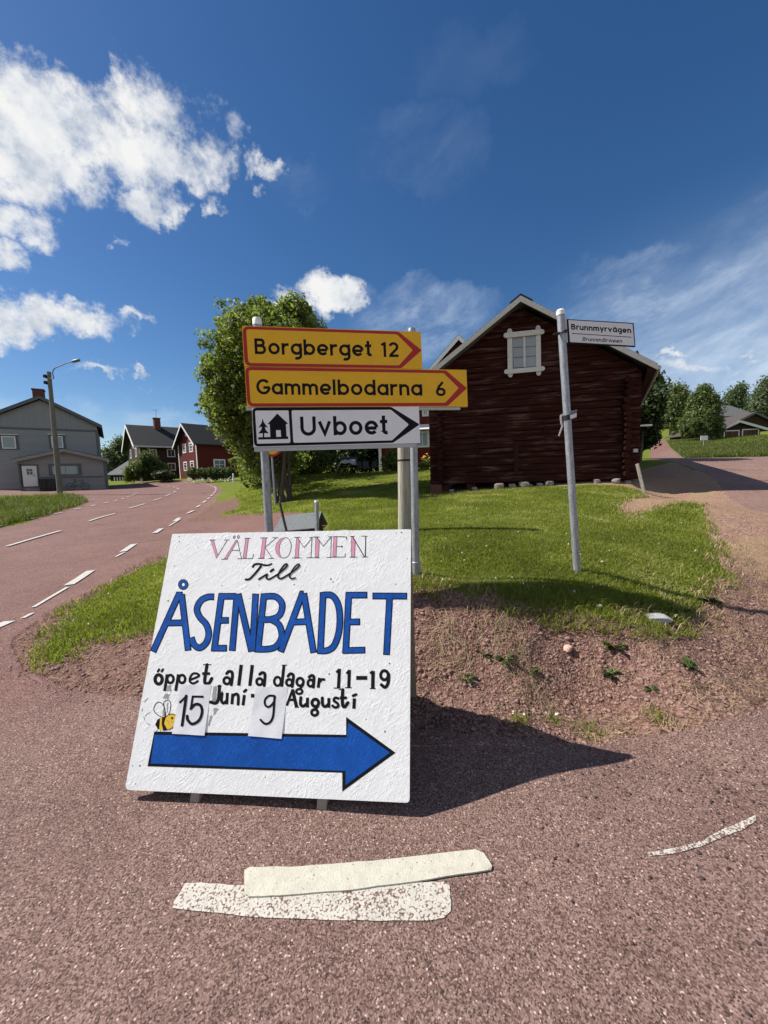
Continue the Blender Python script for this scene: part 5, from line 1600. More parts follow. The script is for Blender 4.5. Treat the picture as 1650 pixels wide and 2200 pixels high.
zb0 = GF.uv(150, 1025, AD)[1]; ud = GF.uv(82, 1020, AD)[0]
mb = MB(); mb.box(ud + .05, awr - .3, AD - .05, AD - .004, zb0 - .07, zb0 + .07); mb.build('trim_band', 'grey_trim', gh)
a = GF.uv(106, 1024, AD); b = GF.uv(174, 996, AD)
mb = MB(); mb.box(a[0], b[0], AD - .05, AD - .004, a[1] + .08, b[1]); mb.build('casing', 'grey_trim', gh)
window(gh, a[0] + .2, b[0] - .2, a[1] + .12, b[1] - .15, AD - .053, .07, 'grey_trim', 'pale_glass', 1, 0, label='wide two light window in the annex')
a = GF.uv(47, 1048, AD); b = GF.uv(82, 997, AD)
mb = MB(); mb.box(a[0], b[0], AD - .05, AD - .004, a[1], b[1]); mb.build('door_casing', 'grey_trim', gh)
a2 = GF.uv(51.5, 1046, AD); b2_ = GF.uv(78, 1001, AD)
mb = MB(); mb.box(a2[0], b2_[0], AD - .09, AD - .052, a2[1] + .03, b2_[1]); dr = mb.build('door', 'door_white', gh)
wa = GF.uv(57, 1021, AD); wb = GF.uv(71, 1006, AD)
window(dr, wa[0], wb[0], wa[1], wb[1], AD - .092, .05, 'door_white', 'window_glass', 1, 1)
mb = MB(); mb.tube([(b2_[0] - .12, AD - .1, a2[1] + 1.0), (b2_[0] - .12, AD - .16, a2[1] + 1.0), (b2_[0] - .28, AD - .16, a2[1] + 1.0)], .025, 6); mb.build('handle', 'lamp_metal', dr)
mb = MB(); mb.box(awl - .02, awr + .02, AD - .02, AD + .4, -.9, -.05); mb.build('plinth', 'concrete', gh)
# bins and bicycle against the annex
def wheelie_bin(px, label, deg):
    q = GF.uv(px, 1048, AD - .7); p = GF.W(q[0], AD - .7, 0); p[2] = h1(p[0], p[1])
    e = empty('wheelie_bin', p, GF.a + math.radians(deg), label, 'bin', 'bins by the annex')
    mb = MB(); mb.hexa([(-.24, -.28, .08), (.24, -.28, .08), (.24, .28, .08), (-.24, .28, .08), (-.3, -.36, 1.0), (.3, -.36, 1.0), (.3, .36, 1.0), (-.3, .36, 1.0)]); mb.build('body', 'bin_plastic', e, bevel=.02)
    mb = MB(); mb.hexa([(-.32, -.39, 1.005), (.32, -.39, 1.005), (.32, .40, 1.005), (-.32, .40, 1.005), (-.29, -.35, 1.08), (.29, -.35, 1.08), (.29, .38, 1.1), (-.29, .38, 1.1)]); mb.build('lid', 'bin_plastic', e, bevel=.02)
    mb = MB(); mb.tube([(-.26, .42, .99), (.26, .42, .99)], .02, 8); mb.build('handle', 'bin_plastic', e)
    for s_ in (-1, 1):
        mb = MB(); mb.tube([(s_ * .2, .3, .1), (s_ * .26, .3, .1)], .1, 14); mb.build('wheel', 'rubber', e)
wheelie_bin(93, 'black wheelie bin nearest the white door of the grey house', 4)
wheelie_bin(113.5, 'black wheelie bin just left of the wooden lamp pole', -6)
q = GF.uv(168, 1050, AD - .6); p = GF.W(q[0], AD - .6, 0); p[2] = h1(p[0], p[1])
bk = empty('bicycle', p, GF.a, 'black bicycle leaning against the grey annex wall', 'bicycle')
for x_ in (-.55, .55):
    mb = MB(); mb.ring((x_, 0, .34), (0, 1, 0), .32, .022, 28, 6); wh = mb.build('wheel', 'rubber', bk, smooth=True)
    mb = MB()
    for k in range(10):
        t = math.pi * k / 10; mb.tube([(x_ - .31 * math.cos(t), 0, .34 - .31 * math.sin(t)), (x_ + .31 * math.cos(t), 0, .34 + .31 * math.sin(t))], .003, 4)
    mb.build('spokes', 'lamp_metal', wh)
mb = MB()
for a, b in (((-.55, .34), (-.2, .85)), ((-.2, .85), (.38, .88)), ((-.08, .33), (.4, .80)), ((-.08, .33), (-.2, .95)), ((-.55, .34), (-.08, .33)), ((.36, .98), (.55, .34))):
    mb.tube([(a[0], 0, a[1]), (b[0], 0, b[1])], .018, 8)
mb.build('frame', 'black_steel', bk, smooth=True)
mb = MB(); mb.tube([(.36, -.28, 1.08), (.30, -.1, 1.02), (.36, 0, .99), (.30, .1, 1.02), (.36, .28, 1.08)], .014, 8); mb.build('handlebar', 'black_steel', bk, smooth=True)
mb = MB(); mb.hexa([(-.34, -.08, .95), (-.05, -.03, .95), (-.05, .03, .95), (-.34, .08, .95), (-.34, -.09, 1.0), (-.05, -.02, .99), (-.05, .02, .99), (-.34, .09, 1.0)]); mb.build('saddle', 'rubber', bk, bevel=.01)
# lamp pole
lf = gnd(129, 1063)
ltop = at(105, 799, lf[1])
lamp = empty('street_lamp', lf, 0, 'tall leaning wooden lamp pole with a bent metal arm in the left verge', 'street lamp')
mb = MB(); mb.tube([lf - np.array([0, 0, .4]), lf + (ltop - lf) * .5, ltop], [.175, .15, .125], 16); keep(mb.build('pole', 'lamp_pole_wood', smooth=True), lamp)
arm = [at(*X((0, 780, 5.5), *p), lf[1] - .18) for p in ((590, 180), (632, 182), (622, 110), (650, 60), (720, 30), (800, -5), (860, -18))]
mb = MB(); mb.tube(catmull(arm, 5), .035, 8); keep(mb.build('arm', 'lamp_metal', smooth=True), lamp)
hd0 = at(153, 777.5, lf[1] - .18); hd1 = at(172, 773, lf[1] - .18)
mb = MB(); mb.tube([hd0, hd0 + (hd1 - hd0) * .3, hd0 + (hd1 - hd0) * .85, hd1], [.05, .10, .10, .04], 10); keep(mb.build('lamp_head', 'lamp_metal', smooth=True), lamp)
for zf, sx in ((.035, -.22), (.085, -.2)):
    c = ltop + (lf - ltop) * zf
    mb = MB(); mb.box(c[0] - .30, c[0] - .12, c[1] - .2, c[1] + .1, c[2] - .12, c[2] + .1); keep(mb.build('fitting', 'black_steel', bevel=.02), lamp)

# ------------------------------------------------------------------ the two old houses at the bend
DF = Face(304, 1032, 58, 43)
dh = empty('dark_house', DF.o, DF.a, 'dark brown timber house with a black roof and brick chimney at the bend', 'house')
ev = DF.uv(304, 955); uw = DF.uv(376, 1000)[0] + 2.6
rgz = DF.uv(340, 916, 4.2)[1]
wallp = [(0, ev[1]), (4.2, rgz - .1), (8.4, ev[1])]
mb = MB()
mb.prism([(0, 0, -.8), (0, 0, ev[1] - .1), (0, 4.2, rgz - .25), (0, 8.4, ev[1] - .1), (0, 8.4, -.8)], (uw, 0, 0)); mb.build('wall', 'brown_cladding', dh)
mb = MB()
for y_, e_ in ((-.55, 1), (8.95, 1)):
    ze = ev[1] - .1 - (rgz - .25 - ev[1] + .1) * .55 / 4.2
    mb.hexa([(-.7, 4.2, rgz - .2), (-.7, y_, ze + .05), (uw + .3, y_, ze + .05), (uw + .3, 4.2, rgz - .2), (-.7, 4.2, rgz), (-.7, y_, ze + .25), (uw + .3, y_, ze + .25), (uw + .3, 4.2, rgz)])
mb.build('roof', 'roof_dark', dh)
for y_ in (-.55, 8.95):
    ze = ev[1] - .1 - (rgz - .25 - ev[1] + .1) * .55 / 4.2
    mb = MB(); mb.hexa([(-.76, 4.2, rgz - .45), (-.76, y_, ze - .2), (-.705, y_, ze - .2), (-.705, 4.2, rgz - .45), (-.76, 4.2, rgz - .02), (-.76, y_, ze + .23), (-.705, y_, ze + .23), (-.705, 4.2, rgz - .02)]); mb.build('bargeboard', 'white_trim', dh)
mb = MB(); mb.box(-.66, uw + .28, -.6, -.552, ev[1] - .42, ev[1] - .2); mb.build('eaves_board', 'weathered_white', dh)
ch = DF.uv(337, 912, 3.8)
mb = MB(); mb.box(ch[0] - .45, ch[0] + .45, 3.4, 4.2, rgz - 1.0, rgz + 1.1); mb.box(ch[0] - .52, ch[0] + .52, 3.34, 4.26, rgz + 1.101, rgz + 1.25); mb.build('chimney', 'brick', dh)
mb = MB(); an = (ch[0], 3.8)
mb.tube([(an[0], an[1], rgz + 1.2), (an[0], an[1], rgz + 2.6)], .03, 6); mb.tube([(an[0] - .7, an[1], rgz + 2.5), (an[0] + .3, an[1], rgz + 2.5)], .02, 6); mb.build('antenna', 'lamp_metal', dh)
for (x0, y0_, x1, y1_) in ((322, 981, 336, 965), (359.5, 982, 375.5, 965), (361, 1011, 377, 994.5), (322, 1011, 336, 995)):
    a = DF.uv(x0, y0_); b = DF.uv(x1, y1_)
    window(dh, a[0], b[0], a[1], b[1], 0, .14, 'weathered_white', 'window_glass', 1, 0)
for (ya, yb, za, zb_) in ((1.4, 2.5, 3.6, 5.0), (5.4, 6.5, 3.6, 5.0), (1.4, 2.5, .9, 2.3), (5.4, 6.5, .9, 2.3)):
    window(dh, ya, yb, za, zb_, 0, .14, 'weathered_white', 'window_glass', 1, 0, axis='l')
window(dh, 3.6, 4.8, rgz - 3.0, rgz - 1.4, 0, .14, 'weathered_white', 'window_glass', 1, 1, axis='l')
mb = MB(); mb.box(-.04, .16, -.04, -.003, -.4, ev[1] - .15); mb.build('corner_board', 'weathered_white', dh)

WF = Face(426.5, 1026, 52, -40)
wh_ = empty('red_gable_house', WF.o, WF.a, 'red two storey gabled house with six white windows behind a clipped hedge', 'house')
wl_ = WF.uv(388, 1024)[0]
apx = WF.uv(392.3, 907, -.5); lft = WF.uv(375.5, 951, -.5); rgt = WF.uv(416, 938, -.5)
ux = wl_ / 2
zap = max(apx[1], 0) 
zcor = WF.uv(422.4, 948)[1]
wall_prism([(wl_, -.6), (0, -.6), (0, zcor), (ux, zap - .25), (wl_, zcor)], 9.5, 'wall', 'red_cladding', wh_)
ptc = (zap - .25 - zcor) / (0 - ux)
roof_pair((ux, zap - .2), (wl_ - .6, zcor - ptc * .6 + .05), (.6, zcor - ptc * .6 + .05), -.6, 9.9, .14, 'roof', 'roof_dark', wh_, True, .22)
mb = MB(); mb.box(-.1, .08, -.06, -.003, -.4, zcor - .1); mb.build('corner_board', 'white_trim', wh_)
mb = MB(); mb.box(wl_ - .06, wl_ + .1, -.06, -.003, -.4, zcor - .1); mb.build('corner_board', 'white_trim', wh_)
mb = MB(); mb.box(wl_ - .02, .02, -.1, .3, -.8, -.35); mb.build('plinth', 'concrete', wh_)
C2r = lambda x, y: C2(x, y)
for (x0, y0_, x1, y1_, nz) in ((945, 588, 975, 478, 2), (1018, 577, 1050, 462, 2), (958, 785, 988, 678, 2), (1030, 768, 1064, 668, 2), (972, 402, 1000, 315, 1)):
    a = WF.uv(*C2(x0, y0_)); b = WF.uv(*C2(x1, y1_))
    window(wh_, a[0], b[0], a[1], b[1], 0, .16, 'white_trim', 'window_glass', 0, nz)
window(wh_, 2.2, 3.9, 1.0, 2.5, 0, .16, 'white_trim', 'window_glass', 1, 1, axis='r')
window(wh_, 6.2, 7.8, 1.0, 2.5, 0, .16, 'white_trim', 'window_glass', 1, 1, axis='r')
# lean-to shed by the dark house
SF = Face(238, 1034, 66, 12)
sh = empty('lean_to_shed', SF.o, SF.a, 'low dark red shed with a slate grey roof left of the dark house', 'shed')
u1 = SF.uv(275, 1030)[0]; zE = SF.uv(240, 1020)[1]
mb = MB(); mb.box(0, u1 + 2, 0, 5, -.8, zE - .2); mb.build('wall', 'dark_red_cladding', sh)
zT = SF.uv(270, 985, 5)[1]
mb = MB(); mb.hexa([(-.5, -.5, zE - .2), (u1 + 2.5, -.5, zE - .2), (u1 + 2.5, 5.2, zT), (1.8, 5.2, zT), (-.5, -.5, zE - .02), (u1 + 2.5, -.5, zE - .02), (u1 + 2.5, 5.2, zT + .18), (1.8, 5.2, zT + .18)]); mb.build('roof', 'shed_roof', sh)
for k in range(4):
    uu = .5 + k * .42; mb = MB(); mb.box(uu, uu + .2, -.03, -.003, -.1, zE - .4); mb.build('fence_board', 'white_trim', sh)

# ------------------------------------------------------------------ buildings up the right-hand hill
def gable_barn(name, label, px_l, py_l, Y, deg, apex, eaveL, eaveR, depth, wallm, roofm, trim, doors=()):
    f = Face(px_l, py_l, Y, deg)
    e = empty(name, f.o, f.a, label, 'barn')
    r = f.uv(*apex, -.4); l = f.uv(*eaveL, -.4); rr = f.uv(*eaveR, -.4)
    pL = (r[1] - l[1]) / (r[0] - l[0]); pR = (r[1] - rr[1]) / (rr[0] - r[0])
    ul, ur = l[0] + .5, rr[0] - .5
    wall_prism([(ul, -1.5), (ur, -1.5), (ur, r[1] - pR * (ur - r[0]) - .15), (r[0], r[1] - .15), (ul, r[1] - pL * (r[0] - ul) - .15)], depth, 'wall', wallm, e)
    roof_pair(r, l, rr, -.4, depth + .4, .12, 'roof', roofm, e, True, .2, trim)
    for (x0, y0_, x1, y1_) in doors:
        a = f.uv(x0, y0_); b = f.uv(x1, y1_)
        mb = MB(); mb.box(a[0], b[0], -.05, -.003, a[1] - .3, b[1]); d = mb.build('garage_door', 'door_cladding', e)
        mb = MB(); w = .12
        mb.box(a[0] - w, a[0] - .001, -.06, -.003, a[1] - .3, b[1] + w); mb.box(b[0] + .001, b[0] + w, -.06, -.003, a[1] - .3, b[1] + w); mb.box(a[0], b[0], -.06, -.003, b[1] + .001, b[1] + w)
        mb.build('door_frame', trim, d)
    return e
gable_barn('garage', 'low brown garage with white bargeboards and two plank doors on the hill', 1552, 943, 46, -4, (1590, 904), (1545, 925), (1650, 921), 9, 'brown_cladding', 'roof_brown', 'white_trim', ((1556, 943, 1586, 926), (1595, 942, 1628, 923)))
gable_barn('brown_barn', 'tall dark brown barn rising behind the low garage on the hill', 1600, 935, 58, -6, (1624, 886), (1588, 904), (1690, 916), 12, 'brown_cladding', 'roof_brown', 'grey_trim')
LF = Face(1545, 925, 72, 4)
lb = empty('long_barn', LF.o, LF.a, 'long dark barn with a double stepped grey roof behind the birches', 'barn')
a = LF.uv(1540, 911); b = LF.uv(1615, 911); zr = LF.uv(1580, 873, 5)[1]; zm = LF.uv(1570, 896)[1]
mb = MB(); mb.box(a[0], b[0], 0, 9, -2, zm); mb.build('wall', 'brown_cladding', lb)
zl2 = LF.uv(1560, 910, -1.8)[1]; zm2 = LF.uv(1560, 901)[1]; zr0 = LF.uv(1580, 896, -.6)[1]
mb = MB(); mb.hexa([(a[0] - .6, -.7, zr0), (b[0] + .6, -.7, zr0), (b[0] + .6, 5, zr), (a[0] - .6, 5, zr), (a[0] - .6, -.7, zr0 + .2), (b[0] + .6, -.7, zr0 + .2), (b[0] + .6, 5, zr + .2), (a[0] - .6, 5, zr + .2)])
mb.hexa([(a[0] - .6, 5.001, zr), (b[0] + .6, 5.001, zr), (b[0] + .6, 10.5, zr0), (a[0] - .6, 10.5, zr0), (a[0] - .6, 5.001, zr + .2), (b[0] + .6, 5.001, zr + .2), (b[0] + .6, 10.5, zr0 + .2), (a[0] - .6, 10.5, zr0 + .2)]); mb.build('roof', 'roof_slate', lb)
mb = MB(); mb.hexa([(a[0] - .6, -2.2, zl2), (b[0] + .3, -2.2, zl2), (b[0] + .3, -.01, zm2), (a[0] - .6, -.01, zm2), (a[0] - .6, -2.2, zl2 + .15), (b[0] + .3, -2.2, zl2 + .15), (b[0] + .3, -.01, zm2 + .15), (a[0] - .6, -.01, zm2 + .15)]); mb.build('lean_to_roof', 'roof_slate', lb)
HF = Face(1436, 925, 62, -38)
hb = empty('grey_roofed_shed', HF.o, HF.a, 'small shed with a pale grey roof beside the road up the hill', 'shed')
a = HF.uv(1433, 914); b = HF.uv(1462, 912); c = HF.uv(1440, 898, 2.5)
mb = MB(); mb.box(a[0] + .3, b[0], 0, 5, -3, a[1]); mb.build('wall', 'brown_cladding', hb)
mb = MB(); mb.hexa([(a[0], -.5, a[1] - .1), (b[0] + .5, -.5, a[1] - .1), (b[0] + .5, 2.6, c[1]), (a[0] + .3, 2.6, c[1]), (a[0], -.5, a[1] + .05), (b[0] + .5, -.5, a[1] + .05), (b[0] + .5, 2.6, c[1] + .15), (a[0] + .3, 2.6, c[1] + .15)]); mb.build('roof', 'roof_slate', hb)
# little white sign in the meadow
mf_ = gnd(1511, 962)
ms = empty('meadow_sign', mf_, 0, 'tiny white sign on a thin stick in the long grass up the hill', 'sign')
hs = at(1513.5, 941, mf_[1]) - mf_
mb = MB(); mb.tube([(0, 0, -.2), (0, 0, hs[2])], .03, 6); mb.build('stick', 'raw_wood', ms)
mb = MB(); mb.box(-.3, .32, -.06, -.031, hs[2] - .2, hs[2] + .2); mb.build('panel', 'sign_white', ms)

# ------------------------------------------------------------------ vegetation
def leaf_cloud(C, Nrm, size, tint, name, mat, parent, jitter=.9):
    """one bent quad per leaf at C (n,3)"""
    n = len(C)
    d = rng.normal(size=(n, 3)); d /= np.linalg.norm(d, axis=1)[:, None]
    nr = Nrm * .55 + rng.normal(size=(n, 3)) * jitter * .6; nr /= np.linalg.norm(nr, axis=1)[:, None]
    u = np.cross(nr, d); u /= (np.linalg.norm(u, axis=1)[:, None] + 1e-9)
    v = np.cross(nr, u)
    s = (size * rng.uniform(.65, 1.3, n))[:, None]
    tip = C + v * s - nr * s * .12; base = C - v * s * .75
    l = C + u * s * .55 + nr * s * .1 + v * s * .05; r = C - u * s * .55 + nr * s * .1 + v * s * .05
    V = np.stack([base, r, tip, l], 1).reshape(-1, 3)
    FC_ = np.arange(4 * n).reshape(n, 4)
    return mesh_np(name, V, FC_, mat, parent, np.repeat(tint, 4))
def crown_points(lobes, ncl, per, csize, shell=.55):
    """clusters spread through a few ellipsoid lobes ((cx,cy,cz),(rx,ry,rz)); returns centres, normals, tint"""
    vol = np.array([l[1][0] * l[1][1] * l[1][2] for l in lobes]) ** .7
    idx = rng.choice(len(lobes), ncl, p=vol / vol.sum())
    cen = np.array([lobes[i][0] for i in idx]); rad_ = np.array([lobes[i][1] for i in idx])
    d = rng.normal(size=(ncl, 3)); d /= np.linalg.norm(d, axis=1)[:, None]
    rr = (rng.uniform(0, 1, ncl) ** (1 / 3.0)); rr = shell + (1 - shell) * rr
    rr = rr * rng.uniform(.86, 1.1, ncl)
    out = rng.uniform(0, 1, ncl) < .07
    rr = np.where(out, rng.uniform(1.05, 1.22, ncl), rr)
    ph = rng.uniform(0, 6.28, (len(lobes), 4))[idx]
    nz = np.sin(3.1 * d[:, 0] + ph[:, 0]) * np.sin(3.4 * d[:, 1] + ph[:, 1]) + .6 * np.sin(5.2 * d[:, 2] + ph[:, 2]) + .5 * np.sin(7 * d[:, 0] - 6 * d[:, 2] + ph[:, 3])
    rr = rr * (1 + .17 * nz)
    K_ = cen + d * rad_ * rr[:, None]
    off = rng.normal(size=(ncl, per, 3)) * .5
    off /= np.maximum(1, np.linalg.norm(off, axis=2))[:, :, None]
    cs2 = csize * rng.uniform(.6, 1.4, ncl) * np.where(out, .55, 1.0)
    P = K_[:, None, :] + off * cs2[:, None, None]
    nn = (d[:, None, :] * .8 + off * .8 + np.array([0, 0, .35]))
    ct = rng.uniform(-.16, .16, ncl)
    t = np.clip(rng.uniform(.15, .85, (ncl, per)) + ct[:, None], 0, .92)
    return P.reshape(-1, 3), nn.reshape(-1, 3), t.ravel()
def tree(name, label, cat, foot, lobes, ncl, per, csize, leaf, mat, stems=1, tr=.12, group=None, limb=6):
    """foot world xyz; lobes given relative to the foot"""
    e = empty(name, foot, 0, label, cat, group)
    mb = MB()
    top = max(l[0][2] for l in lobes)
    for s in range(stems):
        a = rng.uniform(0, 6.28); sp = .1 if stems == 1 else .25
        b0 = np.array([sp * math.cos(a), sp * math.sin(a), -.2]) * (0 if stems == 1 else 1) + np.array([0, 0, -.2 if stems == 1 else 0])
        lo = lobes[s % len(lobes)][0]
        t1 = np.array([lo[0] * .8 + rng.normal() * .15, lo[1] * .8 + rng.normal() * .15, lo[2] + .2])
        m1 = b0 + (t1 - b0) * .4 + rng.normal(size=3) * .12 * (1 if stems > 1 else .5)
        mb.tube(catmull([b0, m1, t1], 6), [tr * (1 - .8 * k / 12) for k in range(13)], 9)
        for k in range(limb):
            q = lobes[rng.integers(len(lobes))]
            tgt = np.array(q[0]) + rng.normal(size=3) * np.array(q[1]) * .45
            st = b0 + (t1 - b0) * rng.uniform(.3, .9)
            mb.tube(catmull([st, (st + tgt) / 2 + rng.normal(size=3) * .12, tgt], 4), [tr * .35 * (1 - .85 * j / 8) for j in range(9)], 6)
    mb.build('trunk', 'bark', e, smooth=True, angle=80)
    sub = []
    for (c, r) in lobes:
        sub.append((c, tuple(x * .86 for x in r)))
        for _ in range(4):
            v = rng.normal(size=3); v /= np.linalg.norm(v); v[2] = abs(v[2]) * .9 - .15
            f_ = rng.uniform(.26, .42)
            sub.append((tuple(np.array(c) + v * np.array(r) * rng.uniform(.75, .95)), tuple(x * f_ for x in r)))
    P, nn, t = crown_points(sub, ncl, per, csize)
    leaf_cloud(P, nn, leaf, t, 'crown', mat, e)
    return e
def lob(foot, px, py, Y, rx_px, rz_px, ry=None):
    c = at(px, py, Y) - foot
    k = Y / F_PX
    return (tuple(c), (rx_px * k, ry if ry else rx_px * k * .9, rz_px * k))
# the big leafy tree at the left of the direction sign
tf = gnd(611, 1081)
Yt = tf[1]
L_ = [lob(tf, 545, 760, Yt, 110, 112), lob(tf, 600, 735, Yt + .3, 85, 85), lob(tf, 490, 850, Yt, 78, 100), lob(tf, 472, 888, Yt - .2, 44, 46), lob(tf, 565, 880, Yt + .3, 100, 100), lob(tf, 555, 690, Yt, 55, 52), lob(tf, 525, 960, Yt + .4, 42, 56), lob(tf, 560, 985, Yt + .6, 60, 45), lob(tf, 640, 820, Yt + .4, 70, 110), lob(tf, 610, 680, Yt + .2, 62, 40), lob(tf, 448, 872, Yt, 34, 34), lob(tf, 640, 700, Yt + .2, 45, 30)]
L_ = [((c[0] + .18, c[1] + .5, c[2]), (r[0] * .9, r[1] * 1.5, r[2] * .98)) for c, r in L_]
tree('broadleaf_tree', 'tall dense green leafy tree rising left of the yellow direction boards', 'tree', tf, L_, 1800, 50, .30, .074, 'maple_leaf', 6, .085)
f2 = at(548, 1044, 21); f2[2] = h1(f2[0], f2[1])
L2 = [lob(f2, 532, 960, 21, 44, 58), lob(f2, 548, 1020, 19.5, 34, 20), lob(f2, 560, 930, 21, 66, 90), lob(f2, 528, 988, 20.6, 30, 38), lob(f2, 560, 1000, 18, 46, 36), lob(f2, 600, 985, 17, 40, 40), lob(f2, 590, 900, 21.5, 60, 100), lob(f2, 560, 850, 21.4, 70, 80), lob(f2, 540, 1008, 20.5, 34, 26), lob(f2, 640, 900, 22, 60, 90), lob(f2, 620, 800, 22, 60, 70)]
L2 = [((c[0] + .15, c[1] + .5, c[2]), (r[0] * .95, r[1] * 1.6, r[2])) for c, r in L2]
tree('broadleaf_tree', 'lower leafy tree with foliage reaching the ground beside the road bend', 'tree', f2, L2, 1100, 48, .42, .09, 'maple_leaf', 4, .09)
# dark hedge, bushes and garden behind
def bush(name, label, cat, px, py, Y, lobs_px, ncl, per, csize, leaf, mat, group=None, stems=3, tr=.03):
    f = at(px, py, Y); f[2] = h1(f[0], f[1])
    gs = 1.18 if 'birch' in name else 1.0
    lobes = [lob(f, *(a + (Y + dy,) + (b[0] * gs, b[1] * gs))) for a, dy, b in lobs_px]
    return tree(name, label, cat, f, lobes, ncl, per, csize, leaf, mat, stems, tr, group, 4)
bush('garden_bush', 'rounded light green bush beside the dark tree trunks on the lawn', 'bush', 665, 1018, 21.5, [((650, 1003), 0, (26, 22)), ((680, 995), .3, (28, 25)), ((690, 985), .2, (18, 16))], 150, 40, .3, .07, 'light_leaf')
bush('tall_hedge', 'tall dark green hedge behind the covered garden swing', 'hedge', 740, 1016, 27, [((640, 960), .5, (60, 50)), ((720, 965), 0, (55, 55)), ((780, 960), 0, (50, 55)), ((820, 955), .6, (30, 48)), ((690, 930), 1, (70, 60)), ((770, 920), 1.2, (60, 60)), ((600, 985), .3, (50, 40)), ((740, 1000), .4, (90, 26)), ((810, 1000), .6, (30, 25))], 620, 46, .5, .11, 'dark_leaf', None, 5, .08)
bush('climbing_plant', 'leafy climbing plant growing against the red house corner', 'plant', 836, 1018, 22.5, [((828, 1000), 0, (12, 18)), ((842, 992), 0, (12, 24)), ((852, 1003), .1, (9, 15)), ((843, 975), .1, (6, 12))], 60, 34, .2, .07, 'light_leaf')
bush('orange_lily', 'clump of orange flowering lilies at the red house wall', 'plant', 912, 1003, 22, [((910, 998), 0, (12, 7)), ((918, 994), 0, (10, 8))], 26, 30, .16, .07, 'light_leaf')
lil = bpy.data.objects['orange_lily']
P_ = rng.normal(size=(40, 3)) * np.array([.14, .1, .13]) + np.array(at(912, 984, 21.9)) - np.array(lil.location)
leaf_cloud(P_, np.tile([0, -1, .5], (40, 1)), .055, np.full(40, .5), 'blossoms', 'lily', lil)
# garden swing under a tarpaulin
gf = gnd(748, 1021); gk = gf[1] / F_PX
sw = empty('garden_swing', gf, 0, 'covered garden swing seat with a crumpled grey tarpaulin roof', 'swing')
mb = MB()
n = 14; m = 8
ptsx = np.linspace(-22, 20, n) * gk
top_z = (1021 - 990) * gk
V = []; FC_ = []
for j in range(m + 1):
    yy = (j / m - .5) * 1.5
    for i in range(n):
        u = (i / (n - 1)) * 2 - 1
        z = top_z * (1 - .16 * u * u) + .05 * math.sin(5 * i + 3 * j) * .6
        if i == 0: z = .12
        if i == 1: z = top_z * .55
        if i == 2: z = top_z * .84
        if i == n - 1: z = top_z * .66
        if j in (0, m): z -= .16 if 1 < i < n - 1 else 0
        V.append((ptsx[i], yy + (.1 * math.sin(i)), z))
for j in range(m):
    for i in range(n - 1):
        a = j * n + i; FC_.append([a, a + 1, a + n + 1, a + n])
o = mesh_np('tarpaulin', np.array(V), np.array(FC_), 'tarp', sw, smooth=True)
md = o.modifiers.new('thickness', 'SOLIDIFY'); md.thickness = .01
mb = MB(); mb.box(-.38, .5, -.25, .35, .42, .5); mb.build('seat', 'chair_plastic', sw, bevel=.02)
mb = MB(); mb.hexa([(-.38, .3, .55), (.5, .3, .55), (.5, .4, .55), (-.38, .4, .55), (-.38, .45, 1.0), (.5, .45, 1.0), (.5, .52, 1.0), (-.38, .52, 1.0)]); mb.build('backrest', 'chair_plastic', sw, bevel=.02)
mb = MB(); mb.hexa([(.1, -.1, .55), (.4, -.1, .55), (.4, .1, .55), (.1, .1, .55), (.12, .05, .85), (.42, .05, .85), (.42, .18, .83), (.12, .18, .83)]); mb.build('cushion', 'cushion', sw, bevel=.05)
for x_ in (-.58, .55):
    for y_ in (-.65, .65):
        mb = MB(); mb.tube([(x_, y_, -.1), (x_ * .95, y_ * .4, top_z * .62)], .02, 8); mb.build('leg', 'black_steel', sw)
def garden_chair():
    e = empty('garden_chair', (0, 0, 0), 0, None, 'chair', 'chairs beside the garden swing')
    mb = MB(); mb.box(-.24, .24, -.24, .24, .4, .44); mb.build('seat', 'chair_plastic', e, bevel=.01)
    mb = MB(); mb.hexa([(-.24, .2, .46), (.24, .2, .46), (.24, .24, .46), (-.24, .24, .46), (-.22, .36, 1.0), (.22, .36, 1.0), (.22, .4, 1.0), (-.22, .4, 1.0)]); mb.build('backrest', 'chair_plastic', e, bevel=.01)
    for sx in (-.2, .2):
        for sy in (-.2, .2):
            mb = MB(); mb.tube([(sx, sy, 0), (sx, sy, .4)], .016, 6); mb.build('leg', 'black_steel', e)
    return e
gc = garden_chair()
def dup(root):
    c = root.copy(); COL.objects.link(c)
    for chd in list(root.children):
        d = chd.copy(); COL.objects.link(d); d.parent = c
        for g3 in chd.children:
            d3 = g3.copy(); COL.objects.link(d3); d3.parent = d
    return c
for k, (px, rz, lb_) in enumerate(((776, .5, 'dark garden chair standing right beside the covered swing'), (788, .2, 'middle dark garden chair between the swing and the climbing plant'), (801, -.5, 'dark garden chair nearest the climbing plant'))):
    c = gc if k == 0 else dup(gc)
    q = at(px, 1018, gf[1] + .6); q[2] = h1(q[0], q[1]); c.location = tuple(q); c.scale = (.7, .7, .7); c.rotation_euler = (0, 0, rz); c['label'] = lb_
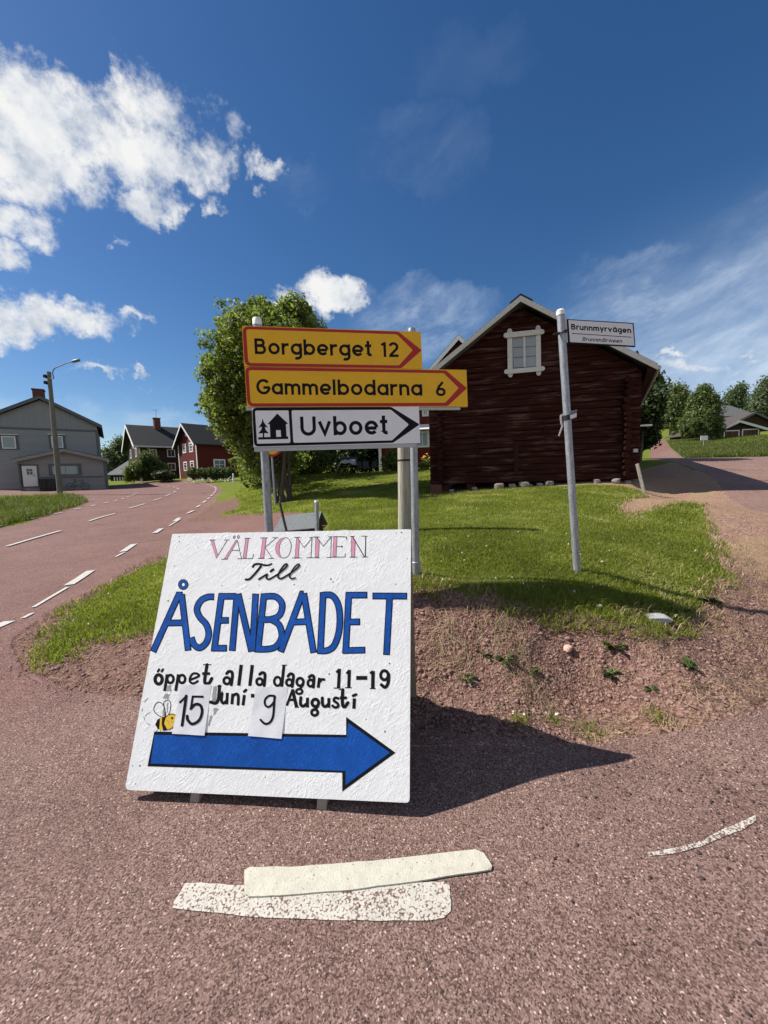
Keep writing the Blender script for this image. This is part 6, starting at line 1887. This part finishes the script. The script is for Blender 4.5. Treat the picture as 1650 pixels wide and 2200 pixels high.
# bushes, hedge and trees at the bend
bush('lilac_bush', 'large light green bush in front of the dark house wall', 'bush', 330, 1033, 52, [((322, 988), 0, (18, 20)), ((312, 1008), .4, (22, 18)), ((340, 1010), .2, (17, 16))], 210, 40, .5, .14, 'lilac_leaf', 'bushes before the dark house')
bush('round_bush', 'low dark rounded bush right of the lilac before the dark house', 'bush', 352, 1034, 50, [((348, 1021), 0, (14, 9)), ((361, 1024), .2, (10, 7))], 110, 40, .4, .13, 'dark_leaf', 'bushes before the dark house')
bush('willow_bush', 'broad pale green bush nearest the lean-to shed', 'bush', 285, 1036, 53, [((288, 1014), 0, (17, 17)), ((299, 1005), .4, (15, 19)), ((276, 1024), .2, (10, 10))], 190, 40, .45, .14, 'light_leaf', 'bushes before the dark house')
bush('clipped_hedge', 'long clipped green hedge beside the road bend', 'hedge', 455, 1031, 43, [((416, 1018), 0, (12, 11)), ((438, 1017), 0, (15, 12)), ((460, 1017), 0, (15, 12)), ((482, 1017), 0, (15, 12)), ((497, 1018), 0, (8, 11))], 330, 40, .26, .10, 'lilac_leaf', None, 5)
f = gnd(502, 1037); e = empty('white_marker_post', f, 0, 'short white post at the end of the clipped hedge', 'post')
mb = MB(); mb.tube([(0, 0, -.2), (0, 0, .85)], .08, 10); mb.build('shaft', 'white_trim', e)
mb = MB(); mb.tube([(0, 0, .851), (0, 0, .95)], [.1, .02], 10); mb.build('cap', 'white_trim', e)
P_ = []
for k in range(260):
    px = random.uniform(402, 500); q = gnd(px, random.uniform(1031.5, 1036)); P_.append(q + np.array([0, 0, random.uniform(.1, .45)]))
o = leaf_cloud(np.array(P_), np.tile([0, -1, 1.0], (260, 1)), .11, np.full(260, .5), 'white_flowers', 'clover', None)
fin(o, 'band of small white flowers along the foot of the clipped hedge', 'flowers', kind='stuff')
bush('spruce_grove_tree', 'tall dark tree between the grey house and the dark house', 'tree', 256, 1040, 78, [((250, 985), 0, (24, 40)), ((266, 960), .6, (16, 22)), ((243, 1010), .4, (20, 26)), ((274, 975), 1, (16, 26))], 230, 42, 1.1, .24, 'far_leaf', None, 2, .25)
# trees along the right-hand road
bush('roadside_tree', 'dark leafy tree right behind the log barn corner', 'tree', 1372, 992, 19, [((1392, 880), 0, (28, 56)), ((1410, 846), .3, (18, 24)), ((1388, 925), .2, (18, 30)), ((1380, 830), 1.2, (30, 46)), ((1404, 900), .2, (18, 24)), ((1394, 950), .2, (13, 14)), ((1360, 880), 1.5, (40, 66))], 330, 44, .34, .115, 'dark_leaf', None, 1, .13)
bush('birch_tree', 'large drooping birch on the meadow beside the hill road', 'tree', 1515, 944, 44, [((1515, 880), 0, (18, 42)), ((1498, 910), -.5, (22, 26)), ((1528, 905), .3, (16, 32)), ((1513, 842), .2, (8, 18)), ((1494, 880), .4, (12, 30)), ((1543, 920), .4, (8, 18)), ((1538, 872), .6, (8, 20)), ((1505, 855), .1, (9, 18)), ((1524, 860), .3, (9, 20)), ((1480, 915), .4, (12, 20))], 460, 46, .5, .14, 'birch_leaf', 'trees up the right-hand hill', 3, .14)
bush('birch_tree', 'birch left of the drooping one, next to the pale shed roof', 'tree', 1465, 942, 50, [((1458, 880), 0, (20, 38)), ((1446, 862), .6, (13, 24)), ((1468, 850), .4, (10, 18)), ((1470, 905), .3, (20, 22)), ((1440, 895), .5, (14, 30)), ((1455, 840), .3, (8, 12))], 330, 46, .55, .16, 'birch_leaf', 'trees up the right-hand hill', 2, .15)
bush('far_tree', 'tall airy tree standing beyond the long grey barn roof', 'tree', 1580, 900, 95, [((1568, 866), 0, (10, 18)), ((1588, 850), 0, (9, 22)), ((1578, 878), .4, (18, 14)), ((1574, 850), .3, (7, 14)), ((1594, 868), .2, (8, 14))], 230, 40, 1.3, .28, 'far_leaf', 'trees up the right-hand hill', 2, .22)
bush('far_tree', 'tall tree at the right edge above the brown barn roof', 'tree', 1640, 915, 80, [((1640, 870), 0, (22, 30)), ((1652, 840), .3, (20, 26)), ((1625, 888), .4, (20, 16))], 230, 40, 1.2, .26, 'far_leaf', 'trees up the right-hand hill', 2, .22)
bush('hillside_tree', 'dark tree far up the hill road behind the pale shed', 'tree', 1424, 938, 85, [((1428, 895), 0, (22, 34)), ((1412, 905), .6, (16, 26)), ((1400, 900), 1, (20, 30))], 200, 40, 1.3, .28, 'far_leaf', 'trees up the right-hand hill', 2, .22)
# bushes at the foot of the garage
# a far-off wood along the horizon on the left: one low mass
V = []; FC_ = []
NA = 260
for k in range(NA + 1):
    a = math.radians(-75 + 150 * k / NA); R0 = 300 + 30 * math.sin(k * .21)
    hh = 8 + 4 * vnoise(np.array([k * .9]), np.array([0.5]), 4)[0] + 6 * vnoise(np.array([k * .13]), np.array([2.5]), 5)[0]
    x, y = R0 * math.sin(a), R0 * math.cos(a); z = h1(x, y)
    V += [(x, y, z - 3), (x * 1.005, y * 1.005, z + hh * .7), (x * 1.02, y * 1.02, z + hh), (x * 1.12, y * 1.12, z + hh * .6)]
for k in range(NA):
    for j in range(3):
        a = k * 4 + j; FC_.append([a, a + 4, a + 5, a + 1])
fin(mesh_np('distant_wood', np.array(V), np.array(FC_), 'far_wood', smooth=True), 'far off dark green wood along the horizon', 'wood', kind='stuff')

# ---- grass blades
def blades(P, h, w, lean, tint, name, mat):
    n = len(P)
    a = rng.uniform(0, 2 * math.pi, n); la = rng.uniform(0, 2 * math.pi, n)
    side = np.stack([np.cos(a), np.sin(a), np.zeros(n)], 1) * (w / 2)[:, None]
    ln = np.stack([np.cos(la), np.sin(la), np.zeros(n)], 1) * (lean * h)[:, None]
    up = np.stack([np.zeros(n), np.zeros(n), h], 1)
    mid = P + up * .6 + ln * .35
    tip = P + up * np.sqrt(np.clip(1 - lean ** 2 * .5, .2, 1))[:, None] + ln
    V = np.stack([P - side, P + side, mid + side * .7, mid - side * .7, tip], 1).reshape(-1, 3)
    i = np.arange(n) * 5
    F1 = np.stack([i, i + 1, i + 2], 1); F2 = np.stack([i, i + 2, i + 3], 1); F3 = np.stack([i + 3, i + 2, i + 4], 1)
    return mesh_np(name, V, np.concatenate([F1, F2, F3]), mat, None, np.repeat(tint, 5))
def scatter(n, r0, r1, a0, a1):
    a = np.radians(rng.uniform(a0, a1, n)); r = np.exp(rng.uniform(math.log(r0), math.log(r1), n))
    return np.stack([r * np.sin(a), r * np.cos(a)], 1)
Pn_ = scatter(900000, 2.1, 26, -60, 50)
ok = (inside(Pn_, LAWN1) | inside(Pn_, LAWN2))
Pn_ = Pn_[ok]
Pn_ = Pn_[classify(Pn_) == 2]
# thin, worn turf near the brow of the bank
patch = fbm(Pn_[:, 0] * 2.1, Pn_[:, 1] * 2.1, 4, 31)
Pn_ = Pn_[rng.uniform(0, 1, len(Pn_)) < np.clip((patch - .22) * 4.5, .25, 1)]
edge_ = np.zeros(len(Pn_), bool)
for s_ in ((.14, 0), (-.14, 0), (0, .14), (0, -.14)): edge_ |= classify(Pn_ + np.array(s_)) != 2
Pn_ = Pn_[~edge_ | (rng.uniform(0, 1, len(Pn_)) < .42)]
if len(Pn_) > 420000: Pn_ = Pn_[:420000]
r_ = np.hypot(Pn_[:, 0], Pn_[:, 1])
Pz = np.concatenate([Pn_, H(Pn_)[:, None] + .0], 1)
pt2 = fbm(Pn_[:, 0] * 1.4, Pn_[:, 1] * 1.4, 4, 77)
tint = np.clip(rng.uniform(0, .95, len(Pn_)) * .62 + (pt2 - .36) * 1.5, 0, 1)
hgt = rng.uniform(.022, .050, len(Pn_)) * (.8 + .5 * pt2)
o = blades(Pz, hgt, .0034 * (1 + r_ * .32), rng.uniform(.3, 1.2, len(Pn_)), tint, 'lawn_grass', 'lawn_blade')
fin(o, 'short sunlit green lawn grass on the bank between the roads', 'grass', kind='stuff')
# ragged longer tufts along the lawn edges and out into the soil
Pe = scatter(160000, 2.1, 13, -58, 50)
cl_ = classify(Pe)
sh_ = np.array([[.0, .16], [.16, 0], [-.16, 0], [0, -.16]])
edge = np.zeros(len(Pe), bool)
for s in sh_:
    c2_ = classify(Pe + s); edge |= ((cl_ == 2) & (c2_ == 0)) | ((cl_ == 0) & (c2_ == 2))
Pe = Pe[edge & (cl_ != 1)][:22000]
r_ = np.hypot(Pe[:, 0], Pe[:, 1])
Pz = np.concatenate([Pe, H(Pe)[:, None]], 1)
dry = fbm(Pe[:, 0] * 3, Pe[:, 1] * 3, 3, 55) > .5
for msk, nm, mt, lb_ in ((~dry, 'edge_grass', 'lawn_blade', 'ragged green grass along the edges of the lawn'), (dry, 'withered_grass', 'dry_blade', 'withered straw coloured grass along the lawn edges')):
    if nm == 'withered_grass': msk = msk & (rng.uniform(0, 1, len(msk)) < .45)
    k = msk.sum()
    o = blades(Pz[msk], rng.uniform(.03, .095, k), .0032 * (1 + r_[msk] * .3), rng.uniform(.4, 1.3, k), rng.uniform(0, .9, k), nm, mt)
    fin(o, lb_, 'grass', kind='stuff')
# tall verge at the left and meadow at the right
Pv = np.concatenate([scatter(90000, 9, 36, -60, -34)])
Pv = Pv[inside(Pv, VERGE)]
r_ = np.hypot(Pv[:, 0], Pv[:, 1])
Pz = np.concatenate([Pv, H(Pv)[:, None]], 1)
k = len(Pv)
o = blades(Pz, rng.uniform(.14, .42, k) * (.6 + .8 * fbm(Pv[:, 0] * 1.3, Pv[:, 1] * 1.3, 3, 18)), .008 * (1 + r_ * .06), rng.uniform(.2, 1.1, k), np.clip(rng.uniform(0, 1, k) * .9 + (fbm(Pv[:, 0], Pv[:, 1], 3, 8) - .5) * .6, 0, 1), 'verge_grass', 'tall_blade')
fin(o, 'tall uncut grass on the verge below the wooden lamp pole', 'grass', kind='stuff')
MEAD = G([(1472, 984), (1640, 981), ('w', 60, 34), ('w', 90, 60), (1650, 925), (1550, 942), (1460, 945), (1424, 938), (1442, 962)])
Pv = scatter(150000, 20, 62, 32, 52)
Pv = Pv[inside(Pv, MEAD)][:60000]
r_ = np.hypot(Pv[:, 0], Pv[:, 1]); k = len(Pv)
Pz = np.concatenate([Pv, H(Pv)[:, None]], 1)
o = blades(Pz, np.where(r_ > 40, .5, 1.0) * rng.uniform(.15, .45, k) * (.4 + 1.1 * fbm(Pv[:, 0] * .35, Pv[:, 1] * .35, 3, 18)), .013 * (1 + r_ * .04), rng.uniform(.2, 1.1, k), np.clip(rng.uniform(0, 1, k) * .9 + (fbm(Pv[:, 0] * .4, Pv[:, 1] * .4, 3, 8) - .5) * .6, 0, 1), 'meadow_grass', 'tall_blade')
fin(o, 'long rough meadow grass on the rise beyond the side road', 'grass', kind='stuff')
# white clover heads in the grass
Pc = scatter(9000, 2.4, 9, -56, 46)
Pc = Pc[(inside(Pc, LAWN1) | inside(Pc, LAWN2))][:90]
Pz = np.concatenate([Pc, H(Pc)[:, None] + .045], 1)
o = leaf_cloud(np.repeat(Pz, 5, 0) + rng.normal(size=(len(Pz) * 5, 3)) * .004, np.tile([0, 0, 1.0], (len(Pz) * 5, 1)), .009, np.full(len(Pz) * 5, .5), 'clover_flowers', 'clover', None)
fin(o, 'scattered white clover heads in the lawn', 'flowers', kind='stuff')

# ---- pebbles on the bank and loose grit on the asphalt edge
def pebbles(P, size, name, mat, label):
    bm = bmesh.new(); bmesh.ops.create_icosphere(bm, subdivisions=1, radius=1)
    bv = np.array([v.co[:] for v in bm.verts]); bf = np.array([[v.index for v in f.verts] for f in bm.faces]); bm.free()
    n = len(P)
    sc = size[:, None] * rng.uniform(.6, 1.3, (n, 3)) * np.array([1, 1, .65])
    V = bv[None] * (1 + rng.uniform(-.22, .22, (n, len(bv), 1))) * sc[:, None, :]
    a = rng.uniform(0, 6.28, n); c, s = np.cos(a), np.sin(a)
    X_ = V[:, :, 0] * c[:, None] - V[:, :, 1] * s[:, None]; Y_ = V[:, :, 0] * s[:, None] + V[:, :, 1] * c[:, None]
    V = np.stack([X_, Y_, V[:, :, 2]], 2) + P[:, None, :]
    FC_ = (bf[None] + (np.arange(n) * len(bv))[:, None, None]).reshape(-1, 3)
    o = mesh_np(name, V.reshape(-1, 3), FC_, mat)
    return fin(o, label, 'gravel', kind='stuff')
Pg = scatter(60000, 1.9, 9, -56, 48)
cg = classify(Pg)
Pg = Pg[cg == 0][:9000]
Pz = np.concatenate([Pg, H(Pg)[:, None] + .0], 1)
Pz[:, 2] += (fbm(Pg[:, 0] * 9, Pg[:, 1] * 9, 5, 5) - .5) * .06 * np.clip(1.6 - np.hypot(Pg[:, 0], Pg[:, 1]) / 9, 0, 1)
pebbles(Pz, np.clip(rng.lognormal(-5.05, .5, len(Pz)), .003, .022), 'loose_gravel', 'gravel', 'loose reddish gravel and clods on the bare bank')
Pg = scatter(2600, 1.3, 3.2, 20, 48)
Pg = Pg[classify(Pg) == 1]
dm = np.exp(-((Pg[:, 0] - 1.55) ** 2 + (Pg[:, 1] - 1.72) ** 2) / .12)
Pg = Pg[rng.uniform(0, 1, len(Pg)) < dm * .9 + .06]
Pz = np.concatenate([Pg, H(Pg)[:, None] + .014], 1)
plain('dark_grit', (.05, .035, .032), .9, .3, 30)
pebbles(Pz, np.clip(rng.lognormal(-5.6, .45, len(Pz)), .002, .008), 'dark_grit', 'dark_grit', 'dark loose grit lying on the asphalt right of the board')
# grit washed off the bank onto the edge of the asphalt
Pg = scatter(70000, 1.7, 12, -58, 48)
ca = classify(Pg)
nb = np.zeros(len(Pg), bool)
for s in (.05, .12, .22):
    for dx_, dy_ in ((s, 0), (-s, 0), (0, s), (0, -s)): nb |= (classify(Pg + np.array([dx_, dy_])) == 0) & (rng.uniform(0, 1, len(Pg)) < .12 / s * .25)
Pg = Pg[(ca == 1) & nb][:3500]
Pz = np.concatenate([Pg, H(Pg)[:, None] + .013], 1)
pebbles(Pz, np.clip(rng.lognormal(-5.5, .5, len(Pz)), .002, .012), 'edge_grit', 'gravel', 'reddish grit strewn along the broken edge of the asphalt')
# straw stalks lying on the bank
Pst = scatter(50000, 1.95, 7, -50, 47)
cst = classify(Pst)
keep_ = (cst == 0) & (rng.uniform(0, 1, len(Pst)) < np.clip((fbm(Pst[:, 0] * 2.2, Pst[:, 1] * 2.2, 3, 91) - .42) * 4 + (Pst[:, 0] - 2.2) * .35, .03, 1))
Pst = Pst[keep_][:3000]
n = len(Pst); a = rng.uniform(0, math.pi, n) ; ln = .02 + .11 * rng.uniform(0, 1, n) ** 2; w_ = rng.uniform(.0006, .0014, n)
dx = np.stack([np.cos(a), np.sin(a)], 1)
E0 = Pst - dx * ln[:, None] / 2; E1 = Pst + dx * ln[:, None] / 2; nx_ = np.stack([-dx[:, 1], dx[:, 0]], 1) * w_[:, None]
def lift3(Q, h): return np.concatenate([Q, (H(Q) + h + (fbm(Q[:, 0] * 9, Q[:, 1] * 9, 5, 5) - .5) * .06)[:, None]], 1)
V = np.stack([lift3(E0 - nx_, .012), lift3(E0 + nx_, .012), lift3(E1 + nx_, .016), lift3(E1 - nx_, .016)], 1).reshape(-1, 3)
o = mesh_np('dry_straw', V, np.arange(4 * n).reshape(n, 4), 'dry_blade', None, np.repeat(rng.uniform(0, 1, n), 4))
fin(o, 'dry straw stalks lying on the bare soil of the bank', 'straw', kind='stuff')

# ---- weeds, stones
KX = (880, 1180, 2.1429)
WEEDS = [((345, 480), .055, 'broad low weed on the bank nearest the white board', 0), ((440, 510), .07, 'dark leafy weed right of the pair high on the bare bank', 0), ((270, 600), .06, 'small weed low on the bank close to the board', 0), ((560, 565), .055, 'sparse weed in the middle of the bare bank', 0), ((945, 445), .09, 'large spreading weed above the pink stone', 0), ((915, 575), .075, 'flat dark weed under the pink stone', 0), ((1285, 545), .07, 'lone dark weed on the right part of the bank', 0), ((1120, 660), .05, 'small weed near the foot of the bank on the right', 0), ((1385, 245), .11, 'large leafy weed at the right end of the lawn edge', 0), ((1250, 290), .08, 'dock leaves beside the flat grey stone', 0),
         ((505, 795), .06, 'grass tuft with a white daisy at the foot of the bank', 1), ((655, 785), .055, 'small daisy tuft right of the first daisy tuft', 1), ((835, 840), .075, 'wide grass tuft at the asphalt edge', 1), ((1140, 785), .075, 'upright grass tuft at the foot of the bank on the right', 1)]
for (x, y), s, lb_, grassy in WEEDS:
    q = gnd(*X(KX, x, y))
    q[2] += (fbm(np.array([q[0] * 9]), np.array([q[1] * 9]), 5, 5)[0] - .5) * .06
    e = empty('grass_tuft' if grassy else 'weed', q, 0, lb_, 'plant')
    if grassy:
        n = 90
        P = np.concatenate([rng.normal(size=(n, 2)) * s * .6, np.zeros((n, 1)) - .005], 1)
        o = blades(P, rng.uniform(.4, 1.1, n) * s * .9, np.full(n, .005), rng.uniform(.3, 1.0, n), rng.uniform(0, .95, n), 'blades', 'lawn_blade'); o.parent = e
        if 'daisy' in lb_:
            for hp in ([.02, -.02, s * .9], [-.03, .01, s * .8]):
                leaf_cloud(np.tile(hp, (6, 1)) + rng.normal(size=(6, 3)) * .003, np.tile([0, -.4, 1.0], (6, 1)), .010, np.full(6, .5), 'daisy', 'clover', e)
    else:
        n = random.randint(12, 18); mbv = []; fc = []; tv = []
        for k in range(n):
            a = random.uniform(0, 6.28); l = s * random.uniform(.6, 1.4); el = random.uniform(.1, .7)
            d = np.array([math.cos(a) * math.cos(el), math.sin(a) * math.cos(el), math.sin(el)]); sd = np.array([-math.sin(a), math.cos(a), 0]) * l * .18
            i = len(mbv)
            mbv += [d * l * .05, d * l * .5 + sd + np.array([0, 0, l * .06]), d * l - np.array([0, 0, l * .18]), d * l * .5 - sd + np.array([0, 0, l * .06])]
            fc.append([i, i + 1, i + 2, i + 3]); tv += [random.uniform(0, .9)] * 4
        mesh_np('leaves', np.array(mbv), np.array(fc), 'weed_leaf', e, np.array(tv))
q = gnd(1220, 1396); o = stone('stone', (q[0], q[1], q[2] + .012), .036, .03, .028, 'pink_stone', None, 5, .5); fin(o, 'pale pink fist sized stone lying on the bare bank', 'stone')
q = gnd(1412, 1332); o = stone('stone', (q[0], q[1], q[2] + .01), .13, .075, .05, 'grey_stone', None, 9, .1); fin(o, 'flat grey stone half buried at the lawn edge', 'stone')
q = gnd(1288, 1304); o = stone('stone', (q[0], q[1], q[2] + .012), .03, .022, .014, 'white_trim', None, 12, .3, 1); fin(o, 'small white chip of stone at the brow of the bank', 'stone')
